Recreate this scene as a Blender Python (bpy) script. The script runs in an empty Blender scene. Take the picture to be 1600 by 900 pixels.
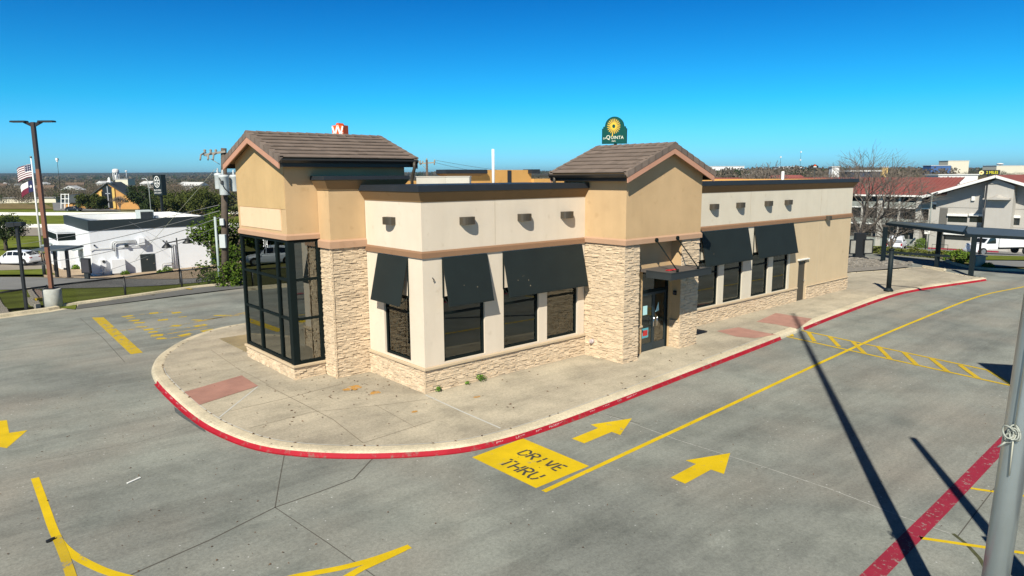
import bpy, math, random
import numpy as np
from mathutils import Vector, Matrix
R = math.radians
scene = bpy.context.scene
COL = scene.collection
# ---- terrain: a height field through surveyed ground points -------------------------------
TC = np.array([(8.04,53.24,-3.73),(3.22,65.47,-3.88),(14.10,65.42,-3.73),(3.87,80.47,-3.99),(-1.21,82.85,-3.53),(7.53,136.90,-4.21),(11.53,168.32,-4.40),
 (21.07,243.24,-4.81),(59.13,215.44,-4.72),(49.94,279.90,-4.74),(25.77,352.05,-4.72),(58.79,188.98,-4.13),(-2.51,57.28,-2.71),(-4.99,51.37,-2.73),(-0.78,42.41,-2.31),
 (1.99,45.30,-2.64),(10.36,51.29,-3.39),(0.08,29.82,-1.15),(-3.02,29.86,-1.00),(5.44,34.46,-1.58),
 (90.49,20.22,-4.10),(104.49,11.86,-4.96),(119.48,25.44,-6.02),(122.66,31.95,-6.61),(122.62,38.60,-7.08),(72.35,2.80,-2.44),(56.88,5.89,-0.83),(53.89,8.52,-0.69),
 (-8.1,24.6,-.25),(-5.3,26,-.25),(-2.2,26.6,-.25),(1.1,27.5,-.25),(5,27.5,-.25),(20,27.8,-.25),(40,26,-.25),(-30,22,-.3),(-60,17,-.3),
 (50,18,-.2),(50.5,7.2,-.2),(51,3.3,-.2),(49,.9,-.2),(47,.4,-.2),(45,-1.2,-.2),(44.6,-2.8,-.2),(46,-5.5,-.2),(55,-20,-.2),(70,-50,-.2),
 (0,19,-.5),(-20,12,-.5),(20,20,-.5),(-6,19,-.5),(-12,20,-.5),(8,21,-.5),(-5,8,-.5),(20,0,-.5),(30,-20,-.5),(44,5,-.45),(42,12,-.45),(40,-4,-.5),(-30,0,-.5),(-10,-15,-.5),(10,-12,-.5),(50,-30,-.4),
 (60,70,-4.5),(90,110,-5),(60,45,-3.5),(120,80,-6),(200,200,-5.5),(150,-60,-3),(250,0,-5),(120,0,-6.2),
 (34.37,538.00,-6.00),(283.17,320.59,-6.00),(500.86,130.36,-5.00),(79.85,1092.63,-6.00),(577.43,657.81,-2.00),(760.83,365.46,5.00),(954.33,196.37,0.00),
 (191.01,2448.38,-4.00),(1296.75,1482.12,8.00),(1787.94,788.72,12.00),(2161.12,462.61,9.00),
 (393.12,4913.38,16.00),(2604.60,2980.86,22.00),(4816.07,1048.34,24.00),
 (696.29,8610.89,62.00),(2631.33,6919.93,58.00),(4566.37,5228.97,40.00),(6501.40,3538.02,40.00),(8436.44,1847.06,40.00),
 (1201.58,14773.40,40.00),(7835.99,8975.83,40.00),(14470.40,3178.26,40.00)], float)
def _rbf():
    P = TC[:, :2]/100; n = len(P)
    Dm = np.sqrt(((P[:, None]-P[None])**2).sum(2))
    A = np.zeros((n+3, n+3)); A[:n, :n] = Dm; A[:n, n] = 1; A[:n, n+1:] = P; A[n, :n] = 1; A[n+1:, :n] = P.T
    return np.linalg.solve(A, np.concatenate([TC[:, 2], np.zeros(3)]))
_W = _rbf()
def terrain(x, y):
    P = TC[:, :2]/100; n = len(P)
    q = np.array([x, y])/100
    return float(_W[:n] @ np.sqrt(((P-q)**2).sum(1)) + _W[n] + _W[n+1:] @ q)

# ---- mesh builder --------------------------------------------------------------------------
class MB:
    def __init__(s): s.v = []; s.f = []; s.m = []; s.sm = []
    def add(s, verts, faces, mat=0, smooth=False):
        b = len(s.v); s.v.extend([tuple(p) for p in verts])
        for f in faces: s.f.append(tuple(b+i for i in f)); s.m.append(mat); s.sm.append(smooth)
        return s
    def box(s, x0, x1, y0, y1, z0, z1, mat=0):
        return s.add([(x0,y0,z0),(x1,y0,z0),(x1,y1,z0),(x0,y1,z0),(x0,y0,z1),(x1,y0,z1),(x1,y1,z1),(x0,y1,z1)],
            [(0,3,2,1),(4,5,6,7),(0,1,5,4),(1,2,6,5),(2,3,7,6),(3,0,4,7)], mat)
    def bbox(s, x0, x1, y0, y1, z0, z1, b=.02, mat=0):
        # a box with chamfered vertical and top edges
        q = [(x0+b,y0),(x1-b,y0),(x1,y0+b),(x1,y1-b),(x1-b,y1),(x0+b,y1),(x0,y1-b),(x0,y0+b)]
        i = [(x0+2*b,y0+b),(x1-2*b,y0+b),(x1-b,y0+2*b),(x1-b,y1-2*b),(x1-2*b,y1-b),(x0+2*b,y1-b),(x0+b,y1-2*b),(x0+b,y0+2*b)]
        v = [(a,c,z0) for a,c in q]+[(a,c,z1-b) for a,c in q]+[(a,c,z1) for a,c in i]
        f = [tuple(range(7,-1,-1)), tuple(range(16,24))]
        for l in (0,8):
            for k in range(8): f.append((l+k,l+(k+1)%8,l+8+(k+1)%8,l+8+k))
        return s.add(v, f, mat)
    def hexa(s, p, mat=0):   # eight corners, bottom ring then top ring
        return s.add(p, [(0,3,2,1),(4,5,6,7),(0,1,5,4),(1,2,6,5),(2,3,7,6),(3,0,4,7)], mat)
    def poly(s, pts, mat=0): return s.add(pts, [tuple(range(len(pts)))], mat)
    def prism(s, pts, d, mat=0):   # polygon in 3D extruded by vector d
        n = len(pts); d = Vector(d); P = [Vector(p) for p in pts]
        f = [tuple(range(n-1,-1,-1)), tuple(range(n,2*n))]+[(i,(i+1)%n,n+(i+1)%n,n+i) for i in range(n)]
        return s.add([tuple(p) for p in P]+[tuple(p+d) for p in P], f, mat)
    def tube(s, pts, r, n=8, mat=0, caps=True, smooth=True):
        P = [Vector(p) for p in pts]; rr = r if isinstance(r, (list, tuple)) else [r]*len(P)
        b = len(s.v); fr = None
        for i, p in enumerate(P):
            t = (P[min(i+1,len(P)-1)]-P[max(i-1,0)]).normalized()
            if fr is None: fr = t.orthogonal().normalized()
            else: fr = (fr-t*fr.dot(t)); fr = fr.normalized() if fr.length > 1e-6 else t.orthogonal().normalized()
            w = t.cross(fr)
            for k in range(n):
                a = 2*math.pi*k/n
                s.v.append(tuple(p+(fr*math.cos(a)+w*math.sin(a))*rr[i]))
        for i in range(len(P)-1):
            for k in range(n):
                s.f.append((b+i*n+k,b+i*n+(k+1)%n,b+(i+1)*n+(k+1)%n,b+(i+1)*n+k)); s.m.append(mat); s.sm.append(smooth)
        if caps:
            s.f.append(tuple(b+k for k in range(n-1,-1,-1))); s.m.append(mat); s.sm.append(False)
            e = b+(len(P)-1)*n; s.f.append(tuple(e+k for k in range(n))); s.m.append(mat); s.sm.append(False)
        return s
    def bar(s, p0, p1, w, h, mat=0, up=(0,0,1)):
        a, c = Vector(p0), Vector(p1); t = (c-a).normalized(); u = Vector(up)
        x = t.cross(u)
        if x.length < 1e-4: x = t.orthogonal()
        x.normalize(); y = x.cross(t)
        o = [(-w/2,-h/2),(w/2,-h/2),(w/2,h/2),(-w/2,h/2)]
        return s.hexa([tuple(a+x*i+y*j) for i,j in o]+[tuple(c+x*i+y*j) for i,j in o], mat)
    def lathe(s, prof, n=16, o=(0,0,0), mat=0, smooth=True):
        b = len(s.v)
        for r, z in prof:
            for k in range(n):
                a = 2*math.pi*k/n; s.v.append((o[0]+r*math.cos(a), o[1]+r*math.sin(a), o[2]+z))
        for i in range(len(prof)-1):
            for k in range(n):
                s.f.append((b+i*n+k,b+i*n+(k+1)%n,b+(i+1)*n+(k+1)%n,b+(i+1)*n+k)); s.m.append(mat); s.sm.append(smooth)
        s.f.append(tuple(b+k for k in range(n-1,-1,-1))); s.m.append(mat); s.sm.append(False)
        e = b+(len(prof)-1)*n; s.f.append(tuple(e+k for k in range(n))); s.m.append(mat); s.sm.append(False)
        return s
    def build(s, name, mats, parent=None, world=False):
        me = bpy.data.meshes.new(name)
        v = s.v
        if parent is not None and world:
            mi = parent.matrix_basis.inverted()
            if parent.parent: mi = mi @ parent.parent.matrix_basis.inverted()
            v = [tuple(mi @ Vector(p)) for p in v]
        me.from_pydata(v, [], s.f)
        if not isinstance(mats, (list, tuple)): mats = [mats]
        for m in mats: me.materials.append(m)
        me.polygons.foreach_set('material_index', s.m)
        me.polygons.foreach_set('use_smooth', s.sm)
        me.update()
        o = bpy.data.objects.new(name, me); COL.objects.link(o)
        if parent is not None: o.parent = parent
        return o
def tag(o, label, cat, group=None, kind=None):
    if label: o['label'] = label
    if cat: o['category'] = cat
    if group: o['group'] = group
    if kind: o['kind'] = kind
    return o
def thing(name, label, cat, loc=(0,0,0), rotz=0, group=None):
    o = bpy.data.objects.new(name, None); COL.objects.link(o); o.empty_display_size = .3
    o.location = loc; o.rotation_euler = (0,0,rotz)
    o.matrix_basis = Matrix.Translation(loc) @ Matrix.Rotation(rotz,4,'Z')
    return tag(o, label, cat, group)
def struct(mb, name, mat, label, cat):
    return tag(mb.build(name, mat), label, cat, None, 'structure')
def copy_tree(o, parent=None):
    c = o.copy(); COL.objects.link(c)
    if parent is not None: c.parent = parent
    for ch in [x for x in KIDS.get(o.name, [])]: copy_tree(ch, c)
    return c
KIDS = {}
def note_kids(root):
    for o in COL.objects:
        if o.parent is not None:
            KIDS.setdefault(o.parent.name, [])
            if o not in KIDS[o.parent.name]: KIDS[o.parent.name].append(o)
def text_geo(txt, size=1.0, sx=1.0, align='CENTER', extr=0.0, spacing=1.0):
    cu = bpy.data.curves.new('lettering', 'FONT'); cu.body = txt; cu.size = size; cu.align_x = align; cu.align_y = 'CENTER'
    cu.extrude = extr; cu.resolution_u = 3; cu.space_character = spacing
    ob = bpy.data.objects.new('lettering', cu); COL.objects.link(ob)
    me = bpy.data.meshes.new_from_object(ob)
    v = [(p.co.x*sx, p.co.y, p.co.z) for p in me.vertices]; f = [tuple(p.vertices) for p in me.polygons]
    bpy.data.objects.remove(ob); bpy.data.curves.remove(cu); bpy.data.meshes.remove(me)
    return v, f
def put_text(mb, txt, o, u, w, size, mat=0, sx=1.0, align='CENTER', lift=0.0, spacing=1.0):
    v, f = text_geo(txt, size, sx, align, 0.0, spacing)
    o, u, w = Vector(o), Vector(u).normalized(), Vector(w).normalized(); n = u.cross(w)
    mb.add([tuple(o+u*a+w*b+n*lift) for a, b, c in v], f, mat)
# ---- materials -----------------------------------------------------------------------------
def _new(name):
    m = bpy.data.materials.new(name); m.use_nodes = True
    nt = m.node_tree; return m, nt, nt.nodes['Principled BSDF']
def node(nt, t, **kw):
    n = nt.nodes.new(t)
    for k, v in kw.items():
        if k in n.inputs: n.inputs[k].default_value = v
        else: setattr(n, k, v)
    return n
def noise(nt, scale, detail=4, rough=.55, coord='Object', stretch=None, rot=None):
    tc = node(nt, 'ShaderNodeTexCoord'); src = tc.outputs[coord]
    if stretch or rot:
        mp = node(nt, 'ShaderNodeMapping')
        if stretch: mp.inputs['Scale'].default_value = stretch
        if rot: mp.inputs['Rotation'].default_value = rot
        nt.links.new(src, mp.inputs['Vector']); src = mp.outputs[0]
    n = node(nt, 'ShaderNodeTexNoise', Scale=scale, Detail=detail, Roughness=rough)
    nt.links.new(src, n.inputs['Vector']); return n
def ramp(nt, fac, stops):
    r = node(nt, 'ShaderNodeValToRGB'); e = r.color_ramp.elements
    while len(e) < len(stops): e.new(.5)
    for i, (p, c) in enumerate(stops): e[i].position = p; e[i].color = (*c, 1) if len(c) == 3 else c
    nt.links.new(fac, r.inputs[0]); return r
def mix(nt, fac, a, b, mode='MIX'):
    n = node(nt, 'ShaderNodeMix', data_type='RGBA', blend_type=mode)
    if isinstance(fac, (int, float)): n.inputs[0].default_value = fac
    else: nt.links.new(fac, n.inputs[0])
    for i, x in ((6, a), (7, b)):
        if isinstance(x, tuple): n.inputs[i].default_value = (*x, 1) if len(x) == 3 else x
        else: nt.links.new(x, n.inputs[i])
    return n.outputs[2]
def sh(c, k): return tuple(min(1, max(0, a*k)) for a in c)
def mat(name, col, rough=.8, var=.12, scale=2.0, fine=30.0, bump=0.0, bscale=40.0, metal=0.0, spec=.5, island=0.0):
    m, nt, p = _new(name)
    n1 = noise(nt, scale, 5, .6); n2 = noise(nt, fine, 3, .6)
    c = ramp(nt, n1.outputs[0], [(.3, sh(col, 1-var)), (.7, sh(col, 1+var))]).outputs[0]
    c = mix(nt, .5, c, ramp(nt, n2.outputs[0], [(.3, sh((1,1,1), 1-var*.8)), (.7, (1,1,1))]).outputs[0], 'MULTIPLY')
    if island:
        g = node(nt, 'ShaderNodeNewGeometry')
        c = mix(nt, 1.0, c, ramp(nt, g.outputs['Random Per Island'], [(0, sh((1,1,1), 1-island)), (1, (1,1,1))]).outputs[0], 'MULTIPLY')
    nt.links.new(c, p.inputs['Base Color'])
    p.inputs['Roughness'].default_value = rough; p.inputs['Metallic'].default_value = metal
    p.inputs['Specular IOR Level'].default_value = spec
    if bump:
        nb = noise(nt, bscale, 6, .65); b = node(nt, 'ShaderNodeBump', Strength=bump, Distance=.02)
        nt.links.new(nb.outputs[0], b.inputs['Height']); nt.links.new(b.outputs[0], p.inputs['Normal'])
    return m
def flat(name, col, rough=.5, metal=0.0, spec=.5):
    return mat(name, col, rough, .05, 3.0, 25.0, 0, 40, metal, spec)
def glass(name, tint=(.55,.66,.6), ior=1.55):
    m, nt, p = _new(name); nt.nodes.remove(p); out = nt.nodes['Material Output']
    t = node(nt, 'ShaderNodeBsdfTransparent'); t.inputs[0].default_value = (*tint, 1)
    g = node(nt, 'ShaderNodeBsdfGlossy', Roughness=.01); g.inputs[0].default_value = (.95,1,.97,1)
    f = node(nt, 'ShaderNodeFresnel', IOR=ior); mx = node(nt, 'ShaderNodeMixShader')
    nt.links.new(f.outputs[0], mx.inputs[0]); nt.links.new(t.outputs[0], mx.inputs[1]); nt.links.new(g.outputs[0], mx.inputs[2])
    nt.links.new(mx.outputs[0], out.inputs[0]); return m
def stucco(name, col, var=.07):
    # painted stucco: sand-float grain, broad mottling, faint vertical weather streaks
    m, nt, p = _new(name)
    c = ramp(nt, noise(nt, .9, 6, .6).outputs[0], [(.25, sh(col, 1-var)), (.75, sh(col, 1+var*.6))]).outputs[0]
    st = noise(nt, 2.2, 4, .6, stretch=(1.6,1.6,.12))
    c = mix(nt, .35, c, ramp(nt, st.outputs[0], [(.35, (.92,.91,.89)), (.6, (1,1,1))]).outputs[0], 'MULTIPLY')
    sp = noise(nt, 3.1, 3, .5)
    c = mix(nt, .5, c, ramp(nt, sp.outputs[0], [(.28, (.83,.8,.75)), (.36, (1,1,1))]).outputs[0], 'MULTIPLY')
    nt.links.new(c, p.inputs['Base Color']); p.inputs['Roughness'].default_value = .9; p.inputs['Specular IOR Level'].default_value = .25
    b = node(nt, 'ShaderNodeBump', Strength=.35, Distance=.01)
    nt.links.new(noise(nt, 90, 4, .6).outputs[0], b.inputs['Height']); nt.links.new(b.outputs[0], p.inputs['Normal'])
    return m
def concrete(name, col, dark, stain=.5, speck=True, lane=None, tint=None):
    m, nt, p = _new(name)
    c = ramp(nt, noise(nt, .16, 6, .65).outputs[0], [(.38, dark), (.6, col)]).outputs[0]
    c = mix(nt, .8, c, ramp(nt, noise(nt, .7, 7, .7).outputs[0], [(.36, (.70,.71,.71)), (.56, (1.0,1.0,1.0))]).outputs[0], 'MULTIPLY')
    if tint: c = mix(nt, ramp(nt, noise(nt, .23, 3, .5).outputs[0], [(.45, (0,0,0)), (.7, (.7,.7,.7))]).outputs[0], c, tint)
    if lane is not None:
        s = noise(nt, 1.0, 6, .7, stretch=(.10,.85,1), rot=(0,0,lane))
        c = mix(nt, stain, c, ramp(nt, s.outputs[0], [(.32, (.55,.55,.56)), (.55, (1,1,1)), (.8, (1.1,1.1,1.08))]).outputs[0], 'MULTIPLY')
    c = mix(nt, .8, c, ramp(nt, noise(nt, 14, 5, .7).outputs[0], [(.32, (.74,.74,.74)), (.6, (1.06,1.06,1.05))]).outputs[0], 'MULTIPLY')
    c = mix(nt, .62, c, ramp(nt, noise(nt, 38, 6, .8).outputs[0], [(.32, (.60,.60,.60)), (.62, (1.08,1.08,1.08))]).outputs[0], 'MULTIPLY')
    if speck:
        tc = node(nt, 'ShaderNodeTexCoord'); vo = node(nt, 'ShaderNodeTexVoronoi', Scale=4.5)
        nt.links.new(tc.outputs['Object'], vo.inputs['Vector'])
        msk = ramp(nt, vo.outputs['Distance'], [(.05, (1,1,1)), (.09, (0,0,0))]).outputs[0]
        gate = ramp(nt, noise(nt, .45, 3, .6).outputs[0], [(.44, (0,0,0)), (.58, (.8,.8,.8))]).outputs[0]
        mm = mix(nt, 1.0, msk, gate, 'MULTIPLY')
        c = mix(nt, mm, c, (.62,.63,.62))
        vo2 = node(nt, 'ShaderNodeTexVoronoi', Scale=2.1); nt.links.new(tc.outputs['Object'], vo2.inputs['Vector'])
        c = mix(nt, ramp(nt, vo2.outputs['Distance'], [(.02, (.8,.8,.8)), (.05, (0,0,0))]).outputs[0], c, (.06,.055,.05))
    nt.links.new(c, p.inputs['Base Color']); p.inputs['Roughness'].default_value = .88; p.inputs['Specular IOR Level'].default_value = .3
    b = node(nt, 'ShaderNodeBump', Strength=.25, Distance=.01)
    nt.links.new(noise(nt, 60, 5, .7).outputs[0], b.inputs['Height']); nt.links.new(b.outputs[0], p.inputs['Normal'])
    return m
def paint(name, col, wear=.35, under=(.2,.2,.19), scale=5.0, edge=.5):
    # road paint with real worn patches where the concrete shows through
    m, nt, p = _new(name)
    c = ramp(nt, noise(nt, 1.7, 4, .6).outputs[0], [(.3, sh(col, .84)), (.7, sh(col, 1.06))]).outputs[0]
    w = noise(nt, scale, 8, .75)
    k = .30+.25*wear
    c = mix(nt, ramp(nt, w.outputs[0], [(k-.03, (1,1,1)), (k+.03, (0,0,0))]).outputs[0], c, under)
    w2 = noise(nt, 60, 3, .7)
    c = mix(nt, .6, c, ramp(nt, w2.outputs[0], [(.25, (.7,.7,.7)), (.5, (1,1,1))]).outputs[0], 'MULTIPLY')
    nt.links.new(c, p.inputs['Base Color']); p.inputs['Roughness'].default_value = .7; p.inputs['Specular IOR Level'].default_value = .3
    return m
def leafmat(name, a, b, trans=.25):
    m, nt, p = _new(name); g = node(nt, 'ShaderNodeNewGeometry')
    c = ramp(nt, g.outputs['Random Per Island'], [(0, a), (.6, b), (1, sh(b, 1.5))]).outputs[0]
    nt.links.new(c, p.inputs['Base Color']); p.inputs['Roughness'].default_value = .8; p.inputs['Specular IOR Level'].default_value = .12
    return m
def chainlink(name, col=(.02,.02,.02), s=1.0):
    m, nt, p = _new(name); out = nt.nodes['Material Output']
    p.inputs['Base Color'].default_value = (*col, 1); p.inputs['Roughness'].default_value = .5
    tc = node(nt, 'ShaderNodeTexCoord'); sx = node(nt, 'ShaderNodeSeparateXYZ'); nt.links.new(tc.outputs['Object'], sx.inputs[0])
    hyp = node(nt, 'ShaderNodeMath', operation='ADD'); nt.links.new(sx.outputs[0], hyp.inputs[0]); 
    y2 = node(nt, 'ShaderNodeMath', operation='MULTIPLY'); nt.links.new(sx.outputs[1], y2.inputs[0]); y2.inputs[1].default_value = .35
    nt.links.new(y2.outputs[0], hyp.inputs[1])
    res = None
    for sg in (1, -1):
        mz = node(nt, 'ShaderNodeMath', operation='MULTIPLY'); nt.links.new(sx.outputs[2], mz.inputs[0]); mz.inputs[1].default_value = sg
        ad = node(nt, 'ShaderNodeMath', operation='ADD'); nt.links.new(hyp.outputs[0], ad.inputs[0]); nt.links.new(mz.outputs[0], ad.inputs[1])
        dv = node(nt, 'ShaderNodeMath', operation='MULTIPLY'); nt.links.new(ad.outputs[0], dv.inputs[0]); dv.inputs[1].default_value = 14*s
        fr = node(nt, 'ShaderNodeMath', operation='FRACT'); nt.links.new(dv.outputs[0], fr.inputs[0])
        lt = node(nt, 'ShaderNodeMath', operation='LESS_THAN'); nt.links.new(fr.outputs[0], lt.inputs[0]); lt.inputs[1].default_value = .3
        if res is None: res = lt
        else:
            mx = node(nt, 'ShaderNodeMath', operation='MAXIMUM'); nt.links.new(res.outputs[0], mx.inputs[0]); nt.links.new(lt.outputs[0], mx.inputs[1]); res = mx
    t = node(nt, 'ShaderNodeBsdfTransparent'); ms = node(nt, 'ShaderNodeMixShader')
    nt.links.new(res.outputs[0], ms.inputs[0]); nt.links.new(t.outputs[0], ms.inputs[1]); nt.links.new(p.outputs[0], ms.inputs[2])
    nt.links.new(ms.outputs[0], out.inputs[0]); return m
def catmull(pts, n=6):
    P = [np.array(p[:2], float) for p in pts]; out = []
    for i in range(len(P)-1):
        p0, p1, p2, p3 = P[max(i-1,0)], P[i], P[i+1], P[min(i+2,len(P)-1)]
        for k in range(n):
            t = k/n
            out.append(tuple(.5*(2*p1+(p2-p0)*t+(2*p0-5*p1+4*p2-p3)*t*t+(3*p1-p0-3*p2+p3)*t**3)))
    out.append(tuple(P[-1])); return out
def offset(path, d):   # offset to the left of travel
    out = []; n = len(path)
    for i, p in enumerate(path):
        a = path[max(i-1,0)]; b = path[min(i+1,n-1)]
        t = np.array(b)-np.array(a); t = t/np.hypot(*t); out.append((p[0]-t[1]*d, p[1]+t[0]*d))
    return out
def sweep(mb, path, prof, mat=0, mats=None):
    L = [offset(path, o) for o, z in prof]
    for j in range(len(prof)-1):
        for i in range(len(path)-1):
            mb.poly([(*L[j][i], prof[j][1]), (*L[j][i+1], prof[j][1]), (*L[j+1][i+1], prof[j+1][1]), (*L[j+1][i], prof[j+1][1])], mats[j] if mats else mat)
def strip(mb, path, w, z, mat=0):
    a, b = offset(path, w/2), offset(path, -w/2)
    for i in range(len(path)-1): mb.poly([(*b[i],z),(*b[i+1],z),(*a[i+1],z),(*a[i],z)], mat)
def drape(mb, pts, dz=.06, n=14, mat=0):
    # a quad sheet laid on the terrain: four corners, subdivided
    a, b, c, d = [np.array(p[:2]) for p in pts]; base = len(mb.v)
    for i in range(n+1):
        for j in range(n+1):
            u, v = i/n, j/n
            p = (a*(1-u)+b*u)*(1-v)+(d*(1-u)+c*u)*v
            mb.v.append((p[0], p[1], terrain(*p)+dz))
    for i in range(n):
        for j in range(n):
            k = base+i*(n+1)+j
            mb.f.append((k, k+n+1, k+n+2, k+1)); mb.m.append(mat); mb.sm.append(True)

# ---- materials -----------------------------------------------------------------------------
M_lot = concrete('lot_concrete', (.312,.328,.295), (.23,.243,.224), .6, True, R(3), (.34,.315,.27))
M_walk = concrete('sidewalk_concrete', (.56,.495,.38), (.43,.38,.30), .5, False, R(12))
M_curb = concrete('curb_concrete', (.74,.65,.48), (.60,.52,.38), .2, False, 0)
M_white_caulk = flat('joint_filler', (.52,.52,.49), .8)
M_joint = flat('joint_tar', (.085,.08,.068), .9)
M_yellow = paint('yellow_road_paint', (.68,.475,.006), .25, (.24,.24,.21), 3.5)
M_yellow_worn = paint('worn_yellow_paint', (.54,.38,.02), .5, (.22,.22,.2), 3.0)
M_yellow_faint = paint('faint_yellow_paint', (.48,.32,.05), .78, (.22,.22,.2), 2.2)
M_red = paint('red_curb_paint', (.38,.010,.024), .5, (.25,.09,.08), 4.5)
M_redlane = paint('red_lane_paint', (.30,.022,.045), .42, (.28,.24,.22), 9.0)
M_white_text = paint('white_stencil_paint', (.62,.5,.5), .5, (.45,.05,.06), 14.0)
M_black_text = flat('stencil_black', (.045,.045,.04), .9)
M_paver = mat('red_tactile_paver', (.40,.215,.17), .85, .15, 1.5, 40, .2)
M_stone = mat('ledge_stone', (.70,.55,.385), .92, .12, 5.0, 40, .6, 55, 0, .2, .2)
M_cap = stucco('precast_cap', (.55,.43,.29))
M_cream = stucco('cream_stucco', (.70,.605,.49))
M_cream2 = stucco('pale_grey_cream_stucco', (.66,.60,.49))
M_tanlow = stucco('light_tan_stucco', (.60,.47,.305))
M_tan = stucco('tan_stucco', (.57,.395,.22), .11)
M_tan_panel = stucco('ochre_gable_stucco', (.56,.385,.19), .12)
M_peach = stucco('peach_patch_stucco', (.78,.56,.37), .04)
M_band = stucco('brown_band', (.27,.155,.09), .05)
M_pinkband = stucco('dusty_tan_band', (.46,.29,.19), .06)
M_cornice = stucco('brown_cornice', (.25,.155,.075), .06)
M_coping = mat('dark_metal_coping', (.022,.026,.032), .5, .1, 2, 20, 0, 40, 0, .3)
M_tile = mat('brown_concrete_tile', (.215,.168,.14), .85, .08, 3, 60, .3, 120, 0, .3, .22)
M_fascia = mat('terracotta_fascia', (.52,.27,.18), .7, .06)
M_soffit = stucco('brown_soffit', (.24,.155,.075))
M_gutter = mat('dark_gutter', (.03,.026,.022), .35, .1)
M_frame = mat('black_green_frame', (.006,.011,.011), .55, .1, 2, 30, 0, 40, 0, .1)
M_awning = mat('black_green_awning', (.011,.017,.017), .7, .12, 1.5, 50, 0, 40, 0, .3)
M_bronze = mat('bronze_fixture', (.055,.045,.032), .5, .1)
M_glass = glass('window_glass', (.86,.93,.89), 1.9)
M_glass_bay = glass('bay_glass', (.95,.99,.965), 2.9)
M_doorglass = glass('door_glass', (.68,1,.9), 2.1)
M_white = flat('white_paint', (.78,.78,.76), .6)
M_black = flat('black_paint', (.015,.016,.018), .45)
M_darkgrey = flat('charcoal', (.028,.034,.037), .55, 0, .3)
M_steel = flat('brushed_metal', (.6,.62,.63), .35, .9)
M_chrome = flat('chrome', (.8,.8,.8), .15, 1.0)
M_room = flat('interior_wall', (.62,.66,.58), .9)
M_roomfloor = mat('interior_floor', (.30,.24,.13), .6, .25, 1.2, 8)
M_roofdeck = mat('roof_membrane', (.55,.55,.52), .8, .1)
M_orange = stucco('orange_tan_stucco', (.58,.32,.10))
M_redcloth = flat('red_cloth', (.6,.02,.03), .8)
# ---- upper lot, sidewalk, curbs ------------------------------------------------------------
LOT = [(-90,-80),(-90,14.5),(-60,17.5),(-30,21.6),(-8.1,24.0),(-5.4,25.1),(-2.3,25.7),(1.0,26.6),(4,26.7),(20,27),(40,25),(50,17),(49.4,7.2),(49.8,3.4),
       (47.9,1.2),(46.4,.6),(44.3,-1.0),(43.8,-2.4),(44.6,-4.5),(52,-20),(75,-60),(78,-80)]
mb = MB(); mb.poly([(x,y,-.15) for x, y in LOT]); struct(mb, 'parking_lot', M_lot, 'grey stained concrete parking lot and drive lanes around the tan restaurant', 'pavement')
CURB_OUT = catmull([(34,16.5),(12,15.2),(4,14.3),(.6,14.0),(-1.4,13.7),(-3.1,12.5),(-4.5,10.6),(-5.15,9.1),(-5.42,8.0),(-5.55,7.0),(-5.66,5.34),(-5.72,2.79),(-5.6,1.09),(-5.22,-.55),(-4.5,-1.75),
      (-3.38,-2.88),(-1.97,-3.82),(-.69,-4.17),(.98,-4.24),(3.09,-4.14),(7.89,-3.78),(14.71,-3.27),(20.28,-2.80),(26.93,-2.4),(30.94,-2.55),(37.3,-3.8),(38.4,-3.95),(38.75,-3.7),(38.6,-3.2),(39.83,-1.48),(41.0,.7),(38,1.7),(34.8,2.9)], 5)
inner = offset(CURB_OUT, .38)
walk = [p for p in inner]
mb = MB(); mb.poly([(x,y,-.004) for x, y in walk]+[(34.3,9,-.004),(34.3,15,-.004)])
struct(mb, 'sidewalk', M_walk, 'warm beige concrete sidewalk wrapping the tan restaurant', 'sidewalk')
PROF = [(0,-.16),(.02,-.075),(.05,-.03),(.10,-.008),(.18,0),(.34,0.002),(.385,-.006)]
mb = MB()
for i in range(len(CURB_OUT)-1): pass
sweep(mb, CURB_OUT, PROF)
struct(mb, 'curb', M_curb, 'pale concrete curb round the edge of the restaurant sidewalk', 'curb')
# red paint on the curb face (two runs, the gap is the ramp at the hatched crossing)
def run(x_from, y_from, x_to, y_to):
    d = lambda p, x, y: (p[0]-x)**2+(p[1]-y)**2
    i = min(range(len(CURB_OUT)), key=lambda k: d(CURB_OUT[k], x_from, y_from)); j = min(range(len(CURB_OUT)), key=lambda k: d(CURB_OUT[k], x_to, y_to))
    return CURB_OUT[i:j+1]
for a in ((-5.55,7.0,14.71,-3.27),(16.9,-3.1,38.3,-3.9)):
    mb = MB(); sweep(mb, run(*a), [(-.07,-.1455),(-.008,-.145),(.017,-.073),(.036,-.050)])
    struct(mb, 'red_curb_stripe', M_red, 'red no parking paint along the curb face', 'curb paint')
mb = MB(); strip(mb, offset(CURB_OUT, .385)[38:105], .028, .003); struct(mb, 'curb_joint', M_white_caulk, 'thin white filler line behind the curb', 'joint line')
mb = MB()
def txt_on_curb(s, x, y, dx, dy, size):
    put_text(mb, s, (x,y,-.1405), (dx,dy,0), (-dy*.05,dx*.05,.115), size, 0, 1.6)
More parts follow.
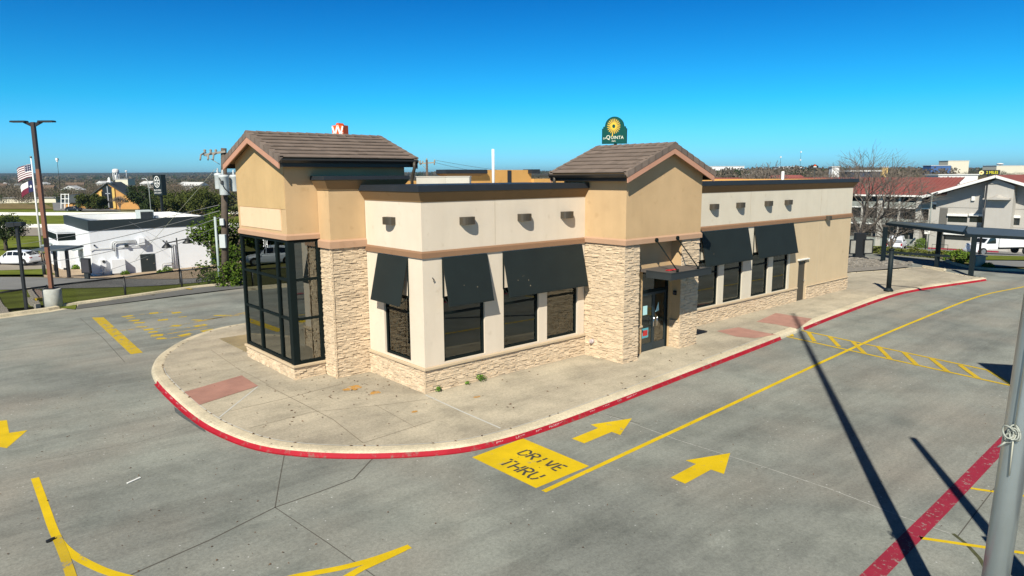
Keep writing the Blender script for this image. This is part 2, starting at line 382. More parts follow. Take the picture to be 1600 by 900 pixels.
for s, px in (('FIRE LANE NO PARKING', .25), ('FIRE LANE NO PARKING', 3.6), ('FIRE LANE', 18.6)):
    i = min(range(len(CURB_OUT)), key=lambda k: abs(CURB_OUT[k][0]-px)+(0 if CURB_OUT[k][1] < 0 else 99))
    for part_i, word in enumerate(s.split()):
        x = px+(-.9+part_i*.62)
        i = min(range(len(CURB_OUT)-1), key=lambda k: abs(CURB_OUT[k][0]-x)+(0 if CURB_OUT[k][1] < 0 else 99))
        a, b = CURB_OUT[i], CURB_OUT[i+1]; t = np.array(b)-np.array(a); t = t/np.hypot(*t); n = np.array([-t[1], t[0]])
        t0 = (x-a[0])/t[0]; q = np.array(a)+t*t0-n*.0+n*.012
        put_text(mb, word, (q[0]-n[0]*.006, q[1]-n[1]*.006, -.105), (t[0],t[1],0), (n[0]*.3,n[1]*.3,1), .075, 0, 1.7)
for y0, word in ((5.6,'FIRE'),(4.95,'LANE'),(4.3,'NO'),(3.6,'PARKING')):
    i = min(range(len(CURB_OUT)-1), key=lambda k: abs(CURB_OUT[k][1]-y0)+(0 if CURB_OUT[k][0] < -4 and CURB_OUT[k][1] < 9 else 99))
    a, b = CURB_OUT[i], CURB_OUT[i+1]; t = np.array(b)-np.array(a); t = t/np.hypot(*t); n = np.array([-t[1], t[0]])
    q = np.array(a)+t*((y0-a[1])/t[1])+n*.006
    put_text(mb, word, (q[0], q[1], -.105), (t[0],t[1],0), (n[0]*.3,n[1]*.3,1), .075, 0, 1.7)
struct(mb, 'curb_lettering', M_white_text, 'white FIRE LANE NO PARKING words stencilled on the red curb', 'lettering')
# outer curb of the lot along the fence and along the planted island
mb = MB(); E1 = catmull([(-90,14.5),(-60,17.5),(-30,21.6),(-8.1,23.7),(-5.4,24.75),(-2.3,25.35),(1.0,26.2),(4,26.35),(20,26.6),(40,24.6)], 4)
sweep(mb, E1, [(-.35,-.148),(0,-.14),(.02,-.01),(.06,0),(.30,0),(.36,-.6)]); struct(mb, 'lot_edge_curb', M_curb, 'pale concrete curb along the black chain link fence', 'curb')
mb = MB(); E2 = catmull([(49.0,12),(49.1,7.1),(49.5,3.4),(47.85,1.3),(46.3,.7),(44.25,-1.0),(43.75,-2.4),(44.5,-4.5),(52,-20),(75,-60)], 5)
sweep(mb, offset(E2, .0), [(.3,-.4),(.28,-.02),(.22,.0),(.02,0),(0,-.155)]); struct(mb, 'island_curb', M_curb, 'pale curb round the planted island beyond the metal canopy', 'curb')
# parking stop, gravel bed
mb = MB(); mb.bbox(-.95,.95,-.1,.1,0,.13,.03); o = mb.build('wheel_stop', M_curb); o.location = (40.55,-.35,0); o.rotation_euler = (0,0,math.atan2(-2.1,-1.2)); tag(o, 'long pale concrete wheel stop beside the canopy post', 'wheel stop')
rnd = random.Random(5)
mb = MB(); mb.poly([(33.0,3.6,.004),(37.6,2.0,.004),(41,1.1,.004),(42.6,3.0,.004),(43.6,6.0,.004),(43.2,9,.004),(34,9,.004)], 0)
for i in range(2600):
    x, y = rnd.uniform(33.5,43.2), rnd.uniform(1.6,8.6)
    if y < 4.9-.43*(x-33)+.6: continue
    s = rnd.uniform(.03,.075); mb.hexa([(x+s*a*rnd.uniform(.7,1.2), y+s*b*rnd.uniform(.7,1.2), c) for c in (.0, s*1.1) for a, b in ((-1,-1),(1,-1),(1,1),(-1,1))], 0)
M_gravel = mat('gravel', (.36,.33,.29), .95, .3, 6, 40, .4, 60, 0, .3, .5)
tag(mb.build('gravel', M_gravel), 'brownish gravel bed at the foot of the menu board', 'gravel', None, 'stuff')
# ---- painted markings ----------------------------------------------------------------------
Z1 = -.146
def flatpoly(name, pts, m, label, cat='road marking', z=Z1):
    mb = MB(); mb.poly([(p[0],p[1],z) for p in pts]); return struct(mb, name, m, label, cat)
def ccw(p):
    a = sum(p[i][0]*p[(i+1)%len(p)][1]-p[(i+1)%len(p)][0]*p[i][1] for i in range(len(p))); return p if a > 0 else p[::-1]
st = flatpoly('drive_thru_panel', [(-1.68,-6.55),(-.02,-6.53),(.0,-4.28),(-1.68,-4.37)], M_yellow, 'yellow painted panel on the lane reading DRIVE THRU')
GL = {'D':[((0,0),(0,1)),((.12,1),(.42,1),(.7,.72),(.7,.58)),((.7,.42),(.7,.28),(.42,0),(.12,0))],
 'R':[((0,0),(0,1)),((.12,1),(.45,1),(.68,.85),(.68,.66),(.5,.53),(.12,.53)),((.34,.45),(.68,0))],
 'I':[((.35,0),(.35,.44)),((.35,.56),(.35,1))], 'V':[((0,1),(.3,.08)),((.40,.08),(.7,1))],
 'E':[((0,0),(0,1)),((.14,1),(.6,1)),((.14,.5),(.5,.5)),((.14,0),(.6,0))],
 'T':[((-.05,1),(.26,1)),((.42,1),(.75,1)),((.34,0),(.34,.86))],
 'H':[((0,0),(0,1)),((.7,0),(.7,.46)),((.7,.56),(.7,1)),((.12,.5),(.58,.5))],
 'U':[((0,1),(0,.3),(.16,.03),(.3,0)),((.42,0),(.56,.05),(.7,.3),(.7,.44)),((.7,.56),(.7,1))]}
def stencil(word, y0, y1, x0, x1):
    mb = MB(); n = len(word); w = (y0-y1)/n
    for i, ch in enumerate(word):
        for seg in GL[ch]:
            pts = [(x0+(x1-x0)*b, y0-w*(i+.12+a*1.02)) for a, b in seg]
            strip(mb, pts, .06, Z1+.004)
    o = mb.build('stencil_lettering', M_black_text, st); return o
stencil('DRIVE', (-0.76,-4.88,-0.15)[1], (-0.66,-6.26,-0.15)[1]-.05, (-0.76,-4.88,-0.15)[0], (-0.42,-4.74,-0.15)[0])
stencil('THRU', (-1.46,-5.02,-0.15)[1], (-1.25,-6.27,-0.15)[1], (-1.46,-5.02,-0.15)[0], (-1.09,-4.84,-0.15)[0])
A1 = [(0.89,-5.11,-0.15),(1.93,-5.05,-0.15),(1.97,-4.75,-0.15),(3.15,-5.17,-0.15),(1.97,-5.76,-0.15),(1.98,-5.47,-0.15),(0.89,-5.53,-0.15)]
A2 = [(0.84,-8.12,-0.15),(1.86,-8.07,-0.15),(1.86,-7.79,-0.15),(3.00,-8.24,-0.15),(1.86,-8.79,-0.15),(1.85,-8.47,-0.15),(0.82,-8.51,-0.15)]
A3 = [(-9.53,6.11,-0.15),(-9.60,4.89,-0.15),(-9.22,4.80,-0.15),(-9.77,3.66,-0.15),(-10.20,4.40,-0.15),(-9.89,4.76,-0.15),(-9.84,6.23,-0.15)]
flatpoly('lane_arrow', ccw(A1), M_yellow, 'yellow lane arrow painted beside the red curb')
flatpoly('lane_arrow', ccw(A2), M_yellow, 'yellow lane arrow painted on the open outer lane')
flatpoly('lane_arrow', ccw(A3), M_yellow, 'yellow lane arrow pointing towards the viewer, cut by the frame edge')
def stripe(name, pts, w, m, label, z=Z1, sm=True):
    mb = MB(); strip(mb, catmull([p[:2] for p in pts], 4) if sm and len(pts) > 2 else [p[:2] for p in pts], w, z); return struct(mb, name, m, label, 'road marking')
stripe('lane_line', [(-1.67,-6.77,-0.15),(4.34,-6.43,-0.15),(15.17,-5.81,-0.15),(23.06,-5.54,-0.15),(31.59,-5.44,-0.15),(37.08,-6.16,-0.15),(46.15,-7.50,-0.15)], .13, M_yellow, 'long yellow line dividing the drive-thru lane from the outer lane')
mb = MB(); HZ = Z1+.003
for a, b, w in (((16.82,-2.96,-0.15),(15.54,-10.11,-0.15),.14),((15.29,-3.20,-0.15),(14.06,-11.20,-0.15),.14),((15.54,-10.11,-0.15),(14.06,-11.20,-0.15),.14),((16.73,-3.39,-0.15),(15.28,-4.36,-0.15),.16),((16.55,-4.36,-0.15),(15.14,-5.38,-0.15),.16),
    ((16.43,-5.30,-0.15),(14.81,-6.45,-0.15),.16),((16.30,-6.31,-0.15),(14.69,-7.37,-0.15),.16),((16.00,-7.35,-0.15),(14.42,-8.35,-0.15),.16),((15.79,-8.32,-0.15),(14.37,-9.28,-0.15),.16),((15.54,-9.29,-0.15),(14.20,-10.21,-0.15),.16),((16.06,-2.97,-0.15),(15.45,-3.35,-0.15),.16)):
    HZ += .0007; strip(mb, [a[:2], b[:2]], w, HZ)
struct(mb, 'hatched_crossing', paint('crossing_paint', (.58,.40,.02), .25, (.22,.22,.2), 4.0), 'yellow ladder hatched pedestrian crossing over both lanes', 'road marking')
stripe('lane_edge_line', [(0.20,-12.58,-0.15),(3.54,-12.49,-0.15),(8.74,-12.31,-0.15),(17.05,-12.14,-0.15)], .30, M_redlane, 'broad worn dark red fire lane line near the flagpole', Z1, False)
stripe('fire_lane_extension', [(-3.26,-12.65,-0.15),(0.20,-12.58,-0.15)], .30, M_redlane, 'near end of the broad dark red fire lane line', Z1+.0002, False)
for a, b in (((2.08,-12.64,-0.15),(3.21,-14.65,-0.15)),((5.04,-12.59,-0.15),(5.91,-14.36,-0.15)),((8.00,-12.41,-0.15),(8.75,-14.11,-0.15))):
    stripe('stall_line', [a, b], .10, M_yellow, 'short yellow stall line running out from the red fire lane line')
stripe('lane_curve_line', [(-9.51,1.15,-0.15),(-9.56,-0.65,-0.15),(-9.59,-1.72,-0.15),(-9.58,-2.45,-0.15),(-9.48,-3.08,-0.15),(-9.30,-3.70,-0.15),(-9.08,-4.24,-0.15),(-8.66,-4.95,-0.15),(-8.02,-5.76,-0.15),(-7.26,-6.20,-0.15),(-6.82,-6.32,-0.15),(-6.20,-6.57,-0.15),(-5.60,-6.71,-0.15),(-4.94,-6.76,-0.15)], .15, M_yellow, 'curved yellow line at the very front of the lot')
stripe('lane_spur_line', [(-9.59,-2.13,-0.15),(-9.60,-3.00,-0.15),(-9.63,-3.82,-0.15),(-9.67,-4.72,-0.15)], .15, M_yellow_worn, 'straight worn yellow line crossing the curved line', Z1+.004, False)
stripe('lane_spur_line', [(-5.06,-6.77,-0.15),(-5.41,-6.80,-0.15),(-5.94,-6.83,-0.15),(-6.52,-6.95,-0.15)], .15, M_yellow, 'short yellow line forking off the curved line', Z1+.004, False)
flatpoly('stop_bar', ccw([(-4.84,20.68,-0.15),(-4.41,20.38,-0.15),(-4.80,11.72,-0.15),(-5.21,11.76,-0.15)]), M_yellow_worn, 'wide worn yellow stop bar across the far lane')
mb = MB()
P5 = lambda x, y: None
for a, b, w in (((-3.72,19.83,-0.15),(-3.28,19.94,-0.15),.34),((-3.73,18.66,-0.15),(-3.33,18.45,-0.15),.34),((-3.67,17.95,-0.15),(-3.28,17.74,-0.15),.26),((-3.67,19.35,-0.15),(-3.32,19.28,-0.15),.2),((-2.56,19.90,-0.15),(-2.17,19.81,-0.15),.36),
  ((-1.72,19.22,-0.15),(-1.31,19.21,-0.15),.36),((-2.70,17.86,-0.15),(-2.29,17.75,-0.15),.34),((-3.74,16.02,-0.15),(-3.36,15.97,-0.15),.34),((-3.71,15.37,-0.15),(-3.38,15.26,-0.15),.3),((-3.82,14.56,-0.15),(-3.38,14.43,-0.15),.42),((-3.78,13.87,-0.15),(-3.42,13.67,-0.15),.3),
  ((-2.60,16.11,-0.15),(-2.27,15.87,-0.15),.36),((-2.94,13.75,-0.15),(-2.42,13.90,-0.15),.3),((-1.88,15.26,-0.15),(-1.35,15.33,-0.15),.36),((-1.97,13.97,-0.15),(-1.41,14.03,-0.15),.42),((-1.48,16.89,-0.15),(-1.19,16.45,-0.15),.2),((-3.82,16.93,-0.15),(-3.45,16.66,-0.15),.18),
  ((-1.79,17.95,-0.15),(-1.43,17.87,-0.15),.14),((-0.39,17.26,-0.15),(0.22,16.69,-0.15),.22)): strip(mb, [a[:2], b[:2]], w, Z1)
struct(mb, 'faded_lane_lettering', M_yellow_worn, 'faded yellow lettering worn to dashes on the far lane', 'road marking')
mb = MB()
for a, b, w in (((-3.15,20.01,-0.15),(-1.56,19.62,-0.15),.12),((-4.58,16.58,-0.15),(-3.62,16.51,-0.15),.16),((-3.56,15.86,-0.15),(-1.69,16.20,-0.15),.12),((-3.55,15.42,-0.15),(-1.46,15.13,-0.15),.12),((-3.55,14.45,-0.15),(-1.47,14.67,-0.15),.12),((-3.45,13.56,-0.15),(-2.54,13.52,-0.15),.1),
  ((-1.69,16.20,-0.15),(1.10,16.97,-0.15),.14),((-1.07,16.51,-0.15),(0.92,16.57,-0.15),.14)): strip(mb, [a[:2], b[:2]], w, Z1-.001)
struct(mb, 'faded_lane_streaks', M_yellow_faint, 'faint yellow paint streaks among the faded lane lettering', 'road marking')
# joints in the slabs
mb = MB()
for pts, w in (([(-9.42,-4.61,-0.15),(-8.83,-4.43,-0.15),(-7.50,-4.15,-0.15),(-6.13,-3.72,-0.15),(-5.14,-3.66,-0.15),(-4.31,-3.57,-0.15),(-3.43,-2.86,-0.15)],.035),([(-6.13,-3.72,-0.15),(-5.54,-2.55,-0.15),(-4.91,-1.32,-0.15)],.022),([(-6.13,-3.72,-0.15),(-5.97,-5.73,-0.15),(-5.91,-6.67,-0.15),(-5.83,-8.14,-0.15)],.02),
  ([(-5.28,20.95,-0.15),(-5.38,15.68,-0.15),(-5.65,10.65,-0.15)],.02),([(6.11,-12.88,-0.15),(2.65,-13.07,-0.15)],.02),([(2.99,-5.57,-0.15),(2.83,-4.13,-0.15)],.025),([(-9.31,2.23,-0.15),(-7.21,1.94,-0.15),(-5.35,2.43,-0.15)],.012),([(-8.80,15.79,-0.15),(-6.73,15.70,-0.15)],.015)):
    strip(mb, [p[:2] for p in pts], w, Z1-.002)
struct(mb, 'pavement_joints', M_joint, 'thin dark joints and cracks between the lot slabs', 'joint line')
mb = MB(); strip(mb, [p[:2] for p in ([(2.83,-4.13,-0.15),(2.88,-5.34,-0.15),(2.77,-6.95,-0.15),(2.86,-8.96,-0.15),(2.85,-10.70,-0.15),(2.69,-12.01,-0.15),(2.65,-13.07,-0.15)])], .025, Z1-.0015)
struct(mb, 'pale_slab_joint', paint('pale_joint', (.42,.42,.39), .55, (.22,.22,.2), 6), 'pale chipped slab joint running under the lane arrows', 'joint line')
mb = MB(); strip(mb, [p[:2] for p in ([(2.69,-12.98,-0.15),(2.46,-13.26,-0.15),(2.10,-13.56,-0.15),(1.53,-13.89,-0.15)])], .07, Z1-.001)
struct(mb, 'cracked_joint', mat('mossy_crack', (.07,.075,.03), .95, .4, 8), 'ragged mossy crack in the concrete beside the flagpole', 'joint line')
mb = MB()
for pts, w in (([(-0.08,-0.10,0.00),(-0.17,-1.99,0.00),(-0.21,-3.66,0.00)],.05),([(-3.43,4.05,0.00),(-5.27,2.00,0.00)],.045)): strip(mb, [p[:2] for p in pts], w, .001)
struct(mb, 'sidewalk_joint', M_white_caulk, 'white filled joint crossing the beige sidewalk', 'joint line')
mb = MB()
for pts, w in (([(-3.17,4.08,0.00),(-3.08,-0.18,0.00),(-3.31,-2.20,-0.00)],.02),([(-3.31,-2.20,-0.00),(-1.09,-2.04,0.00)],.015),([(-4.95,2.33,0.00),(-3.24,2.36,0.00),(-1.24,2.59,0.00)],.015),([(-4.97,0.64,0.00),(-3.27,0.74,-0.00),(-1.37,-0.10,0.00),(-0.04,-0.54,0.00)],.015),
   ([(-1.64,0.14,0.00),(-1.78,-2.18,-0.00)],.012),([(-2.95,9.75,0.00),(-3.14,6.61,0.00),(-3.10,4.02,0.00)],.014)): strip(mb, [p[:2] for p in pts], w, .0005)
struct(mb, 'sidewalk_score_lines', flat('score_line', (.17,.14,.10), .9), 'thin scored lines across the beige sidewalk', 'joint line')
# tactile mat with ribs, two red paver patches
c = [np.array(p[:2]) for p in ((-5.29,4.98,0.00),(-3.36,5.59,0.00),(-3.41,4.09,0.00),(-5.34,3.43,0.00))]
mb = MB(); mb.poly([(*p,.004) for p in c[::-1]])
for i in range(24):
    t = (i+.5)/24; a = c[0]*(1-t)+c[3]*t; b = c[1]*(1-t)+c[2]*t; dn = (c[3]-c[0])/24*.3
    mb.hexa([(*(a-dn),.004),(*(b-dn),.004),(*(b+dn),.004),(*(a+dn),.004),(*(a-dn*.6),.016),(*(b-dn*.6),.016),(*(b+dn*.6),.016),(*(a+dn*.6),.016)])
mb.m[0] = 1
tag(mb.build('tactile_mat', [M_paver, mat('tactile_gap_shade', (.24,.12,.10), .9)]), 'ribbed reddish tactile mat set in the sidewalk by the curb ramp', 'tactile paving', None, 'structure')  # plate painted darker than the ribs, as the shade between them
flatpoly('red_pavers', ccw([(13.55,-1.09,0.00),(14.84,-1.31,0.00),(14.70,-3.07,0.00),(13.53,-2.81,0.00),(13.24,-2.19,0.00)]), M_paver, 'faded red paver wedge in the sidewalk nearer the entrance', 'paving', .002)
flatpoly('red_pavers', ccw([(16.39,-1.24,0.00),(18.83,-0.82,0.00),(18.78,-2.56,0.00),(16.37,-3.11,0.00),(16.52,-2.06,0.00)]), M_paver, 'faded red paver wedge in the sidewalk beside the hatched crossing', 'paving', .002)
M_rust = paint('rust_stain', (.50,.26,.06), .6, (.41,.36,.28), 6.0)
for cx, cy, s in ((-1.32,1.95,0.00)[:2]+(.34,),(-1.09,1.06,0.00)[:2]+(.2,),(0.92,-1.26,0.00)[:2]+(.12,),(-1.13,-1.13,0.00)[:2]+(.1,)):
    mb = MB(); mb.poly([(cx+s*math.cos(a*.42)*rnd.uniform(.6,1.2), cy+s*.7*math.sin(a*.42)*rnd.uniform(.6,1.2), .0015) for a in range(15)])
    struct(mb, 'rust_stain', M_rust, 'small orange rust stain on the beige sidewalk', 'stain')
# fallen leaves and grit
mb = MB()
def leaf(x, y, z, s):
    a = rnd.uniform(0,6.28); ca, sa = math.cos(a)*s, math.sin(a)*s; h = rnd.uniform(.005,.03)
    mb.add([(x-ca,y-sa,z),(x-sa*.45,y+ca*.45,z+h),(x+ca,y+sa,z+.004),(x+sa*.45,y-ca*.45,z+h*.6)], [(0,1,2,3)])
for i in range(150):
    leaf(rnd.gauss(-1.6,1.3), rnd.gauss(2.2,1.1), .006, rnd.uniform(.02,.05)) if i < 70 else leaf(rnd.uniform(-5,-.2), rnd.uniform(-2.2,9), .006, rnd.uniform(.02,.045))
for i in range(170):
    x, y = rnd.uniform(-11,-5.9), rnd.uniform(-6,8)
    leaf(x, y, Z1+.002, rnd.uniform(.014,.03))
for i in range(160): leaf(rnd.uniform(-9,14), rnd.uniform(-13,-5), Z1+.008, rnd.uniform(.01,.026))
for i in range(30): leaf(rnd.uniform(0,10), rnd.uniform(-3.6,-.3), .006, rnd.uniform(.03,.06))
for i in range(len(CURB_OUT)-1):
    if rnd.random() < .5: q = offset(CURB_OUT, .36)[i]; leaf(q[0], q[1], .008, .05)
tag(mb.build('fallen_leaves', mat('dead_leaf', (.16,.075,.03), .9, .3, 5, 30, 0, 40, 0, .3, .6)), 'small brown fallen leaves scattered on sidewalk and lot', 'leaves', None, 'stuff')
flatpoly('pavement_patch', ccw([(-5.80,4.20,-0.15),(-5.78,3.81,-0.15),(-5.71,3.46,-0.15),(-5.70,2.75,-0.15),(-5.73,1.86,-0.15),(-5.79,1.48,-0.15),(-5.83,1.89,-0.15),(-5.86,2.50,-0.15),(-5.90,3.14,-0.15),(-5.91,3.71,-0.15)]), mat('dark_patch', (.085,.10,.105), .9, .3, 6, 30, .4), 'dark broken patch of concrete against the red curb', 'pavement', Z1-.001)
mb = MB(); leafp = [(-.08,-.02),(-.02,-.035),(.07,-.015),(.09,.02),(.02,.03),(-.07,.02)]; mb.prism([(x,y,0) for x, y in leafp], (0,0,.035)); o = mb.build('rubber_scrap', M_black); o.location = (-9.70,-2.27,-0.14); o.rotation_euler = (0,0,R(20)); tag(o, 'small black scrap lying by the fork of the curved yellow line', 'litter')
mb = MB(); mb.box(-.16,.16,-.025,.025,0,.012); o = mb.build('paper_strip', M_white); o.location = (-7.92,-0.47,-0.14); o.rotation_euler = (0,0,R(25)); tag(o, 'small strip of white paper lying on the grey lot', 'litter')

# ---- the restaurant ------------------------------------------------------------------------
B = thing('restaurant_building', 'empty tan stucco and stone drive-thru restaurant with two tile roofed towers and black awnings', 'restaurant')
def part(mb, name, m, label=None, parent=None):
    o = mb.build(name, m, parent or B)
    if label: o['label'] = label
    return o
def wall_y(mb, y, x0, x1, z0, z1, holes, t=.25, mat=0):
    # wall facing -Y with its face at y, openings (xa, xb, za, zb)
    xs = sorted({x0, x1, *[h[0] for h in holes], *[h[1] for h in holes]})
    for a, b in zip(xs[:-1], xs[1:]):
        hs = sorted([h for h in holes if h[0] <= a+1e-6 and h[1] >= b-1e-6], key=lambda h: h[2]); z = z0
        for h in hs:
            if h[2] > z: mb.box(a, b, y, y+t, z, h[2], mat)
            z = h[3]
        if z < z1: mb.box(a, b, y, y+t, z, z1, mat)
def wall_x(mb, x, y0, y1, z0, z1, holes, t=.25, mat=0):
    ys = sorted({y0, y1, *[h[0] for h in holes], *[h[1] for h in holes]})
    for a, b in zip(ys[:-1], ys[1:]):
        hs = sorted([h for h in holes if h[0] <= a+1e-6 and h[1] >= b-1e-6], key=lambda h: h[2]); z = z0
        for h in hs:
            if h[2] > z: mb.box(x, x+t, a, b, z, h[2], mat)
            z = h[3]
        if z < z1: mb.box(x, x+t, a, b, z, z1, mat)
srnd = random.Random(11)
def stones(mb, o, u, n, L, z0, z1, ends=(0,0)):
    # dry-stacked ledge stone: every stone its own little block with its own depth
    o, u, n = Vector(o), Vector(u), Vector(n); z = z0
    while z < z1-.01:
        h = min(srnd.uniform(.03,.06), z1-z)
        if z1-z-h < .03: h = z1-z
        s = -ends[0]*srnd.uniform(.0,.02)
        while s < L-.01:
            w = srnd.uniform(.07,.34)
            if L-s-w < .08: w = L-s
            d = srnd.uniform(.018,.05); j = .0015
            a, b = o+u*(s+j), o+u*(s+w-j); c = srnd.uniform(-.008,.008)
            p = [a, b, b+n*(d+c), a+n*d]
            q = [tuple(k+Vector((0,0,z+j))) for k in p]+[tuple(k+Vector((0,0,z+h-j))+n*srnd.uniform(-.02,.004)) for k in p]
            mb.hexa(q); s += w
        z += h
ZB, ZT = 4.0, 4.2
# dining room walls
WIN_F = [(.70,2.27),(3.04,4.57),(4.96,6.44)]
WIN_W = [(13.72,15.23),(15.67,17.18),(17.98,19.43),(19.86,21.32)]
mb = MB(); wall_y(mb, 0, 0, 6.78, .72, 5.62, [(a,b,.83,2.82) for a,b in WIN_F]); mb.box(.0,6.78,.004,.25,0,.72); part(mb, 'wall', M_cream, 'cream front wall of the dining room')
mb = MB(); wall_x(mb, 0, .25, 3.16, .72, 5.62, [(.75,2.22,.83,2.82)]); mb.box(.004,.25,.25,3.16,0,.72); part(mb, 'wall', M_cream, 'cream end wall of the dining room')
mb = MB(); wall_y(mb, 0, 11.04, 28.06, ZT, 5.62, []); part(mb, 'wall', M_cream2, 'pale upper wall of the long wing')
mb = MB(); wall_y(mb, 0, 11.04, 21.5, .72, ZT, [(a,b,.75,2.80) for a,b in WIN_W]); mb.box(11.04,21.5,.004,.25,0,.72); part(mb, 'wall', M_cream2, 'pale lower wall around the wing windows')
mb = MB(); wall_y(mb, 0, 21.5, 28.06, .0, ZT, [(22.35,23.22,0,2.07)]); part(mb, 'wall', M_tanlow, 'light tan lower wall past the service door')
mb = MB(); mb.box(27.81,28.06,.25,10.5,0,6.05); mb.box(0,.25,7.93,11.8,0,6.05); mb.box(.25,27.81,11.5,11.8,0,6.12); mb.box(22.0,27.81,10.25,10.5,5.4,6.12); part(mb, 'wall', M_orange, 'tan rear and end walls with high parapets')
# stone bases
def base(o, u, n, L, z1, e=(0,0)):
    mb = MB(); stones(mb, o, u, n, L, 0, z1, e); part(mb, 'stone_base', M_stone)
mb = MB(); stones(mb, (-.045,0,0), (1,0,0), (0,-1,0), 6.825, 0, .70, (1,0)); stones(mb, (0,3.16,0), (0,-1,0), (-1,0,0), 3.2, 0, .70, (0,1)); part(mb, 'stone_base', M_stone)
mb = MB(); stones(mb, (11.04,0,0), (1,0,0), (0,-1,0), 11.26, 0, .66); stones(mb, (23.27,0,0), (1,0,0), (0,-1,0), 4.84, 0, .66); part(mb, 'stone_base', M_stone)
mb = MB(); mb.bbox(-.085,6.78,-.085,0,.70,.775,.012); part(mb, 'sill', M_cap); mb = MB(); mb.bbox(-.085,0,0.002,3.16,.70,.775,.012); part(mb, 'sill', M_cap)
mb = MB(); mb.bbox(11.04,22.3,-.085,0,.66,.735,.012); part(mb, 'sill', M_cap); mb = MB(); mb.bbox(23.27,28.11,-.075,0,.66,.70,.012); part(mb, 'sill', M_cap)
# bands
def band_prof(mb, x0, x1, y0, y1, z0, z1, d, sides):
    # belt course with a sloped top on the given sides of a block: 'f' = -Y face, 'l' = -X face, 'r' = +X face
    l = d if 'l' in sides else 0; r = d if 'r' in sides else 0; f = d if 'f' in sides else 0
    zz = z1-.05
    mb.hexa([(x0-l,y0-f,z0),(x1+r,y0-f,z0),(x1+r,y1,z0),(x0-l,y1,z0),(x0-l,y0-f,zz),(x1+r,y0-f,zz),(x1+r,y1,zz),(x0-l,y1,zz)])
    mb.hexa([(x0-l,y0-f,zz),(x1+r,y0-f,zz),(x1+r,y1,zz),(x0-l,y1,zz),(x0-l*.1,y0-f*.1,z1),(x1+r*.1,y0-f*.1,z1),(x1+r*.1,y1,z1),(x0-l*.1,y1,z1)])
mb = MB(); band_prof(mb, 0, 6.78, 0, 3.16, ZB, ZT, .05, 'fl'); part(mb, 'band', M_band)
mb = MB(); band_prof(mb, 11.09, 28.06, 0, .2, ZB, ZT, .05, 'fr'); part(mb, 'band', M_band)
# cornices with dark metal coping
def cornice(x0, x1, y0, y1, zb, zc, zt, ov, sides, m=M_cornice):
    l = 1 if 'l' in sides else 0; r = 1 if 'r' in sides else 0; f = 1 if 'f' in sides else 0
    prof = [(.015,zb),(.02,zb+.03),(ov-.03,zc-.03),(ov-.03,zc)]
    mb = MB(); prev = None
    ring = lambda d, z: [(x0-l*d,y0-f*d,z),(x1+r*d,y0-f*d,z),(x1+r*d,y1,z),(x0-l*d,y1,z)]
    for (d0,a),(d1,b) in zip(prof[:-1], prof[1:]):
        p, q = ring(d0,a), ring(d1,b)
        for i in range(4): mb.poly([p[i],p[(i+1)%4],q[(i+1)%4],q[i]])
    mb.poly(ring(.015,zb)[::-1]); co = part(mb, 'cornice', m)
    mb = MB(); mb.hexa(ring(ov,zc)+ring(ov-.02,zt)); part(mb, 'coping', M_coping, None, co)
    return co
cornice(0, 6.78, 0, 3.16, 5.60, 5.90, 6.08, .21, 'fl')
cornice(11.04, 28.06, 0, .35, 5.58, 5.88, 6.06, .21, 'fr')
cornice(-1.24, 1.37, 3.16, 3.93, 5.94, 6.24, 6.36, .21, 'flr')
mb = MB(); mb.box(.3,27.8,.36,11.5,5.25,5.42); part(mb, 'roof', M_roofdeck)
# stone pier between bay and dining room
mb = MB(); mb.box(-1.19,1.37,3.21,3.95,0,4.16); part(mb, 'pier_core', M_cap)
mb = MB(); stones(mb, (-1.24,3.21,0), (1,0,0), (0,-1,0), 1.28, 0, 4.14, (1,0)); stones(mb, (-1.19,3.93,0), (0,-1,0), (-1,0,0), .77, 0, 4.14, (0,1)); part(mb, 'stone_pier', M_stone, 'stone pier between the glass bay and the dining room')
mb = MB(); band_prof(mb, -1.24, 0.02, 3.16, 3.93, 4.14, 4.40, .05, 'fl'); part(mb, 'band', M_pinkband)
mb = MB(); mb.box(-1.22,1.37,3.18,3.94,4.38,5.94); part(mb, 'wall', M_tan, 'tan stucco block above the stone pier')
# glazed bay tower
XB, Y1, Y2 = -2.26, 3.95, 7.93
mb = MB(); stones(mb, (XB-.02,Y1,0), (1,0,0), (0,-1,0), 1.04, 0, .40, (1,0)); stones(mb, (XB,Y2,0), (0,-1,0), (-1,0,0), Y2-Y1+.02, 0, .40, (0,1)); part(mb, 'stone_base', M_stone)
mb = MB(); mb.bbox(XB-.09,-1.2,Y1-.09,Y1+.12,.40,.47,.012); mb.bbox(XB-.09,XB+.12,Y1+.12,Y2+.05,.40,.47,.012); mb.box(XB,-1.2,Y1+.002,Y1+.12,0,.40); mb.box(XB,XB+.12,Y1+.12,Y2,0,.40); part(mb, 'sill', M_cap)
BT = 4.42
mb = MB(); ys = [Y1+.0, (-2.26,4.89,0.64)[1], (-2.26,6.52,0.66)[1], Y2]
def post(mb, x0, x1, y0, y1): mb.bbox(x0,x1,y0,y1,.47,BT,.01)
post(mb, XB-.02, XB+.20, Y1-.02, Y1+.20); post(mb, XB-.01, XB+.12, Y2-.14, Y2)
for y in ys[1:3]: post(mb, XB-.01, XB+.12, y-.06, y+.06)
post(mb, -1.33, -1.2, Y1-.01, Y1+.12); post(mb, 1.8, 2.0, Y2-.14, Y2)
for z, h in ((.47,.10),(1.87,.075),(3.12,.075),(4.32,.10)):
    mb.box(XB,XB+.10,Y1+.2,Y2-.14,z,z+h); mb.box(XB+.2,-1.33,Y1,Y1+.10,z,z+h); mb.box(XB+.12,1.8,Y2-.10,Y2,z,z+h)
bayw = part(mb, 'window_wall', M_frame, 'three tier black framed glazing of the corner bay')
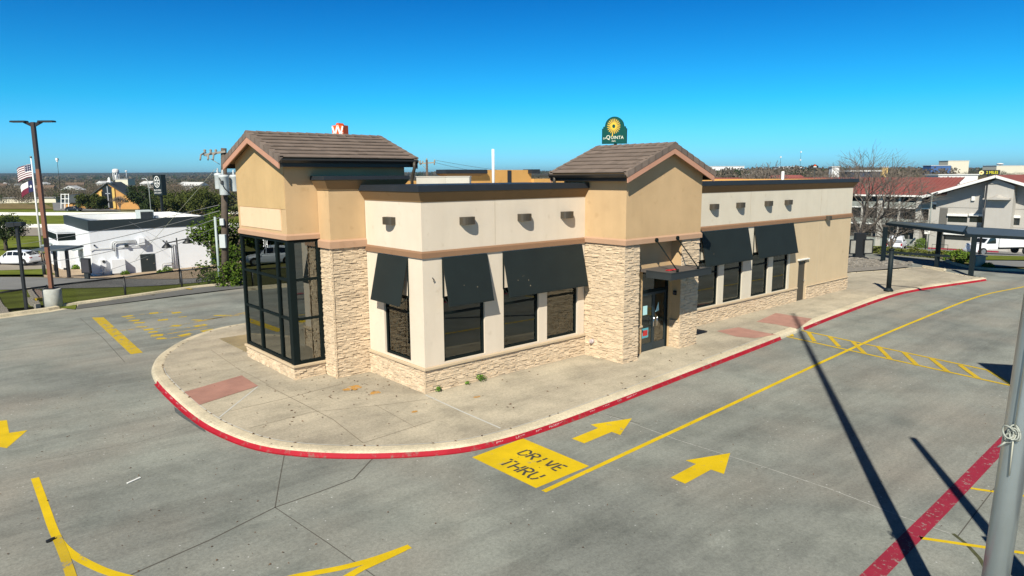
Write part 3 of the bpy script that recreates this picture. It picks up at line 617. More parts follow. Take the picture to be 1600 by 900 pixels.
k = [ys[0]+.2]+ys[1:3]+[ys[3]-.14]
for (za, zb) in ((.57,1.87),(1.945,3.12),(3.195,4.32)):
    for i in range(3):
        mb = MB(); a = k[i]+(.06 if i else 0); b = k[i+1]-(.06 if i < 2 else 0); mb.box(XB+.045,XB+.055,a,b,za,zb); part(mb, 'pane', M_glass_bay, None, bayw)
    mb = MB(); mb.box(XB+.2,-1.33,Y1+.045,Y1+.055,za,zb); part(mb, 'pane', M_glass_bay, None, bayw)
    mb = MB(); mb.box(XB+.12,1.8,Y2-.06,Y2-.05,za,zb); part(mb, 'pane', M_glass_bay, None, bayw)
mb = MB(); put_text(mb, '314', (-2.26,5.71,4.19), (0,-1,0), (0,0,1), .34, 0, .8, lift=.004); part(mb, 'street_number', M_white, 'white number 314 on the top glass pane', bayw)
mb = MB(); band_prof(mb, XB, -1.22, Y1, Y2, BT, 4.60, .06, 'fl'); band_prof(mb, -1.22, 2.0, Y1+.01, Y2, BT, 4.60, 0, ''); part(mb, 'band', M_pinkband)
RS, RZ, RY = .351, 7.70, 5.94          # roof slope, ridge of the deck, ridge line
gz = lambda d: RZ-.13-RS*d
mb = MB(); mb.prism([(XB,Y1,4.59),(XB,Y2,4.59),(XB,Y2,gz(1.99)),(XB,RY,gz(0)),(XB,Y1,gz(1.99))], (2.26+2.0,0,0)); part(mb, 'wall', [M_tan], 'tan stucco upper body of the bay tower')
mb = MB(); mb.prism([(XB-.012,Y1+.02,5.36),(XB-.012,Y2-.02,5.36),(XB-.012,Y2-.02,gz(1.97)-.02),(XB-.012,RY,gz(0)-.02),(XB-.012,Y1+.02,gz(1.97)-.02)], (.012,0,0)); part(mb, 'gable_panel', M_tan_panel, 'mottled ochre stucco of the bay gable')
mb = MB(); mb.box(XB-.016,XB,4.34,7.72,4.69,5.345); part(mb, 'sign_patch', M_peach, 'pale peach patch where a wall sign was taken down')
# entry tower
EX0, EX1, EY, ER = 6.78, 11.04, -1.83, 8.91
RB = -1.33
mb = MB(); mb.box(EX0+.05,7.54,EY+.05,RB,0,4.02); mb.box(EX0+.05,7.0,RB,1.0,0,4.02); part(mb, 'pier_core', M_cap)
mb = MB(); stones(mb, (EX0+.01,EY+.05,0), (1,0,0), (0,-1,0), .77, 0, 4.03, (1,0)); stones(mb, (7.53,EY+.05,0), (0,1,0), (1,0,0), .45, 0, 4.03); stones(mb, (EX0+.05,0.0,0), (0,-1,0), (-1,0,0), 1.79, 0, 4.03, (0,1)); part(mb, 'stone_pier', M_stone, 'wide stone pier left of the entrance')
mb = MB(); mb.box(10.02,10.99,EY+.05,RB,0,4.02); mb.box(10.7,10.99,RB,0,0,4.02); part(mb, 'pier_core', M_tan)
mb = MB(); stones(mb, (9.98,EY+.05,0), (1,0,0), (0,-1,0), 1.06, 0, 4.03, (1,1)); stones(mb, (10.02,RB,0), (0,-1,0), (-1,0,0), .48, 0, .98, (0,1)); part(mb, 'stone_pier', M_stone, 'narrow stone pier right of the entrance')
mb = MB(); mb.bbox(9.955,10.02,EY+.1,RB,.98,1.04,.01); part(mb, 'sill', M_cap); mb = MB(); mb.bbox(7.6,8.36,RB-.06,RB,.98,1.04,.01); part(mb, 'sill', M_cap)
mb = MB(); wall_y(mb, RB, 7.54, 10.02, 0, 4.03, [(8.36,9.97,0,2.95)]); part(mb, 'wall', M_tan, 'tan recessed wall over the entrance')
mb = MB(); band_prof(mb, EX0, EX1, EY, 0.9, 4.035, 4.24, .05, 'flr'); part(mb, 'band', M_pinkband)
RS2, RZ2 = .39, 7.33
g2 = lambda d: RZ2-.13-RS2*d
mb = MB(); mb.prism([(EX1,EY,4.235),(EX0,EY,4.235),(EX0,EY,g2(2.13)),(ER,EY,g2(0)),(EX1,EY,g2(2.13))][::-1], (0,1.02-EY,0)); part(mb, 'wall', M_tan, 'tan gabled stucco body of the entry tower')
# tile roofs
trnd = random.Random(3)
def tiled_roof(axis, a0, a1, c, zr, slope, hw, label):
    # gable roof: ridge along `axis` from a0 to a1 at cross coordinate c, deck ridge height zr
    P = (lambda s, t, z: (s, c+t, z)) if axis == 'x' else (lambda s, t, z: (c+t, s, z))
    def hx(mb, p, m=0):
        if axis == 'y': p = [p[i] for i in (1,0,3,2,5,4,7,6)]
        mb.hexa(p, m)
    mb = MB(); n = 7
    for sg in (1,-1):
        e = hw/n
        for i in range(n):
            t0, t1 = i*e, (i+1)*e+.02
            s = a0+.02-trnd.uniform(0,.3)*(i % 2)
            while s < a1-.02:
                w = .33; s0, s1 = max(s, a0+.02), min(s+w-.008, a1-.02); s += w
                if s1-s0 < .04: continue
                j = trnd.uniform(-.006,.006)
                zu0 = zr-slope*t0+.004; zd0 = zr-slope*t1+.054; th = .03
                q = [(s0,sg*t1,zd0),(s1,sg*t1,zd0+j),(s1,sg*t0,zu0),(s0,sg*t0,zu0)]
                q = [P(*k) for k in q]; q2 = [(k[0],k[1],k[2]+th) for k in q]
                pp = q+q2
                if sg < 0 and axis == 'x' or sg > 0 and axis == 'y': hx2 = pp
                else: hx2 = [pp[k] for k in (1,0,3,2,5,4,7,6)]
                mb.hexa(hx2)
            for s0, s1 in ((a0-.035,a0+.13),(a1-.13,a1+.035)):    # rake tiles turned down over the barge board
                za, zb = zr-slope*t0+.075, zr-slope*t1+.095
                q = [P(s0,sg*t1,zb-.20),P(s1,sg*t1,zb-.04),P(s1,sg*t0,za-.04),P(s0,sg*t0,za-.18),P(s0,sg*t1,zb),P(s1,sg*t1,zb),P(s1,sg*t0,za),P(s0,sg*t0,za)]
                mb.hexa(q if sg < 0 else [q[k] for k in (1,0,3,2,5,4,7,6)])
    s = a0-.04
    while s < a1:
        e = min(s+.36, a1+.04)
        for sg in (1,-1):
            z0 = zr+.075; q = [P(s,0,z0),P(e,0,z0-.02),P(e,sg*.15,z0-.02-slope*.15),P(s,sg*.15,z0-slope*.15)]; q2 = [(k[0],k[1],k[2]+.035) for k in q]
            pp = q+q2; mb.hexa(pp if (sg > 0) == (axis == 'x') else [pp[k] for k in (3,2,1,0,7,6,5,4)])
        s += .34
    roof = part(mb, 'tiled_roof', M_tile, label)
    mb = MB()
    for sg in (1,-1):
        q = [P(a0,0,zr-.11),P(a1,0,zr-.11),P(a1,sg*hw,zr-.11-slope*hw),P(a0,sg*hw,zr-.11-slope*hw)]; q2 = [(k[0],k[1],k[2]+.11) for k in q]; mb.hexa(q+q2)
    part(mb, 'soffit', M_soffit, None, roof)
    for s0 in (a0-.022, a1-.016):
        for sg in (1,-1):
            mb = MB(); q = [P(s0,0,zr-.29),P(s0+.038,0,zr-.29),P(s0+.038,sg*(hw-.02),zr-.29-slope*hw),P(s0,sg*(hw-.02),zr-.29-slope*hw)]; q2 = [(k[0],k[1],k[2]+.26) for k in q]; mb.hexa(q+q2); part(mb, 'fascia', M_fascia, None, roof)
    for sg in (1,-1):
        mb = MB(); ze = zr-slope*hw; t = sg*hw
        pr = [(t-sg*.03,ze-.12),(t+sg*.07,ze-.12),(t+sg*.12,ze-.05),(t+sg*.12,ze+.0),(t+sg*.10,ze+.0),(t+sg*.09,ze-.04),(t-sg*.03,ze-.04)]
        pts = [P(a0+.03,a,b) for a, b in pr]; d = P(a1-.03,0,0); d0 = P(a0+.03,0,0); mb.prism(pts, (d[0]-d0[0],d[1]-d0[1],0)); part(mb, 'gutter', M_gutter, None, roof)
        mb = MB(); mb.box(*( (a0+.05,a1-.05,c+min(t-sg*.06,t-sg*.03),c+max(t-sg*.06,t-sg*.03)) if axis == 'x' else (c+min(t-sg*.06,t-sg*.03),c+max(t-sg*.06,t-sg*.03),a0+.05,a1-.05) ), ze-.24, ze-.02); part(mb, 'eave_board', M_gutter, None, roof)
    return roof
r1 = tiled_roof('x', XB-.28, 2.30, RY, RZ, RS, 2.36, 'brown concrete tile roof of the bay tower')
r2 = tiled_roof('y', EY-.28, 1.40, ER, RZ2, RS2, 2.46, 'brown concrete tile roof of the entry tower')
for rr, (x, y, z) in ((r1, (2.12,3.5,6.72)), (r2, (6.42,1.15,6.22))):
    mb = MB(); mb.tube([(x,y,z+.1),(x,y,z-.12),(x+.02,y+.12,z-.3),(x+.02,y+.2,z-.5),(x+.02,y+.2,z-.9)], .055, 8); part(mb, 'downspout', M_bronze, None, rr)
# windows
def window_y(x0, x1, z0, z1, y, m=M_glass):
    mb = MB(); f = .075; yy = y+.06
    mb.bbox(x0,x0+f,yy,yy+.10,z0,z1,.008); mb.bbox(x1-f,x1,yy,yy+.10,z0,z1,.008); mb.box(x0+f,x1-f,yy,yy+.10,z0,z0+f); mb.box(x0+f,x1-f,yy,yy+.10,z1-f,z1)
    zm = z0+1.42; mb.box(x0+f,x1-f,yy,yy+.10,zm,zm+.06); mb.box(x1-f-.07,x1-f-.045,yy+.1,yy+.104,z0+f,zm)
    w = part(mb, 'window', M_frame)
    for a, b in ((z0+f,zm),(zm+.06,z1-f)):
        mb = MB(); mb.box(x0+f,x1-f,yy+.045,yy+.055,a,b); part(mb, 'pane', m, None, w)
    mb = MB(); mb.box(x1-f-.12,x1-f-.05,yy+.16,yy+.2,z0+f,z1-f); part(mb, 'blind_edge', M_white, None, w)
for a, b in WIN_F: window_y(a, b, .83, 2.82, 0)
for a, b in WIN_W: window_y(a, b, .75, 2.80, 0)
mb = MB(); f = .075; xx = .06; y0, y1, z0, z1 = .75, 2.22, .83, 2.82
mb.bbox(xx,xx+.1,y0,y0+f,z0,z1,.008); mb.bbox(xx,xx+.1,y1-f,y1,z0,z1,.008); mb.box(xx,xx+.1,y0+f,y1-f,z0,z0+f); mb.box(xx,xx+.1,y0+f,y1-f,z1-f,z1); mb.box(xx,xx+.1,y0+f,y1-f,2.25,2.31)
w = part(mb, 'window', M_frame)
for a, b in ((z0+f,2.25),(2.31,z1-f)): mb = MB(); mb.box(xx+.045,xx+.055,y0+f,y1-f,a,b); part(mb, 'pane', M_glass, None, w)
# awnings: flat steel panels hung off the wall on side struts
def awning_y(x0, x1, zt, zb, d):
    mb = MB(); t = .03
    mb.hexa([(x0,-d,zb),(x1,-d,zb),(x1,-d+t,zb-.01),(x0,-d+t,zb-.01),(x0,-.012-t,zt),(x1,-.012-t,zt),(x1,-.012,zt),(x0,-.012,zt)])
    mb.bar((x0+.01,-d-.004,zb+.02),(x1-.01,-d-.004,zb+.02),.03,.03)
    a = part(mb, 'awning', M_awning)
    for x in (x0+.02, x1-.02): mb = MB(); mb.bar((x,-.02,zt-.02),(x,-.02,zt-1.18),.035,.035); mb.bar((x,-.02,zt-1.16),(x,-d+.03,zb+.06),.02,.02); part(mb, 'awning_strut', M_frame, None, a)
    mb = MB()
    for q in range(int((x1-x0)*3)):
        u = srnd.uniform(.1,.9); v = srnd.uniform(.2,.85); x = x0+(x1-x0)*u; y = -d+(d-.03)*v-.004; z = zb+(zt-zb)*v; s = srnd.uniform(.008,.018)
        mb.hexa([(x-s,y-.002,z-2*s),(x+s,y-.002,z-2*s),(x+s,y+.004,z-2*s),(x-s,y+.004,z-2*s),(x-s,y-.002+.5*s,z+2*s),(x+s,y-.002+.5*s,z+2*s),(x+s,y+.006+.5*s,z+2*s),(x-s,y+.006+.5*s,z+2*s)])
    part(mb, 'awning_chips', M_cap, None, a)
for a in ((.67,2.36),(3.0,6.6),(13.77,17.43),(17.98,21.58)): awning_y(*a, 3.97, 2.55, .36)
mb = MB(); d, t = .36, .03; y0, y1, zt, zb = .73, 2.41, 3.97, 2.55
mb.hexa([(-d,y0,zb),(-d+t,y0,zb-.01),(-d+t,y1,zb-.01),(-d,y1,zb),(-.012-t,y0,zt),(-.012,y0,zt),(-.012,y1,zt),(-.012-t,y1,zt)]); a = part(mb, 'awning', M_awning)
for y in (y0+.02, y1-.02): mb = MB(); mb.bar((-.02,y,zt-.02),(-.02,y,zt-1.18),.035,.035); mb.bar((-.02,y,zt-1.16),(-d+.03,y,zb+.06),.02,.02); part(mb, 'awning_strut', M_frame, None, a)
# wall lights
def light_y(x, z, w=.5):
    mb = MB(); p = []
    for k in range(9): q = math.pi*k/8; p.append((x-w/2*math.cos(q), -.24*math.sin(q)**.6 if 0 < k < 8 else 0, z-.11))
    mb.prism(p, (0,0,.22)); return part(mb, 'wall_light', M_bronze)
for x in (1.6,3.9,5.83): light_y(x, 5.02)
for x in (14.62,16.66,19.05,20.89): light_y(x, 5.0)
light_y(25.15, 4.06, .42)
mb = MB(); p = []
for k in range(9): q = math.pi*k/8; p.append((-.24*math.sin(q)**.6 if 0 < k < 8 else 0, 1.62+.25*math.cos(q), 4.91))
mb.prism(p, (0,0,.22)); part(mb, 'wall_light', M_bronze)
# entrance doors
DX0, DX1, DM = 8.36, 9.97, 9.165; DY = RB+.08
mb = MB(); mb.box(DX0,DX0+.07,DY,DY+.12,0,2.95); mb.box(DX1-.07,DX1,DY,DY+.12,0,2.95); mb.box(DX0+.07,DX1-.07,DY,DY+.12,2.15,2.25); mb.box(DX0+.07,DX1-.07,DY,DY+.12,2.87,2.95); fr = part(mb, 'door_frame', M_frame)
mb = MB(); mb.box(DX0+.07,DX1-.07,DY+.05,DY+.06,2.25,2.87); part(mb, 'pane', M_glass, None, fr)
M_doorblue = mat('door_frame_paint', (.014,.03,.04), .35, .1)
for x0, x1, hx in ((DX0+.075,DM-.004,DM-.1),(DM+.004,DX1-.075,DM+.1)):
    mb = MB(); mb.box(x0,x0+.07,DY+.03,DY+.08,.02,2.14); mb.box(x1-.07,x1,DY+.03,DY+.08,.02,2.14); mb.box(x0+.07,x1-.07,DY+.03,DY+.08,.02,.28); mb.box(x0+.07,x1-.07,DY+.03,DY+.08,2.06,2.14)
    dr = part(mb, 'entrance_door', M_doorblue)
    mb = MB(); mb.box(x0+.07,x1-.07,DY+.05,DY+.06,.28,2.06); part(mb, 'pane', M_doorglass, None, dr)
    mb = MB(); mb.tube([(hx,DY+.03,.90),(hx,DY-.06,.90),(hx,DY-.06,1.22),(hx,DY+.03,1.22)], .016, 8); part(mb, 'handle', M_chrome, None, dr)
    mb = MB()
    if hx < DM:
        mb.box(x0+.14,x0+.38,DY+.044,DY+.048,1.35,1.68); part(mb, 'notice_sunpatch', flat('pale_blue_paper_sunpatch', (.45,.75,.78), .8), None, dr)
        mb = MB(); mb.box(x0+.10,x0+.47,DY+.043,DY+.048,.50,.86); part(mb, 'notice_card', flat('teal_card', (.10,.35,.42), .7), None, dr)
        mb = MB(); mb.box(x0+.15,x0+.42,DY+.039,DY+.0425,.58,.78); part(mb, 'red_label', flat('red_card', (.5,.03,.03), .7), None, dr)
    else:
        mb.poly([(x0+.12,DY+.046,1.38),(x0+.34,DY+.046,1.42),(x0+.30,DY+.046,1.74)]); part(mb, 'notice_sunpatch', flat('pale_blue_paper_sunpatch', (.45,.75,.78), .8), None, dr)  # this triangle is a sunlit patch in the door glass, painted as colour
# door canopy with two hanger rods
mb = MB(); CX0, CX1, CY0 = 7.90, 10.25, -2.87
mb.box(CX0,CX1,CY0,CY0+.06,2.86,3.10); mb.box(CX0,CX0+.06,CY0+.06,EY+.0,2.86,3.10); mb.box(CX1-.06,CX1,CY0+.06,EY+.0,2.86,3.10); cn = part(mb, 'door_canopy', M_darkgrey)
mb = MB(); mb.box(CX0+.06,CX1-.06,CY0+.06,EY+.48,3.02,3.075); mb.box(CX0+.06,CX1-.06,CY0+.06,EY,2.88,2.90); part(mb, 'canopy_deck', mat('canopy_top', (.105,.09,.08), .7, .15), None, cn)
mb = MB(); mb.box(CX0-.012,CX1+.012,CY0-.012,CY0-.0,3.08,3.115); mb.box(CX0-.012,CX0,CY0,EY,3.08,3.115); part(mb, 'canopy_trim', M_white if False else M_darkgrey, None, cn)
for x in (8.36, 9.56):
    mb = MB(); mb.tube([(x-.02,EY-.06,4.12),(x,-2.78,3.14)], .022, 8); mb.tube([(x-.02,EY-.05,4.12),(x-.02,EY-.10,4.12)], .075, 12); mb.tube([(x,-2.78,3.10),(x,-2.78,3.20)], .045, 10); part(mb, 'hanger_rod', M_frame, None, cn)
mb = MB(); n = 16
for i in range(n):
    for j in range(4): mb.v.append((8.45+.5*i/n+.015*math.sin(j*2+i), -2.38+.05*j+.03*math.sin(i*.9), 3.085+.03*abs(math.sin(i*1.3+j))))
for i in range(n-1):
    for j in range(3): mb.f.append((i*4+j,(i+1)*4+j,(i+1)*4+j+1,i*4+j+1)); mb.m.append(0); mb.sm.append(True)
o = mb.build('red_cloth', M_redcloth); tag(o, 'crumpled red cloth strip lying on the black door canopy', 'cloth')
md = o.modifiers.new('thick', 'SOLIDIFY'); md.thickness = .012
# small fittings
mb = MB(); mb.tube([(EX0+.05,-.42,.56),(EX0-.09,-.42,.56)], .075, 12); mb.tube([(EX0-.09,-.42,.56),(EX0-.13,-.42,.56)], .05, 12); part(mb, 'hose_bib', flat('pinkish_cap', (.5,.42,.42), .5))
mb = MB(); mb.box(9.93,9.98,-1.62,-1.5,1.98,2.14); mb.tube([(9.93,-1.56,2.06),(9.84,-1.60,2.06)], .05, 10); part(mb, 'door_camera', M_black)
# service door
mb = MB(); mb.box(22.42,23.15,.05,.10,.0,2.0); sd = part(mb, 'service_door', mat('brown_steel_door', (.06,.05,.035), .5, .1))
mb = MB(); mb.box(22.35,22.42,.01,.12,0,2.07); mb.box(23.15,23.22,.01,.12,0,2.07); mb.box(22.42,23.15,.01,.12,2.0,2.07); part(mb, 'door_frame', M_cap, None, sd)
mb = MB(); mb.box(22.25,23.32,-.12,0,2.08,2.13); part(mb, 'drip_cap', M_white, None, sd)
mb = MB(); mb.tube([(23.05,.05,1.0),(23.05,-.02,1.0)], .03, 8); part(mb, 'handle', M_chrome, None, sd)
# conduit peeking inside the end window, roof pipes
mb = MB(); mb.tube([(8.3,6.8,5.4),(8.3,6.8,7.46)], .06, 10); part(mb, 'vent_pipe', M_white, 'tall white vent pipe on the flat roof')
mb = MB(); mb.tube([(22.45,1.12,5.4),(22.45,1.12,6.46)], .07, 10); part(mb, 'vent_pipe', M_white, 'short white vent pipe over the long wing')
# rear tower and parapets seen across the roof
mb = MB(); mb.box(11.08,14.6,11.2,11.5,5.4,6.63); mb.box(9.05,11.08,11.2,11.8,5.4,6.38); part(mb, 'rear_parapet', M_orange, 'orange tan rear parapet across the flat roof')
cornice(9.1, 11.08, 11.25, 11.8, 6.30, 6.46, 6.64, .3, 'flr')
mb = MB(); mb.box(14.35,14.95,10.9,11.6,6.44,6.66); mb.box(12.9,13.15,11.17,11.2,5.5,6.6); part(mb, 'parapet_cap', M_coping)
mb = MB(); mb.box(14.6,22,11.0,11.2,5.4,6.16); part(mb, 'rear_parapet', M_orange)
# interior
mb = MB(); mb.box(-2.1,27.8,4.0,11.4,.005,.02); mb.box(.25,27.8,.25,4.0,.005,.02); mb.box(7.0,10.7,RB+.2,.25,.005,.02); part(mb, 'interior_floor', M_roomfloor)
mb = MB(); mb.box(.3,27.7,.3,11.4,3.35,3.4); mb.box(-2.1,.3,4.2,7.8,4.40,4.415); part(mb, 'interior_ceiling', M_room)
mb = MB(); mb.box(2.6,27.7,7.2,7.3,.02,3.35); mb.box(11.9,12.0,.3,7.2,.02,3.35); mb.box(2.5,2.6,4.4,7.3,.02,4.4); part(mb, 'interior_wall', M_room)
mb = MB()
for x, y in ((-.3,6.9),(.9,5.2),(1.7,6.6),(2.2,2.6),(5.4,2.8),(14.9,2.2),(20.6,2.4)): mb.box(x-.1,x+.1,y-.1,y+.1,.02,3.35)
part(mb, 'interior_post', M_white)
mb = MB(); mb.box(-1.2,.4,6.0,7.3,.02,.75); mb.box(8.3,9.9,1.5,1.62,.02,1.05); mb.box(20.2,21.0,1.6,1.7,.02,1.15); part(mb, 'counter', M_white)
mb = MB(); mb.box(XB+.3,XB+.33,5.4,7.4,1.55,1.9); part(mb, 'yellow_kerb_band', flat('yellow_kerb_tone', (.6,.40,.03), .6))  # added band standing in for yellow kerb lines seen through the glass
# rooftop units standing on the membrane
M_unit = mat('grey_beige_metal', (.50,.48,.43), .55, .05)
for nm, loc, rz, w, d, h, lb in (('rooftop_unit', (5.36,7.05,5.69), math.atan2(-.657,.754), 1.25, 1.2, 0, 'left beige rooftop air unit with a dark side panel'), ('rooftop_unit', (5.88,6.06,5.70), math.atan2(-.657,.754), .95, 1.1, 0, 'right beige rooftop air unit with a stepped lid')):
    t = thing(nm, lb, 'air unit', (loc[0],loc[1],5.42), rz)
    mb = MB(); mb.bbox(-w/2,w/2,-d/2,d/2,.12,.88,.015); mb.box(-w/2+.03,w/2-.03,-d/2+.03,d/2-.03,0,.12); mb.box(-w/2-.02,w/2+.02,-d/2-.02,d/2+.02,.88,.91); mb.build('casing', M_unit, t)
    mb = MB(); mb.box(-w/2-.006,-w/2,-d/2+.1,d/2-.1,.25,.8); mb.box(-w/2+.08,w/2-.08,-d/2-.006,-d/2,.5,.52); mb.build('side_panel', M_darkgrey, t)
for x, z0, z1 in ((2.72,4.22,5.6),(17.6,4.22,5.6),(24.4,4.22,5.6),(24.4,.75,3.98)):
    mb = MB(); mb.box(x-.008,x+.008,-.0025,.004,z0,z1); part(mb, 'control_joint', mat('control_joint_caulk', (.46,.38,.28), .9))  # wall joints as thin proud strips, darker than the stucco
mb = MB(); mb.bar((.33,-.0,3.42),(.36,-.05,3.36),.02,.02); mb.bar((.36,-.05,3.36),(.35,-.03,3.30),.02,.02); part(mb, 'wall_hook', M_black)
# weeds growing at the foot of the stone
def tuft(mb, n, h, r, rr):
    for i in range(n):
        a = rr.uniform(0,6.28); q = rr.uniform(0,r); x, y, z = q*math.cos(a), q*math.sin(a), rr.uniform(.02,h)
        b = rr.uniform(0,6.28); s = rr.uniform(.02,.045); mb.add([(x,y,z),(x+s*math.cos(b),y+s*math.sin(b),z+s*.6),(x+2*s*math.cos(b+.3),y+2*s*math.sin(b+.3),z+s*.2),(x+s*math.cos(b+.9),y+s*math.sin(b+.9),z-s*.2)], [(0,1,2,3)])
M_weed = leafmat('weed_leaf', (.06,.13,.02), (.11,.2,.03))
for (x, y, z), n, h, r, lb in (((0.39,-0.03,0.00),60,.14,.09,'small green weed at the foot of the stone corner'),((1.99,0.03,0.00),110,.2,.16,'larger green weed against the stone base under the windows'),((1.46,-0.04,0.00),40,.1,.08,'tiny weed between two bigger weeds at the stone base')):
    mb = MB(); tuft(mb, n, h, r, srnd); o = mb.build('weed', M_weed); o.location = (x, min(y,-.13), 0); tag(o, lb, 'weed')

# ---- plants --------------------------------------------------------------------------------
M_bark = mat('bark', (.085,.065,.05), .95, .25, 4, 30, .5)
M_barkgrey = mat('grey_bark', (.17,.145,.125), .95, .25, 4, 30, .5, 40)
M_oak = leafmat('oak_leaf', (.022,.034,.008), (.055,.066,.014))
M_oak2 = leafmat('dark_oak_leaf', (.012,.022,.008), (.03,.045,.014))
M_live = leafmat('live_oak_leaf', (.02,.042,.005), (.058,.095,.010))
M_hedge = leafmat('hedge_leaf', (.045,.085,.012), (.10,.16,.02))
M_scrub = leafmat('scrub_leaf', (.09,.075,.02), (.14,.13,.035))
def leaves(mb, c, r, n, s, rr, flat=.8):
    for i in range(n):
        d = Vector((rr.gauss(0,1), rr.gauss(0,1), rr.gauss(0,1))).normalized()*(rr.random()**.45)
        p = Vector(c)+Vector((d.x*r, d.y*r, d.z*r*flat)); a = Vector((rr.gauss(0,1), rr.gauss(0,1), rr.gauss(0,.7))).normalized(); b = a.orthogonal().normalized()
        k = s*rr.uniform(.6,1.3); mb.add([tuple(p-a*k), tuple(p+b*k*.55), tuple(p+a*k), tuple(p-b*k*.55)], [(0,1,2,3)])
def limbs(mb, base, h, r, n, spread, rr, fork=.35):
    b = Vector(base); top = b+Vector((rr.uniform(-.2,.2)*h*.3, rr.uniform(-.2,.2)*h*.3, h*fork)); mb.tube([b+Vector((0,0,-.3)), b+(top-b)*.5, top], [r*1.25,r,r*.85], 8); tips = []
    for i in range(n):
        a = 6.283*i/n+rr.uniform(-.4,.4); e = top+Vector((math.cos(a)*spread*rr.uniform(.5,.9), math.sin(a)*spread*rr.uniform(.5,.9), h*rr.uniform(.2,.5))); m = top+(e-top)*.5+Vector((0,0,-h*.03))
        mb.tube([top-Vector((0,0,r)), m, e], [r*.55,r*.35,r*.15], 6); tips += [m, e]
    return tips
def leafy_tree(name, label, loc, h, w, seed, m, dens=1.0, leaf=.16, group=None, fork=.3, low=.22, proto=None):
    rr = random.Random(seed); t = thing(name, label, 'tree', loc, 0, group)
    mb = MB(); tips = limbs(mb, (0,0,0), h, .045*h, 6, w*.42, rr, fork); mb.build('trunk', M_bark, t)
    mb = MB(); n = 26
    for i in range(n):
        a = rr.uniform(0,6.283); q = w*.5*math.sqrt(rr.random())*.86; z = rr.uniform(low, .86); rad = q/(w*.5)
        z = min(z, low+(.93-low)*math.sqrt(max(0,1-rad**2))); c = (q*math.cos(a), q*math.sin(a), z*h); r = w*rr.uniform(.12,.2)
        leaves(mb, c, r, int(120*dens), leaf, rr)
    for p in tips: leaves(mb, p, w*.13, int(40*dens), leaf, rr)
    mb.build('crown', m, t); note_kids(t); return t
def bush(name, label, loc, rx, ry, h, m, seed, n=900, leaf=.07, cat='bush', rotz=0, group=None):
    rr = random.Random(seed); mb = MB()
    for i in range(n):
        d = Vector((rr.gauss(0,1), rr.gauss(0,1), abs(rr.gauss(0,1)))).normalized()*(rr.random()**.25)*rr.uniform(.88,1.06)
        p = Vector((d.x*rx, d.y*ry, d.z*h)); a = Vector((rr.gauss(0,1), rr.gauss(0,1), rr.gauss(0,1))).normalized(); b = a.orthogonal().normalized(); k = leaf*rr.uniform(.6,1.3)
        mb.add([tuple(p-a*k), tuple(p+b*k*.6), tuple(p+a*k), tuple(p-b*k*.6)], [(0,1,2,3)])
    mb.lathe([(rx*.25,-.2),(rx*.2,h*.3)], 6)
    o = mb.build(name, m); o.location = loc; o.rotation_euler = (0,0,rotz); return tag(o, label, cat, group)
def hedge_row(name, label, pts, w, h, m, seed, dens=260, leaf=.08):
    rr = random.Random(seed); mb = MB()
    for a, b in zip(pts[:-1], pts[1:]):
        a, b = Vector(a), Vector(b); L = (b-a).length; u = (b-a)/L; v = Vector((-u.y,u.x,0))
        for i in range(int(L*dens)):
            s = rr.uniform(0,L); th = rr.uniform(-.3,math.pi+.3); q = rr.uniform(.8,1.08)*(1+.12*math.sin(s*3.1+seed)); p = a+u*s+v*(math.cos(th)*w*.5*q)+Vector((0,0,max(0,math.sin(th))*h*q+rr.uniform(-.1,.0)))
            d = Vector((rr.gauss(0,1), rr.gauss(0,1), rr.gauss(0,1))).normalized(); e = d.orthogonal().normalized(); k = leaf*rr.uniform(.6,1.3)
            mb.add([tuple(p-d*k), tuple(p+e*k*.6), tuple(p+d*k), tuple(p-e*k*.6)], [(0,1,2,3)])
    return tag(mb.build(name, m), label, 'hedge')
def bare_tree(name, label, loc, h, spread, seed, m, depth=6, r0=None, group=None, fork=.2, lean=(0,0), tilt=.5, minr=.008, cat='tree', w=None):
    rr = random.Random(seed); t = thing(name, label, cat, loc, 0, group); r0 = r0 or h*.022
    mt, mc = MB(), MB(); L0 = h*fork
    def grow(p, d, L, r, k):
        q = p+d*L; mid = p+d*L*.5+Vector((rr.uniform(-1,1),rr.uniform(-1,1),rr.uniform(-1,1)))*L*.06
        (mt if k >= depth-1 else mc).tube([p, mid, q], [r, r*.85, r*.72], 8 if k >= depth-1 else (5 if k > 2 else 3), caps=False)
        if k <= 0: return
        n = 3 if k > 1 else 3
        if k == depth: n = 5
        for i in range(n):
            a = 6.283*i/n+rr.uniform(-.6,.6); tl = tilt*rr.uniform(.5,1.25); o = d.orthogonal().normalized(); o2 = d.cross(o)
            nd = (d*math.cos(tl)+(o*math.cos(a)+o2*math.sin(a))*math.sin(tl)); nd = Vector((nd.x*spread, nd.y*spread, nd.z+.12)).normalized()
            grow(p+d*L*rr.uniform(.75,1.0), nd, L*rr.uniform(.68,.92), max(r*.6, minr), k-1)
    grow(Vector((0,0,-.2)), Vector((lean[0],lean[1],1)).normalized(), L0, r0, depth)
    A = np.array(mc.v); zs = h/A[:,2].max(); xs = (w or h)/np.percentile(np.abs(A[:,:2]), 99)/2
    for q in (mt, mc): q.v = [(x*(xs if z > L0*.5 else 1+(xs-1)*max(0,z)/(L0*.5)), y*(xs if z > L0*.5 else 1+(xs-1)*max(0,z)/(L0*.5)), z*zs) for x, y, z in q.v]
    mt.build('trunk', m, t); mc.build('crown', m, t); note_kids(t); return t
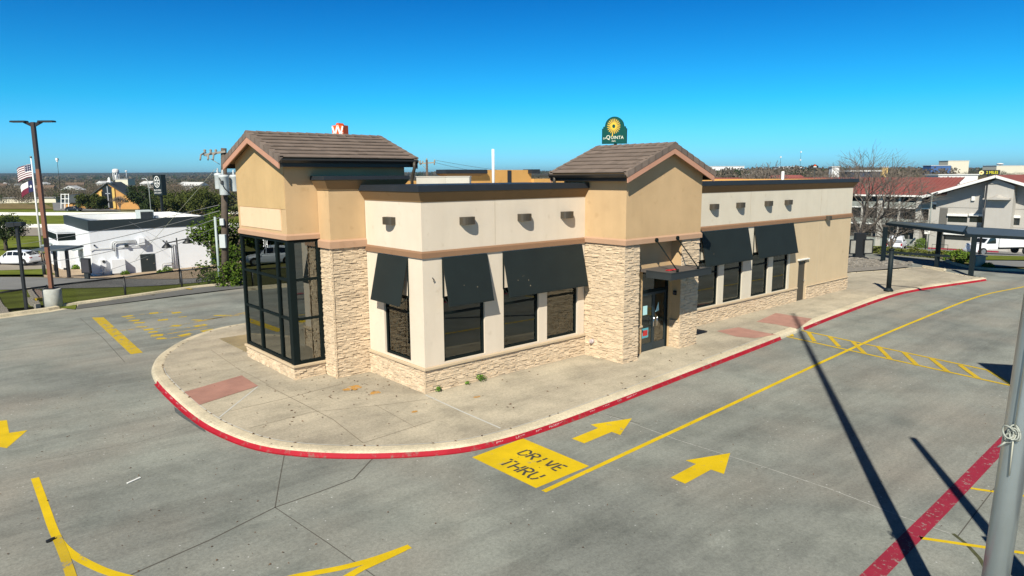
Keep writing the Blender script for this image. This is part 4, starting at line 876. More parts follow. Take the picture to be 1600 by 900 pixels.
# ---- land around the lot -------------------------------------------------------------------
cam_xy = np.array([-11.1,-16.6]); fwd = math.atan2(.754,.657)
def in_poly(x, y, P):
    c = False; n = len(P)
    for i in range(n):
        (x0,y0),(x1,y1) = P[i], P[i-1]
        if (y0 > y) != (y1 > y) and x < (x1-x0)*(y-y0)/(y1-y0)+x0: c = not c
    return c
def seg_dist(x, y, P):
    b = 1e9
    for i in range(len(P)):
        (x0,y0),(x1,y1) = P[i-1], P[i]; dx, dy = x1-x0, y1-y0; t = max(0,min(1,((x-x0)*dx+(y-y0)*dy)/(dx*dx+dy*dy+1e-9))); b = min(b, math.hypot(x-x0-t*dx, y-y0-t*dy))
    return b
mb = MB(); NA = 300; rad = [6*(12500/6)**(i/170) for i in range(171)]
TP = TC[:, :2]/100
for r in rad:
    a = fwd+np.concatenate([np.linspace(-math.pi,-1.15,30)[:-1], np.linspace(-1.15,1.15,NA-57), np.linspace(1.15,math.pi,30)[1:]]); X = cam_xy[0]+r*np.cos(a); Y = cam_xy[1]+r*np.sin(a)
    Q = np.stack([X,Y],1)/100; Z = np.sqrt(((Q[:,None]-TP[None])**2).sum(2)) @ _W[:len(TP)]+_W[len(TP)]+Q @ _W[len(TP)+1:]
    for x, y, z in zip(X, Y, Z):
        if r < 110 and in_poly(x, y, LOT):
            d = seg_dist(x, y, LOT); z = -.25-min(.6, d*.5)
        mb.v.append((x,y,float(z)))
for i in range(len(rad)-1):
    for j in range(NA):
        k = i*(NA+1)+j; mb.f.append((k,k+NA+1,k+NA+2,k+1)); mb.m.append(0); mb.sm.append(True)
m, nt, p = _new('winter_land')
c = ramp(nt, noise(nt, .02, 6, .6).outputs[0], [(.35, (.10,.13,.035)), (.5, (.16,.15,.06)), (.65, (.22,.175,.11))]).outputs[0]
c = mix(nt, .6, c, ramp(nt, noise(nt, .6, 6, .7).outputs[0], [(.3, (.6,.62,.55)), (.7, (1.1,1.1,1.05))]).outputs[0], 'MULTIPLY')
far = node(nt, 'ShaderNodeTexCoord'); ln = node(nt, 'ShaderNodeVectorMath', operation='LENGTH'); nt.links.new(far.outputs['Object'], ln.inputs[0])
mr = node(nt, 'ShaderNodeMapRange'); mr.inputs[1].default_value = 350; mr.inputs[2].default_value = 1500; nt.links.new(ln.outputs['Value'], mr.inputs[0])
wood = ramp(nt, noise(nt, .012, 8, .75).outputs[0], [(.4, (.028,.035,.016)), (.52, (.075,.062,.045)), (.7, (.10,.085,.06))]).outputs[0]
c = mix(nt, mr.outputs[0], c, wood); nt.links.new(c, p.inputs['Base Color']); p.inputs['Roughness'].default_value = 1; p.inputs['Specular IOR Level'].default_value = 0
struct(mb, 'ground', m, 'winter grassland and wooded plain around the lot reaching the horizon', 'ground')
M_grass = mat('lawn_grass', (.145,.175,.035), .95, .35, .35, 14, .4, 30, 0, 0)
M_drygrass = mat('dry_grass', (.21,.165,.085), .95, .25, .25, 8, .4, 30, 0, 0)
M_asphalt = mat('old_asphalt', (.125,.125,.12), .9, .22, .3, 25, .2)
M_road = mat('grey_road', (.20,.20,.195), .9, .15, .2, 20)
M_tanpave = mat('tan_paving', (.40,.30,.20), .9, .12, .4, 20)
M_tanroad = mat('tan_highway', (.28,.245,.20), .9, .1, .1, 5)
def sheet(name, pts, m, label, cat, dz=.06, n=14):
    mb = MB(); drape(mb, pts, dz, n); return struct(mb, name, m, label, cat)
sheet('lower_parking', [(-4.97,23.63,-0.24),(-1.41,38.88,-1.98),(4.79,26.43,-0.23),(4.07,24.54,-0.25)], M_asphalt, 'dark lower parking strip just behind the chain link fence', 'pavement', .10)
sheet('grass_verge', [(-9.16,31.65,-0.97),(-7.98,55.85,-2.62),(0.72,50.69,-2.98),(-5.04,23.50,-0.24)], M_grass, 'green verge behind the fence at the frame edge', 'grass', .12)
sheet('grass_verge', [(-4.23,26.27,-0.29),(-3.31,51.13,-2.79),(13.42,49.71,-3.10),(5.05,27.13,-0.26)], M_grass, 'narrow green verge between lower parking and the service road', 'grass', .14)
sheet('service_road', [(-8.90,53.65,-2.56),(-8.27,68.99,-3.15),(16.46,56.01,-3.46),(12.42,45.47,-2.65)], M_road, 'grey service road passing the white coffee building', 'road', .18)
sheet('forecourt', [(-1.26,63.54,-3.37),(2.39,96.44,-3.85),(24.27,71.89,-3.92),(15.91,51.20,-3.12)], M_tanpave, 'tan paved strip round the white coffee building', 'pavement', .22)
sheet('lawn', [(-7.24,70.25,-3.26),(-7.03,74.19,-3.33),(0.30,74.48,-3.76),(0.28,67.74,-3.69)], M_grass, 'small bright lawn with a dark bollard by the service road', 'grass', .26)
sheet('car_park', [(-8.05,74.32,-3.28),(-7.45,88.11,-3.46),(1.88,87.16,-3.79),(0.40,74.39,-3.76)], M_tanroad, 'pale car park under the white parked car', 'pavement', .24)
sheet('lawn', [(-9.72,89.66,-3.40),(-8.43,149.47,-4.12),(11.66,131.24,-4.24),(4.47,86.28,-3.93)], M_grass, 'wide lawn with a flagpole beyond the parked car', 'grass', .20)
sheet('highway', [(-11.06,152.45,-4.08),(-10.84,186.75,-4.30),(48.31,131.05,-4.57),(39.16,108.57,-4.49)], M_tanroad, 'tan highway strip behind the flagpole', 'road', .25, 20)
sheet('median', [(-10.80,192.55,-4.32),(-10.31,267.10,-4.61),(66.92,176.75,-4.36),(49.78,134.66,-4.56)], M_grass, 'green median between two white concrete barriers', 'grass', .25, 20)
sheet('far_verge', [(-10.16,289.56,-4.64),(-9.95,319.12,-4.67),(34.29,272.50,-4.77),(33.66,246.40,-4.82)], M_grass, 'thin green strip beyond the far barrier', 'grass', .3, 20)
sheet('field', [(-9.92,323.18,-4.68),(-9.33,415.44,-5.17),(36.07,342.47,-4.79),(30.54,279.76,-4.75)], M_drygrass, 'bare brown field beyond the highway', 'field', .35, 20)
sheet('church_road', [(28.04,263.71,-4.79),(41.47,360.88,-4.88),(46.05,355.18,-4.87),(44.86,246.51,-4.84)], M_road, 'grey road curving past the tan church', 'road', .4, 20)
mb = MB()
for a, b in (((-2.85,37.60,-1.81),(-4.41,25.84,-0.26)),((-0.33,38.72,-1.99),(-2.56,26.04,-0.24)),((1.53,37.12,-1.87),(-1.04,25.14,-0.20)),((1.00,26.35,-0.20),(1.13,25.59,-0.20))):
    a, b = Vector(a), Vector(b); pts = [a+(b-a)*i/4 for i in range(5)]; u = (b-a).normalized(); v = Vector((-u.y,u.x,0))*.08
    for q, r in zip(pts[:-1], pts[1:]): mb.poly([(*(k).xy, terrain(k.x,k.y)+.13) for k in (q-v,r-v,r+v,q+v)])
struct(mb, 'stall_line', M_yellow_worn, 'pale yellow stall lines on the lower parking strip', 'road marking')
# walkway steps and low walls going down at the left
def low_wall(a, b, w, h, m, nm, label, cat='wall'):
    a, b = Vector(a), Vector(b); mb = MB(); n = 6; u = (b-a).normalized(); v = Vector((-u.y,u.x,0)).normalized()*w/2
    for i in range(n):
        p, q = a+(b-a)*i/n, a+(b-a)*(i+1)/n; zp, zq = terrain(p.x,p.y), terrain(q.x,q.y)
        mb.hexa([(*(p-v).xy,zp-.2),(*(q-v).xy,zq-.2),(*(q+v).xy,zq-.2),(*(p+v).xy,zp-.2),(*(p-v).xy,zp+h),(*(q-v).xy,zq+h),(*(q+v).xy,zq+h),(*(p+v).xy,zp+h)])
    return tag(mb.build(nm, m), label, cat)
M_palewall = mat('pale_wall', (.42,.38,.32), .9, .1)
low_wall((-3.92,51.06,-2.77), (-5.00,37.98,-1.77), .25, .4, M_palewall, 'low_wall', 'short pale wall with a dark rail beside the walkway, upper flight')
low_wall((-5.32,38.51,-1.80), (-6.44,24.72,-0.26), .25, .4, M_palewall, 'low_wall', 'short pale wall with a dark rail beside the walkway, lower flight')
sheet('walkway', [(-4.74,39.23,-1.88),(-3.73,51.20,-2.78),(-3.22,50.75,-2.78),(-4.16,39.23,-1.91)], mat('pink_walk', (.36,.26,.21), .9, .12), 'pinkish walkway running down from the fence', 'path', .2, 6)
sheet('walkway', [(-8.60,23.52,-0.32),(-6.37,49.69,-2.57),(-6.31,46.57,-2.37),(-7.67,23.96,-0.27)], M_palewall, 'pale walkway cut by the frame edge behind the fence', 'path', .2, 6)
mb = MB(); a, b = Vector((-5.05,37.55,-1.73)), Vector((-3.90,38.75,-1.88)); mb.bar((a.x,a.y,a.z+.28),(b.x,b.y,b.z+.28),.15,.16); tag(mb.build('yellow_kerb', M_yellow), 'short bright yellow kerb at the end of the walkway', 'kerb')
# ---- fence along the lot edge --------------------------------------------------------------
FP = [(-40,20.6),(-30,22.0),(-14,23.6),(-8.6,24.25),(-5.9,25.3),(-2.2,26.15),(1.0,27.0),(4.2,27.2),(8,27.3),(14,27.4),(20,27.4)]
ft = thing('chain_link_fence', 'black chain link fence on dark posts along the pale lot curb', 'fence', (-5,25.5,-.2)); rail = []
for (x0,y0),(x1,y1) in zip(FP[:-1], FP[1:]):
    n = max(1, round(math.hypot(x1-x0,y1-y0)/3.2))
    for i in range(n): rail.append((x0+(x1-x0)*i/n, y0+(y1-y0)*i/n))
rail.append(FP[-1])
for x, y in rail: mb = MB(); mb.tube([(x,y,-.5),(x,y,.95)], .055, 8); mb.lathe([(.045,0),(.03,.05),(.0,.06)], 8, (x,y,.95)); mb.build('post', M_black, ft, True)
mb = MB()
for (x0,y0),(x1,y1) in zip(rail[:-1], rail[1:]): mb.tube([(x0,y0,.93),(x1,y1,.93)], .05, 6)
mb.build('rail', M_black, ft, True)
mb = MB()
for (x0,y0),(x1,y1) in zip(rail[:-1], rail[1:]):
    mb.poly([(x0,y0,-.25),(x1,y1,-.25),(x1,y1,.92),(x0,y0,.92)])
mb.build('chain_mesh', chainlink('chain_link'), ft, True)
# ---- poles on the near edge ----------------------------------------------------------------
M_browntop = flat('brown_steel_halo_dark', (.05,.032,.025), .45)  # pole top: its darkening against the sky is put into the colour
t = thing('parking_light', 'tall brown square light pole on a concrete pier behind the fence', 'light pole', (-5.75,24.95,-.1), R(-2))
mb = MB(); mb.lathe([(.42,-.3),(.42,.88),(.38,.93)], 24); mb.build('concrete_pier', mat('pier_concrete', (.42,.43,.40), .9, .2, 2, 20), t)
mb = MB(); mb.box(-.085,.085,-.085,.085,.93,6.9); mb.build('pole', mat('brown_steel', (.20,.085,.05), .5, .12), t)
mb = MB(); mb.box(-.082,.082,-.082,.082,6.9,9.15); mb.build('pole_top', M_browntop, t)
mb = MB(); mb.box(-.25,.25,-.25,.25,.93,.97); mb.build('base_plate', M_black, t)
for s in (-1,1):
    mb = MB(); mb.hexa([(s*.12,-.05,8.95),(s*.45,-.05,9.12),(s*.45,.05,9.12),(s*.12,.05,8.95),(s*.12,-.05,9.12),(s*.45,-.05,9.2),(s*.45,.05,9.2),(s*.12,.05,9.12)]); mb.bbox(min(s*.3,s*1.05),max(s*.3,s*1.05),-.16,.16,9.14,9.22,.02); mb.build('lamp_head', M_black, t)
t.rotation_euler = (0,0,math.atan2(-.657,.754)); t.matrix_basis = Matrix.Translation(t.location) @ Matrix.Rotation(t.rotation_euler[2],4,'Z')
t = thing('parking_light', 'shorter slim black lamp post with a flat box head at the frame edge', 'light pole', (-6.95,24.35,-.2), math.atan2(-.657,.754))
mb = MB(); mb.box(-.06,.06,-.06,.06,-.2,4.45); mb.build('pole', M_black, t)
mb = MB(); mb.bbox(-.42,-.0,-.18,.18,4.25,4.47,.02); mb.bbox(.0,.36,-.18,.18,4.3,4.47,.02); mb.build('lamp_head', M_black, t)
# utility pole with transformers
U0 = Vector((3.40,26.77,-.4))
t = thing('utility_pole', 'wooden utility pole with three grey transformer cans beside the glass bay', 'utility pole', U0, math.atan2(-.657,.754))
M_wood = mat('weathered_wood', (.105,.08,.062), .95, .25, 3, 20, .4)
mb = MB(); mb.tube([(0,0,-.4),(.26,0,4),(.52,0,8.45)], [.23,.2,.16], 12); mb.build('pole', M_wood, t)
M_can = flat('transformer_grey', (.52,.56,.57), .4)
for x, y, z, r, h in ((.12,-.05,6.05,.24,.9),(.58,-.46,5.7,.28,1.15),(1.0,.1,5.9,.27,.95)):
    mb = MB(); mb.lathe([(r*.96,0),(r,.03),(r,h-.12),(r*1.07,h-.10),(r*1.07,h-.02),(r*.9,h+.03),(.02,h+.05)], 18, (x,y,z)); c = mb.build('transformer', M_can, t)
    mb = MB(); mb.lathe([(.07,0),(.05,.1),(.075,.14),(.045,.2),(.06,.25),(.02,.34)], 10, (x-.05,y,z+h)); mb.build('bushing', M_can, c)
mb = MB(); mb.box(.5,.66,-.8,-.76,6.35,6.55); mb.tube([(.45,-.8,6.7),(.7,-.75,6.1),(1.1,-.3,5.5),(1.3,0,5.3),(.5,0,5.0)], .03, 6); mb.build('cable_drop', M_black, t)
mb = MB(); mb.tube([(-.26,-.1,-.3),(-.26,-.1,4.4)], .075, 10); mb.build('conduit', flat('conduit_grey', (.36,.42,.42), .5), t)
mb = MB(); mb.bbox(.02,.38,-.42,-.18,2.55,3.35,.015); mb.bbox(.1,.34,-.36,-.18,3.9,4.3,.015); mb.build('meter_box', M_can, t)
mb = MB(); mb.bar((-.6,-.2,8.05),(.7,-.2,8.25),.1,.12); mb.bar((-.5,-.2,8.0),(.3,-.2,7.5),.03,.03)
for x in (-.55,-.2,.1): mb.lathe([(.05,0),(.09,.05),(.05,.1),(.09,.15),(.04,.24)], 10, (x,-.15,8.15))
for x in (-.6,-.15,.15): mb.tube([(x,-.2,8.15),(x-.05,-.5,8.05),(x,-.75,7.75)], .05, 8)
mb.build('crossarm', mat('weathered_arm', (.26,.24,.21), .9, .2), t)
def wire(name, a, b, sag, r, label, m=None):
    a, b = Vector(a), Vector(b); pts = [a+(b-a)*(i/16)-Vector((0,0,sag*4*(i/16)*(1-i/16))) for i in range(17)]
    mb = MB(); mb.tube(pts, r, 5); return tag(mb.build(name, m or M_black), label, 'wire')
M_wire = flat('grey_wire', (.16,.16,.17), .6)
M_palewire = flat('pale_wire', (.45,.44,.36), .6)
UT = U0+Vector((0,0,5.0))
wire('power_line', U0+Vector((0,0,4.35)), (-1.76,62.26,-1.50), .5, .022, 'lowest grey wire crossing the white building from the utility pole', M_wire)
wire('power_line', U0+Vector((0,0,4.75)), (-2.59,63.15,-0.71), .3, .022, 'second grey wire crossing the white building', M_wire)
wire('power_line', U0+Vector((0,0,5.1)), (-3.41,64.04,0.13), .2, .018, 'upper grey wire running just under the black roof band', M_wire)
wire('power_line', U0+Vector((0,0,3.9)), (2.23,58.54,-2.61), .2, .015, 'slack wire dipping in front of the dark service door', M_wire)
wire('guy_wire', U0+Vector((-.1,0,7.2)), (4.21,51.81,-0.85), .05, .014, 'pale slanted wire from the pole top towards the white building', M_palewire)
wire('drop_wire', (5.95,47.96,0.78), (7.01,66.07,1.85), .02, .012, 'thin dark wire slanting across the white wall', M_wire)

# ---- white coffee building -----------------------------------------------------------------
M_wpaint = stucco('white_painted_wall', (.74,.76,.80), .04)
M_band_dk = flat('black_green_parapet', (.018,.026,.03), .5)
pa, pb, pc = Vector((3.22,65.47,-3.88)), Vector((14.98,65.32,-3.72)), Vector((3.87,80.47,-3.99))
uu = (pb-pa); LU = Vector((uu.x,uu.y,0)).length; RZW = math.atan2(uu.y,uu.x); LV = abs(Vector((pc.x-pa.x,pc.y-pa.y,0)).dot(Vector((-math.sin(RZW),math.cos(RZW),0))))
W = thing('coffee_building', 'small white building with a black parapet band beyond the fence', 'building', (pa.x,pa.y,pa.z), RZW)
HW = 5.95
def wu(px): return (px-146.7)/184.3*LU
def wz(px, py): t = (px-146.7)/171.3; return (435-17*t-py)/(90-8*t)*HW
mb = MB(); mb.box(0,LU,0,.3,-.8,HW-1.05); mb.box(0,.3,.3,LV,-.8,HW-1.05); mb.box(LU-.3,LU,.3,LV,-.8,HW-1.05); mb.box(.3,LU,LV-.3,LV,-.8,HW-1.05); mb.build('wall', M_wpaint, W)
mb = MB(); 
mb.box(-.06,LU+.06,-.06,.24,HW-1.05,HW); mb.box(-.06,.24,.24,LV,HW-1.05,HW); mb.box(LU-.24,LU+.06,.24,LV,HW-1.05,HW); mb.box(.24,LU-.24,LV-.24,LV,HW-1.05,HW); mb.build('parapet', M_band_dk, W)
mb = MB(); mb.box(.24,LU-.24,.24,.27,HW-.9,HW-.03); mb.box(.24,LU-.24,LV-.27,LV-.24,HW-.9,HW-.02); mb.box(LU-.27,LU-.24,.27,LV-.27,HW-.9,HW-.02); mb.box(.24,LU-.24,.27,LV-.27,HW-.95,HW-.90); mb.build('roof', M_white, W)
mb = MB(); mb.prism([(.24,.27,HW-.9),(LU*.42,.27,HW-.9),(.24,.27,HW-.15)], (0,LV*.95,0)); mb.build('roof_cricket', flat('shade_grey_membrane', (.33,.37,.42), .7), W)  # left part of the roof, its bluish shade put into colour and slope
mb = MB(); mb.bbox(wu(230),wu(252),2.2,4.2,HW-.9,HW+.75,.03); c = mb.build('rooftop_unit', flat('pale_unit', (.55,.6,.58), .5), W)
mb = MB(); mb.bbox(wu(231),wu(250),2.1,2.19,HW-.3,HW+.6,.01); mb.build('unit_grille', M_darkgrey, c)
mb = MB(); mb.bbox(wu(256),wu(263),2.6,3.6,HW-.9,HW+.1,.02); mb.bbox(wu(166),wu(183),1.5,2.6,HW-.9,HW-.1,.02); mb.build('roof_curb', M_white, W)
d = wu(217), wu(239.5); mb = MB(); mb.box(d[0],d[1],-.05,-.003,.02,2.15); dr = mb.build('service_door', flat('black_door', (.02,.028,.03), .5), W)
mb = MB(); mb.tube([(d[1]-.15,-.05,1.1),(d[1]-.15,-.12,1.1)], .04, 8); mb.box(d[0]+.6,d[0]+.72,-.055,-.05,1.5,1.62); mb.build('handle', M_chrome, dr)
mb = MB(); mb.bbox(wu(172),wu(192),-.75,0,wz(180,425.5),wz(180,404),.02); mb.box(wu(175),wu(189),-.6,-.02,wz(182,430),wz(182,425)); mb.build('utility_cabinet', M_wpaint, W)
mb = MB(); mb.bbox(wu(157),wu(165.5),-.35,0,wz(160,417),wz(160,405),.02); mb.tube([(wu(160),-.15,wz(160,417)),(wu(158),-.15,wz(158,429))], .06, 8); mb.tube([(wu(163),-.15,wz(160,417)),(wu(161),-.15,wz(161,430))], .06, 8); c = mb.build('meter_box', M_wpaint, W)
mb = MB(); mb.tube([(wu(162),-.36,wz(161,408)),(wu(162),-.42,wz(161,408))], .14, 12); mb.build('meter', M_darkgrey, c)
mb = MB()
for i in range(3):
    x0 = wu(176.5+i*2.4); zz = wz(180,376.5+i*1.6); mb.tube([(x0,-.12,wz(178,401 if i == 2 else 389+3*i)),(x0,-.12,zz-.25),(x0+.08,-.12,zz-.08),(x0+.25,-.12,zz),(wu(213),-.12,wz(213,374.5+i*1.6))], .055, 8)
mb.tube([(wu(145),-.12,wz(147,391)),(wu(149),-.12,wz(149,388.5)),(wu(218),-.12,wz(218,384))], .035, 6)
mb.build('conduit', flat('conduit_white', (.62,.64,.66), .5), W)
mb = MB(); mb.bbox(wu(214.5),wu(224.5),-.6,0,wz(220,381),wz(220,370),.02); mb.build('junction_box', M_wpaint, W)
mb = MB(); mb.bbox(wu(195),wu(200),-.35,0,wz(198,384.5),wz(198,381),.02); mb.tube([(wu(152),-.02,wz(152,383)),(wu(152),-.2,wz(152,383.5))], .08, 8); mb.tube([(wu(254.5),-.02,wz(254,375)),(wu(254.5),-.2,wz(254,375.5))], .08, 8); mb.build('wall_light', M_darkgrey, W)
mb = MB()
for px in (265.5,268,271.5): mb.tube([(wu(px),-.1,wz(268,421)),(wu(px),-.1,wz(268,380.5))], .045, 6)
mb.box(wu(265),wu(272),-.14,-.02,wz(268,381.5),wz(268,380)); mb.tube([(wu(250),-.2,wz(250,424)),(wu(249.5),-.2,wz(249.5,411)),(wu(251),-.2,wz(251,410)),(wu(266),-.2,wz(266,409))], .05, 6); mb.build('pipe', flat('pipe_grey', (.5,.51,.53), .5), W)
# front wing with window awnings on the far left side
mb = MB(); mb.box(-1.7,-.0,LV*.55,LV+3,-.8,HW-1.6); mb.box(-1.78,-.0,LV*.55-.06,LV+3,HW-1.6,HW-1.35); fw_ = mb.build('front_wing', M_wpaint, W)
mb = MB(); mb.box(-1.72,-.02,LV*.55-.015,LV*.55-.003,HW-2.5,HW-1.75); mb.box(-1.73,-1.705,LV*.6,LV+2.6,HW-2.5,HW-1.8); mb.build('dark_transom', M_frame, fw_)
for y in (LV*.62, LV*.85):
    mb = MB(); mb.hexa([(-2.7,y,2.55),(-1.7,y,2.75),(-1.7,y+1.6,2.75),(-2.7,y+1.6,2.55),(-2.7,y,2.62),(-1.7,y,2.85),(-1.7,y+1.6,2.85),(-2.7,y+1.6,2.62)]); mb.build('awning', flat('grey_awning', (.25,.30,.31), .6), W)
mb = MB(); mb.hexa([(-.9,LV*.3,2.55),(0,LV*.3,2.75),(0,LV*.5,2.75),(-.9,LV*.5,2.55),(-.9,LV*.3,2.62),(0,LV*.3,2.85),(0,LV*.5,2.85),(-.9,LV*.5,2.62)]); mb.box(-.02,-.003,LV*.3,LV*.5,1.1,2.5); mb.build('awning', flat('grey_awning', (.25,.30,.31), .6), W)
# shrubs, lamp, menu board, order canopy, dark screens around it
for i, (p, s, lb) in enumerate((((3.06,76.25,-3.70),.5,'small shrub at the left corner of the white building, upper one'),((2.96,73.38,-3.66),.5,'small shrub at the left corner of the white building, lower one'),((5.90,64.35,-3.66),.45,'round shrub left of the dark service door'),
    ((9.76,63.37,-3.63),.6,'shrub between the service door and the wall pipes'),((3.45,67.26,-3.69),.45,'shrub behind the dark menu board'),((8.88,62.94,-3.64),.35,'tiny shrub just right of the service door'))):
    bush('shrub', lb, p, s, s, s*1.1, M_hedge, 40+i, 220, .09, 'shrub')
t = thing('lamp_post', 'black lamp post with two dome shades by the service road', 'street lamp', (7.32,50.12,-3.20), math.atan2(-.657,.754))
mb = MB(); mb.tube([(0,0,0),(-.05,0,4.2)], [.08,.06], 10); mb.lathe([(.22,0),(.2,.06),(.1,.12),(.07,.3)], 12); mb.tube([(-.95,0,3.75),(.95,0,4.15)], .05, 8); mb.build('pole', M_black, t)
for x, z in ((-.95,3.75),(.95,4.15)): mb = MB(); mb.lathe([(.46,-.5),(.44,-.42),(.16,-.12),(.07,0),(.07,.12),(.02,.16)], 16, (x,0,z+.08)); mb.build('lamp_shade', M_black, t)
t = thing('menu_board', 'dark drive-thru menu board at the corner of the white building', 'menu board', (1.76,60.18,-3.21), RZW+R(-55))
mb = MB(); mb.box(-.5,.5,-.12,.12,.55,2.0); mb.build('cabinet', M_black, t); mb = MB(); mb.box(-.42,.42,-.128,-.122,.65,1.9); mb.build('screen', flat('dark_screen', (.05,.05,.06), .2), t); mb = MB(); mb.box(-.25,.25,-.1,.1,-.2,.55); mb.build('pedestal', M_darkgrey, t)
t = thing('order_canopy', 'flat dark order canopy on two black posts by the lawn', 'canopy', (0.19,63.71,-3.31), math.atan2(-.657,.754)+R(-8))
mb = MB(); mb.hexa([(-1.9,-1.2,2.75),(1.6,-1.1,2.75),(1.9,1.0,2.95),(-1.5,1.1,2.95),(-1.9,-1.2,2.9),(1.6,-1.1,2.9),(1.9,1.0,3.1),(-1.5,1.1,3.1)]); mb.build('roof_slab', flat('slate_roof', (.07,.09,.10), .45), t)
for x in (-.5,.8): mb = MB(); mb.box(x-.12,x+.12,-.12,.12,-.2,2.8); mb.box(x-.25,x+.25,-.25,.25,-.02,.05); mb.build('post', M_black, t)
mb = MB(); mb.box(-.62,-.45,-.2,-.12,.7,1.3); mb.box(.45,.75,-.2,-.12,.8,1.0); mb.build('speaker_box', M_black, t)
t = thing('trellis_screen', 'dark slatted screen beside the order canopy', 'screen', (1.51,81.55,-3.60), math.atan2(-.657,.754))
mb = MB()
for i in range(7): mb.box(-.75+i*.25,-.66+i*.25,-.04,.04,.1,1.15)
mb.box(-.8,.9,-.05,.05,1.1,1.2); mb.box(-.8,.9,-.05,.05,.0,.1); mb.build('slats', M_darkgrey, t)
t = thing('panel_fence', 'dark solid panels behind the rear of the white parked car', 'fence', (0.32,82.16,-3.48), math.atan2(-.657,.754)+R(-35))
mb = MB(); mb.box(-1.0,.9,-.04,.04,0,1.55); mb.box(-1.05,-.97,-.07,.07,0,1.65); mb.box(.87,.95,-.07,.07,0,1.6); mb.build('panels', M_black, t)
mb = MB(); mb.lathe([(.16,-.1),(.16,.95),(.12,1.05),(.02,1.1)], 12); o = mb.build('bollard', M_darkgrey); o.location = (-0.66,68.18,-3.39); tag(o, 'dark round bollard standing on the small lawn', 'bollard')
# ---- vehicles ------------------------------------------------------------------------------
M_tyre = flat('tyre', (.015,.015,.015), .85); M_rim = flat('rim', (.45,.46,.47), .35, .8); M_dkglass = mat('dark_car_glass', (.012,.016,.018), .06, .05, spec=.9)
M_carwhite = mat('white_car_paint', (.72,.75,.80), .22, .02, spec=.6); M_carblack = mat('black_car_paint', (.012,.014,.02), .2, .02, spec=.6); M_tail = flat('tail_light', (.35,.02,.02), .3); M_head = flat('head_light', (.7,.7,.7), .15)
def section_loft(mb, secs, mat=0):
    # secs: list of (x, ring of (y,z)) with equal ring length
    n = len(secs[0][1]); b = len(mb.v)
    for x, ring in secs:
        for y, z in ring: mb.v.append((x,y,z))
    for i in range(len(secs)-1):
        for k in range(n): mb.f.append((b+i*n+k,b+(i+1)*n+k,b+(i+1)*n+(k+1)%n,b+i*n+(k+1)%n)); mb.m.append(mat); mb.sm.append(False)
    mb.f.append(tuple(b+k for k in range(n))); mb.m.append(mat); mb.sm.append(False); e = b+(len(secs)-1)*n
    mb.f.append(tuple(e+k for k in range(n-1,-1,-1))); mb.m.append(mat); mb.sm.append(False)
def ring(w, z0, z1, c=.12): return [(-w+c*.6,z0),(w-c*.6,z0),(w,z0+c),(w*1.0,(z0+z1)/2),(w*.97,z1-c),(w*.88,z1),(-w*.88,z1),(-w*.97,z1-c),(-w,(z0+z1)/2),(-w,z0+c)]
def wheel(t, x, y, r, w=.22):
    s = 1 if y > 0 else -1; mb = MB(); mb.tube([(x,y-s*w*.5,r),(x,y+s*w*.5,r)], r, 20); o = mb.build('wheel', M_tyre, t)
    mb = MB(); mb.tube([(x,y+s*w*.5,r),(x,y+s*(w*.5+.015),r)], r*.64, 16)
    for k in range(5): a = 6.283*k/5; mb.bar((x,y+s*(w*.5+.02),r),(x+math.cos(a)*r*.55,y+s*(w*.5+.02),r+math.sin(a)*r*.55),.07,.02,up=(0,s,0))
    mb.build('rim', M_rim, o)
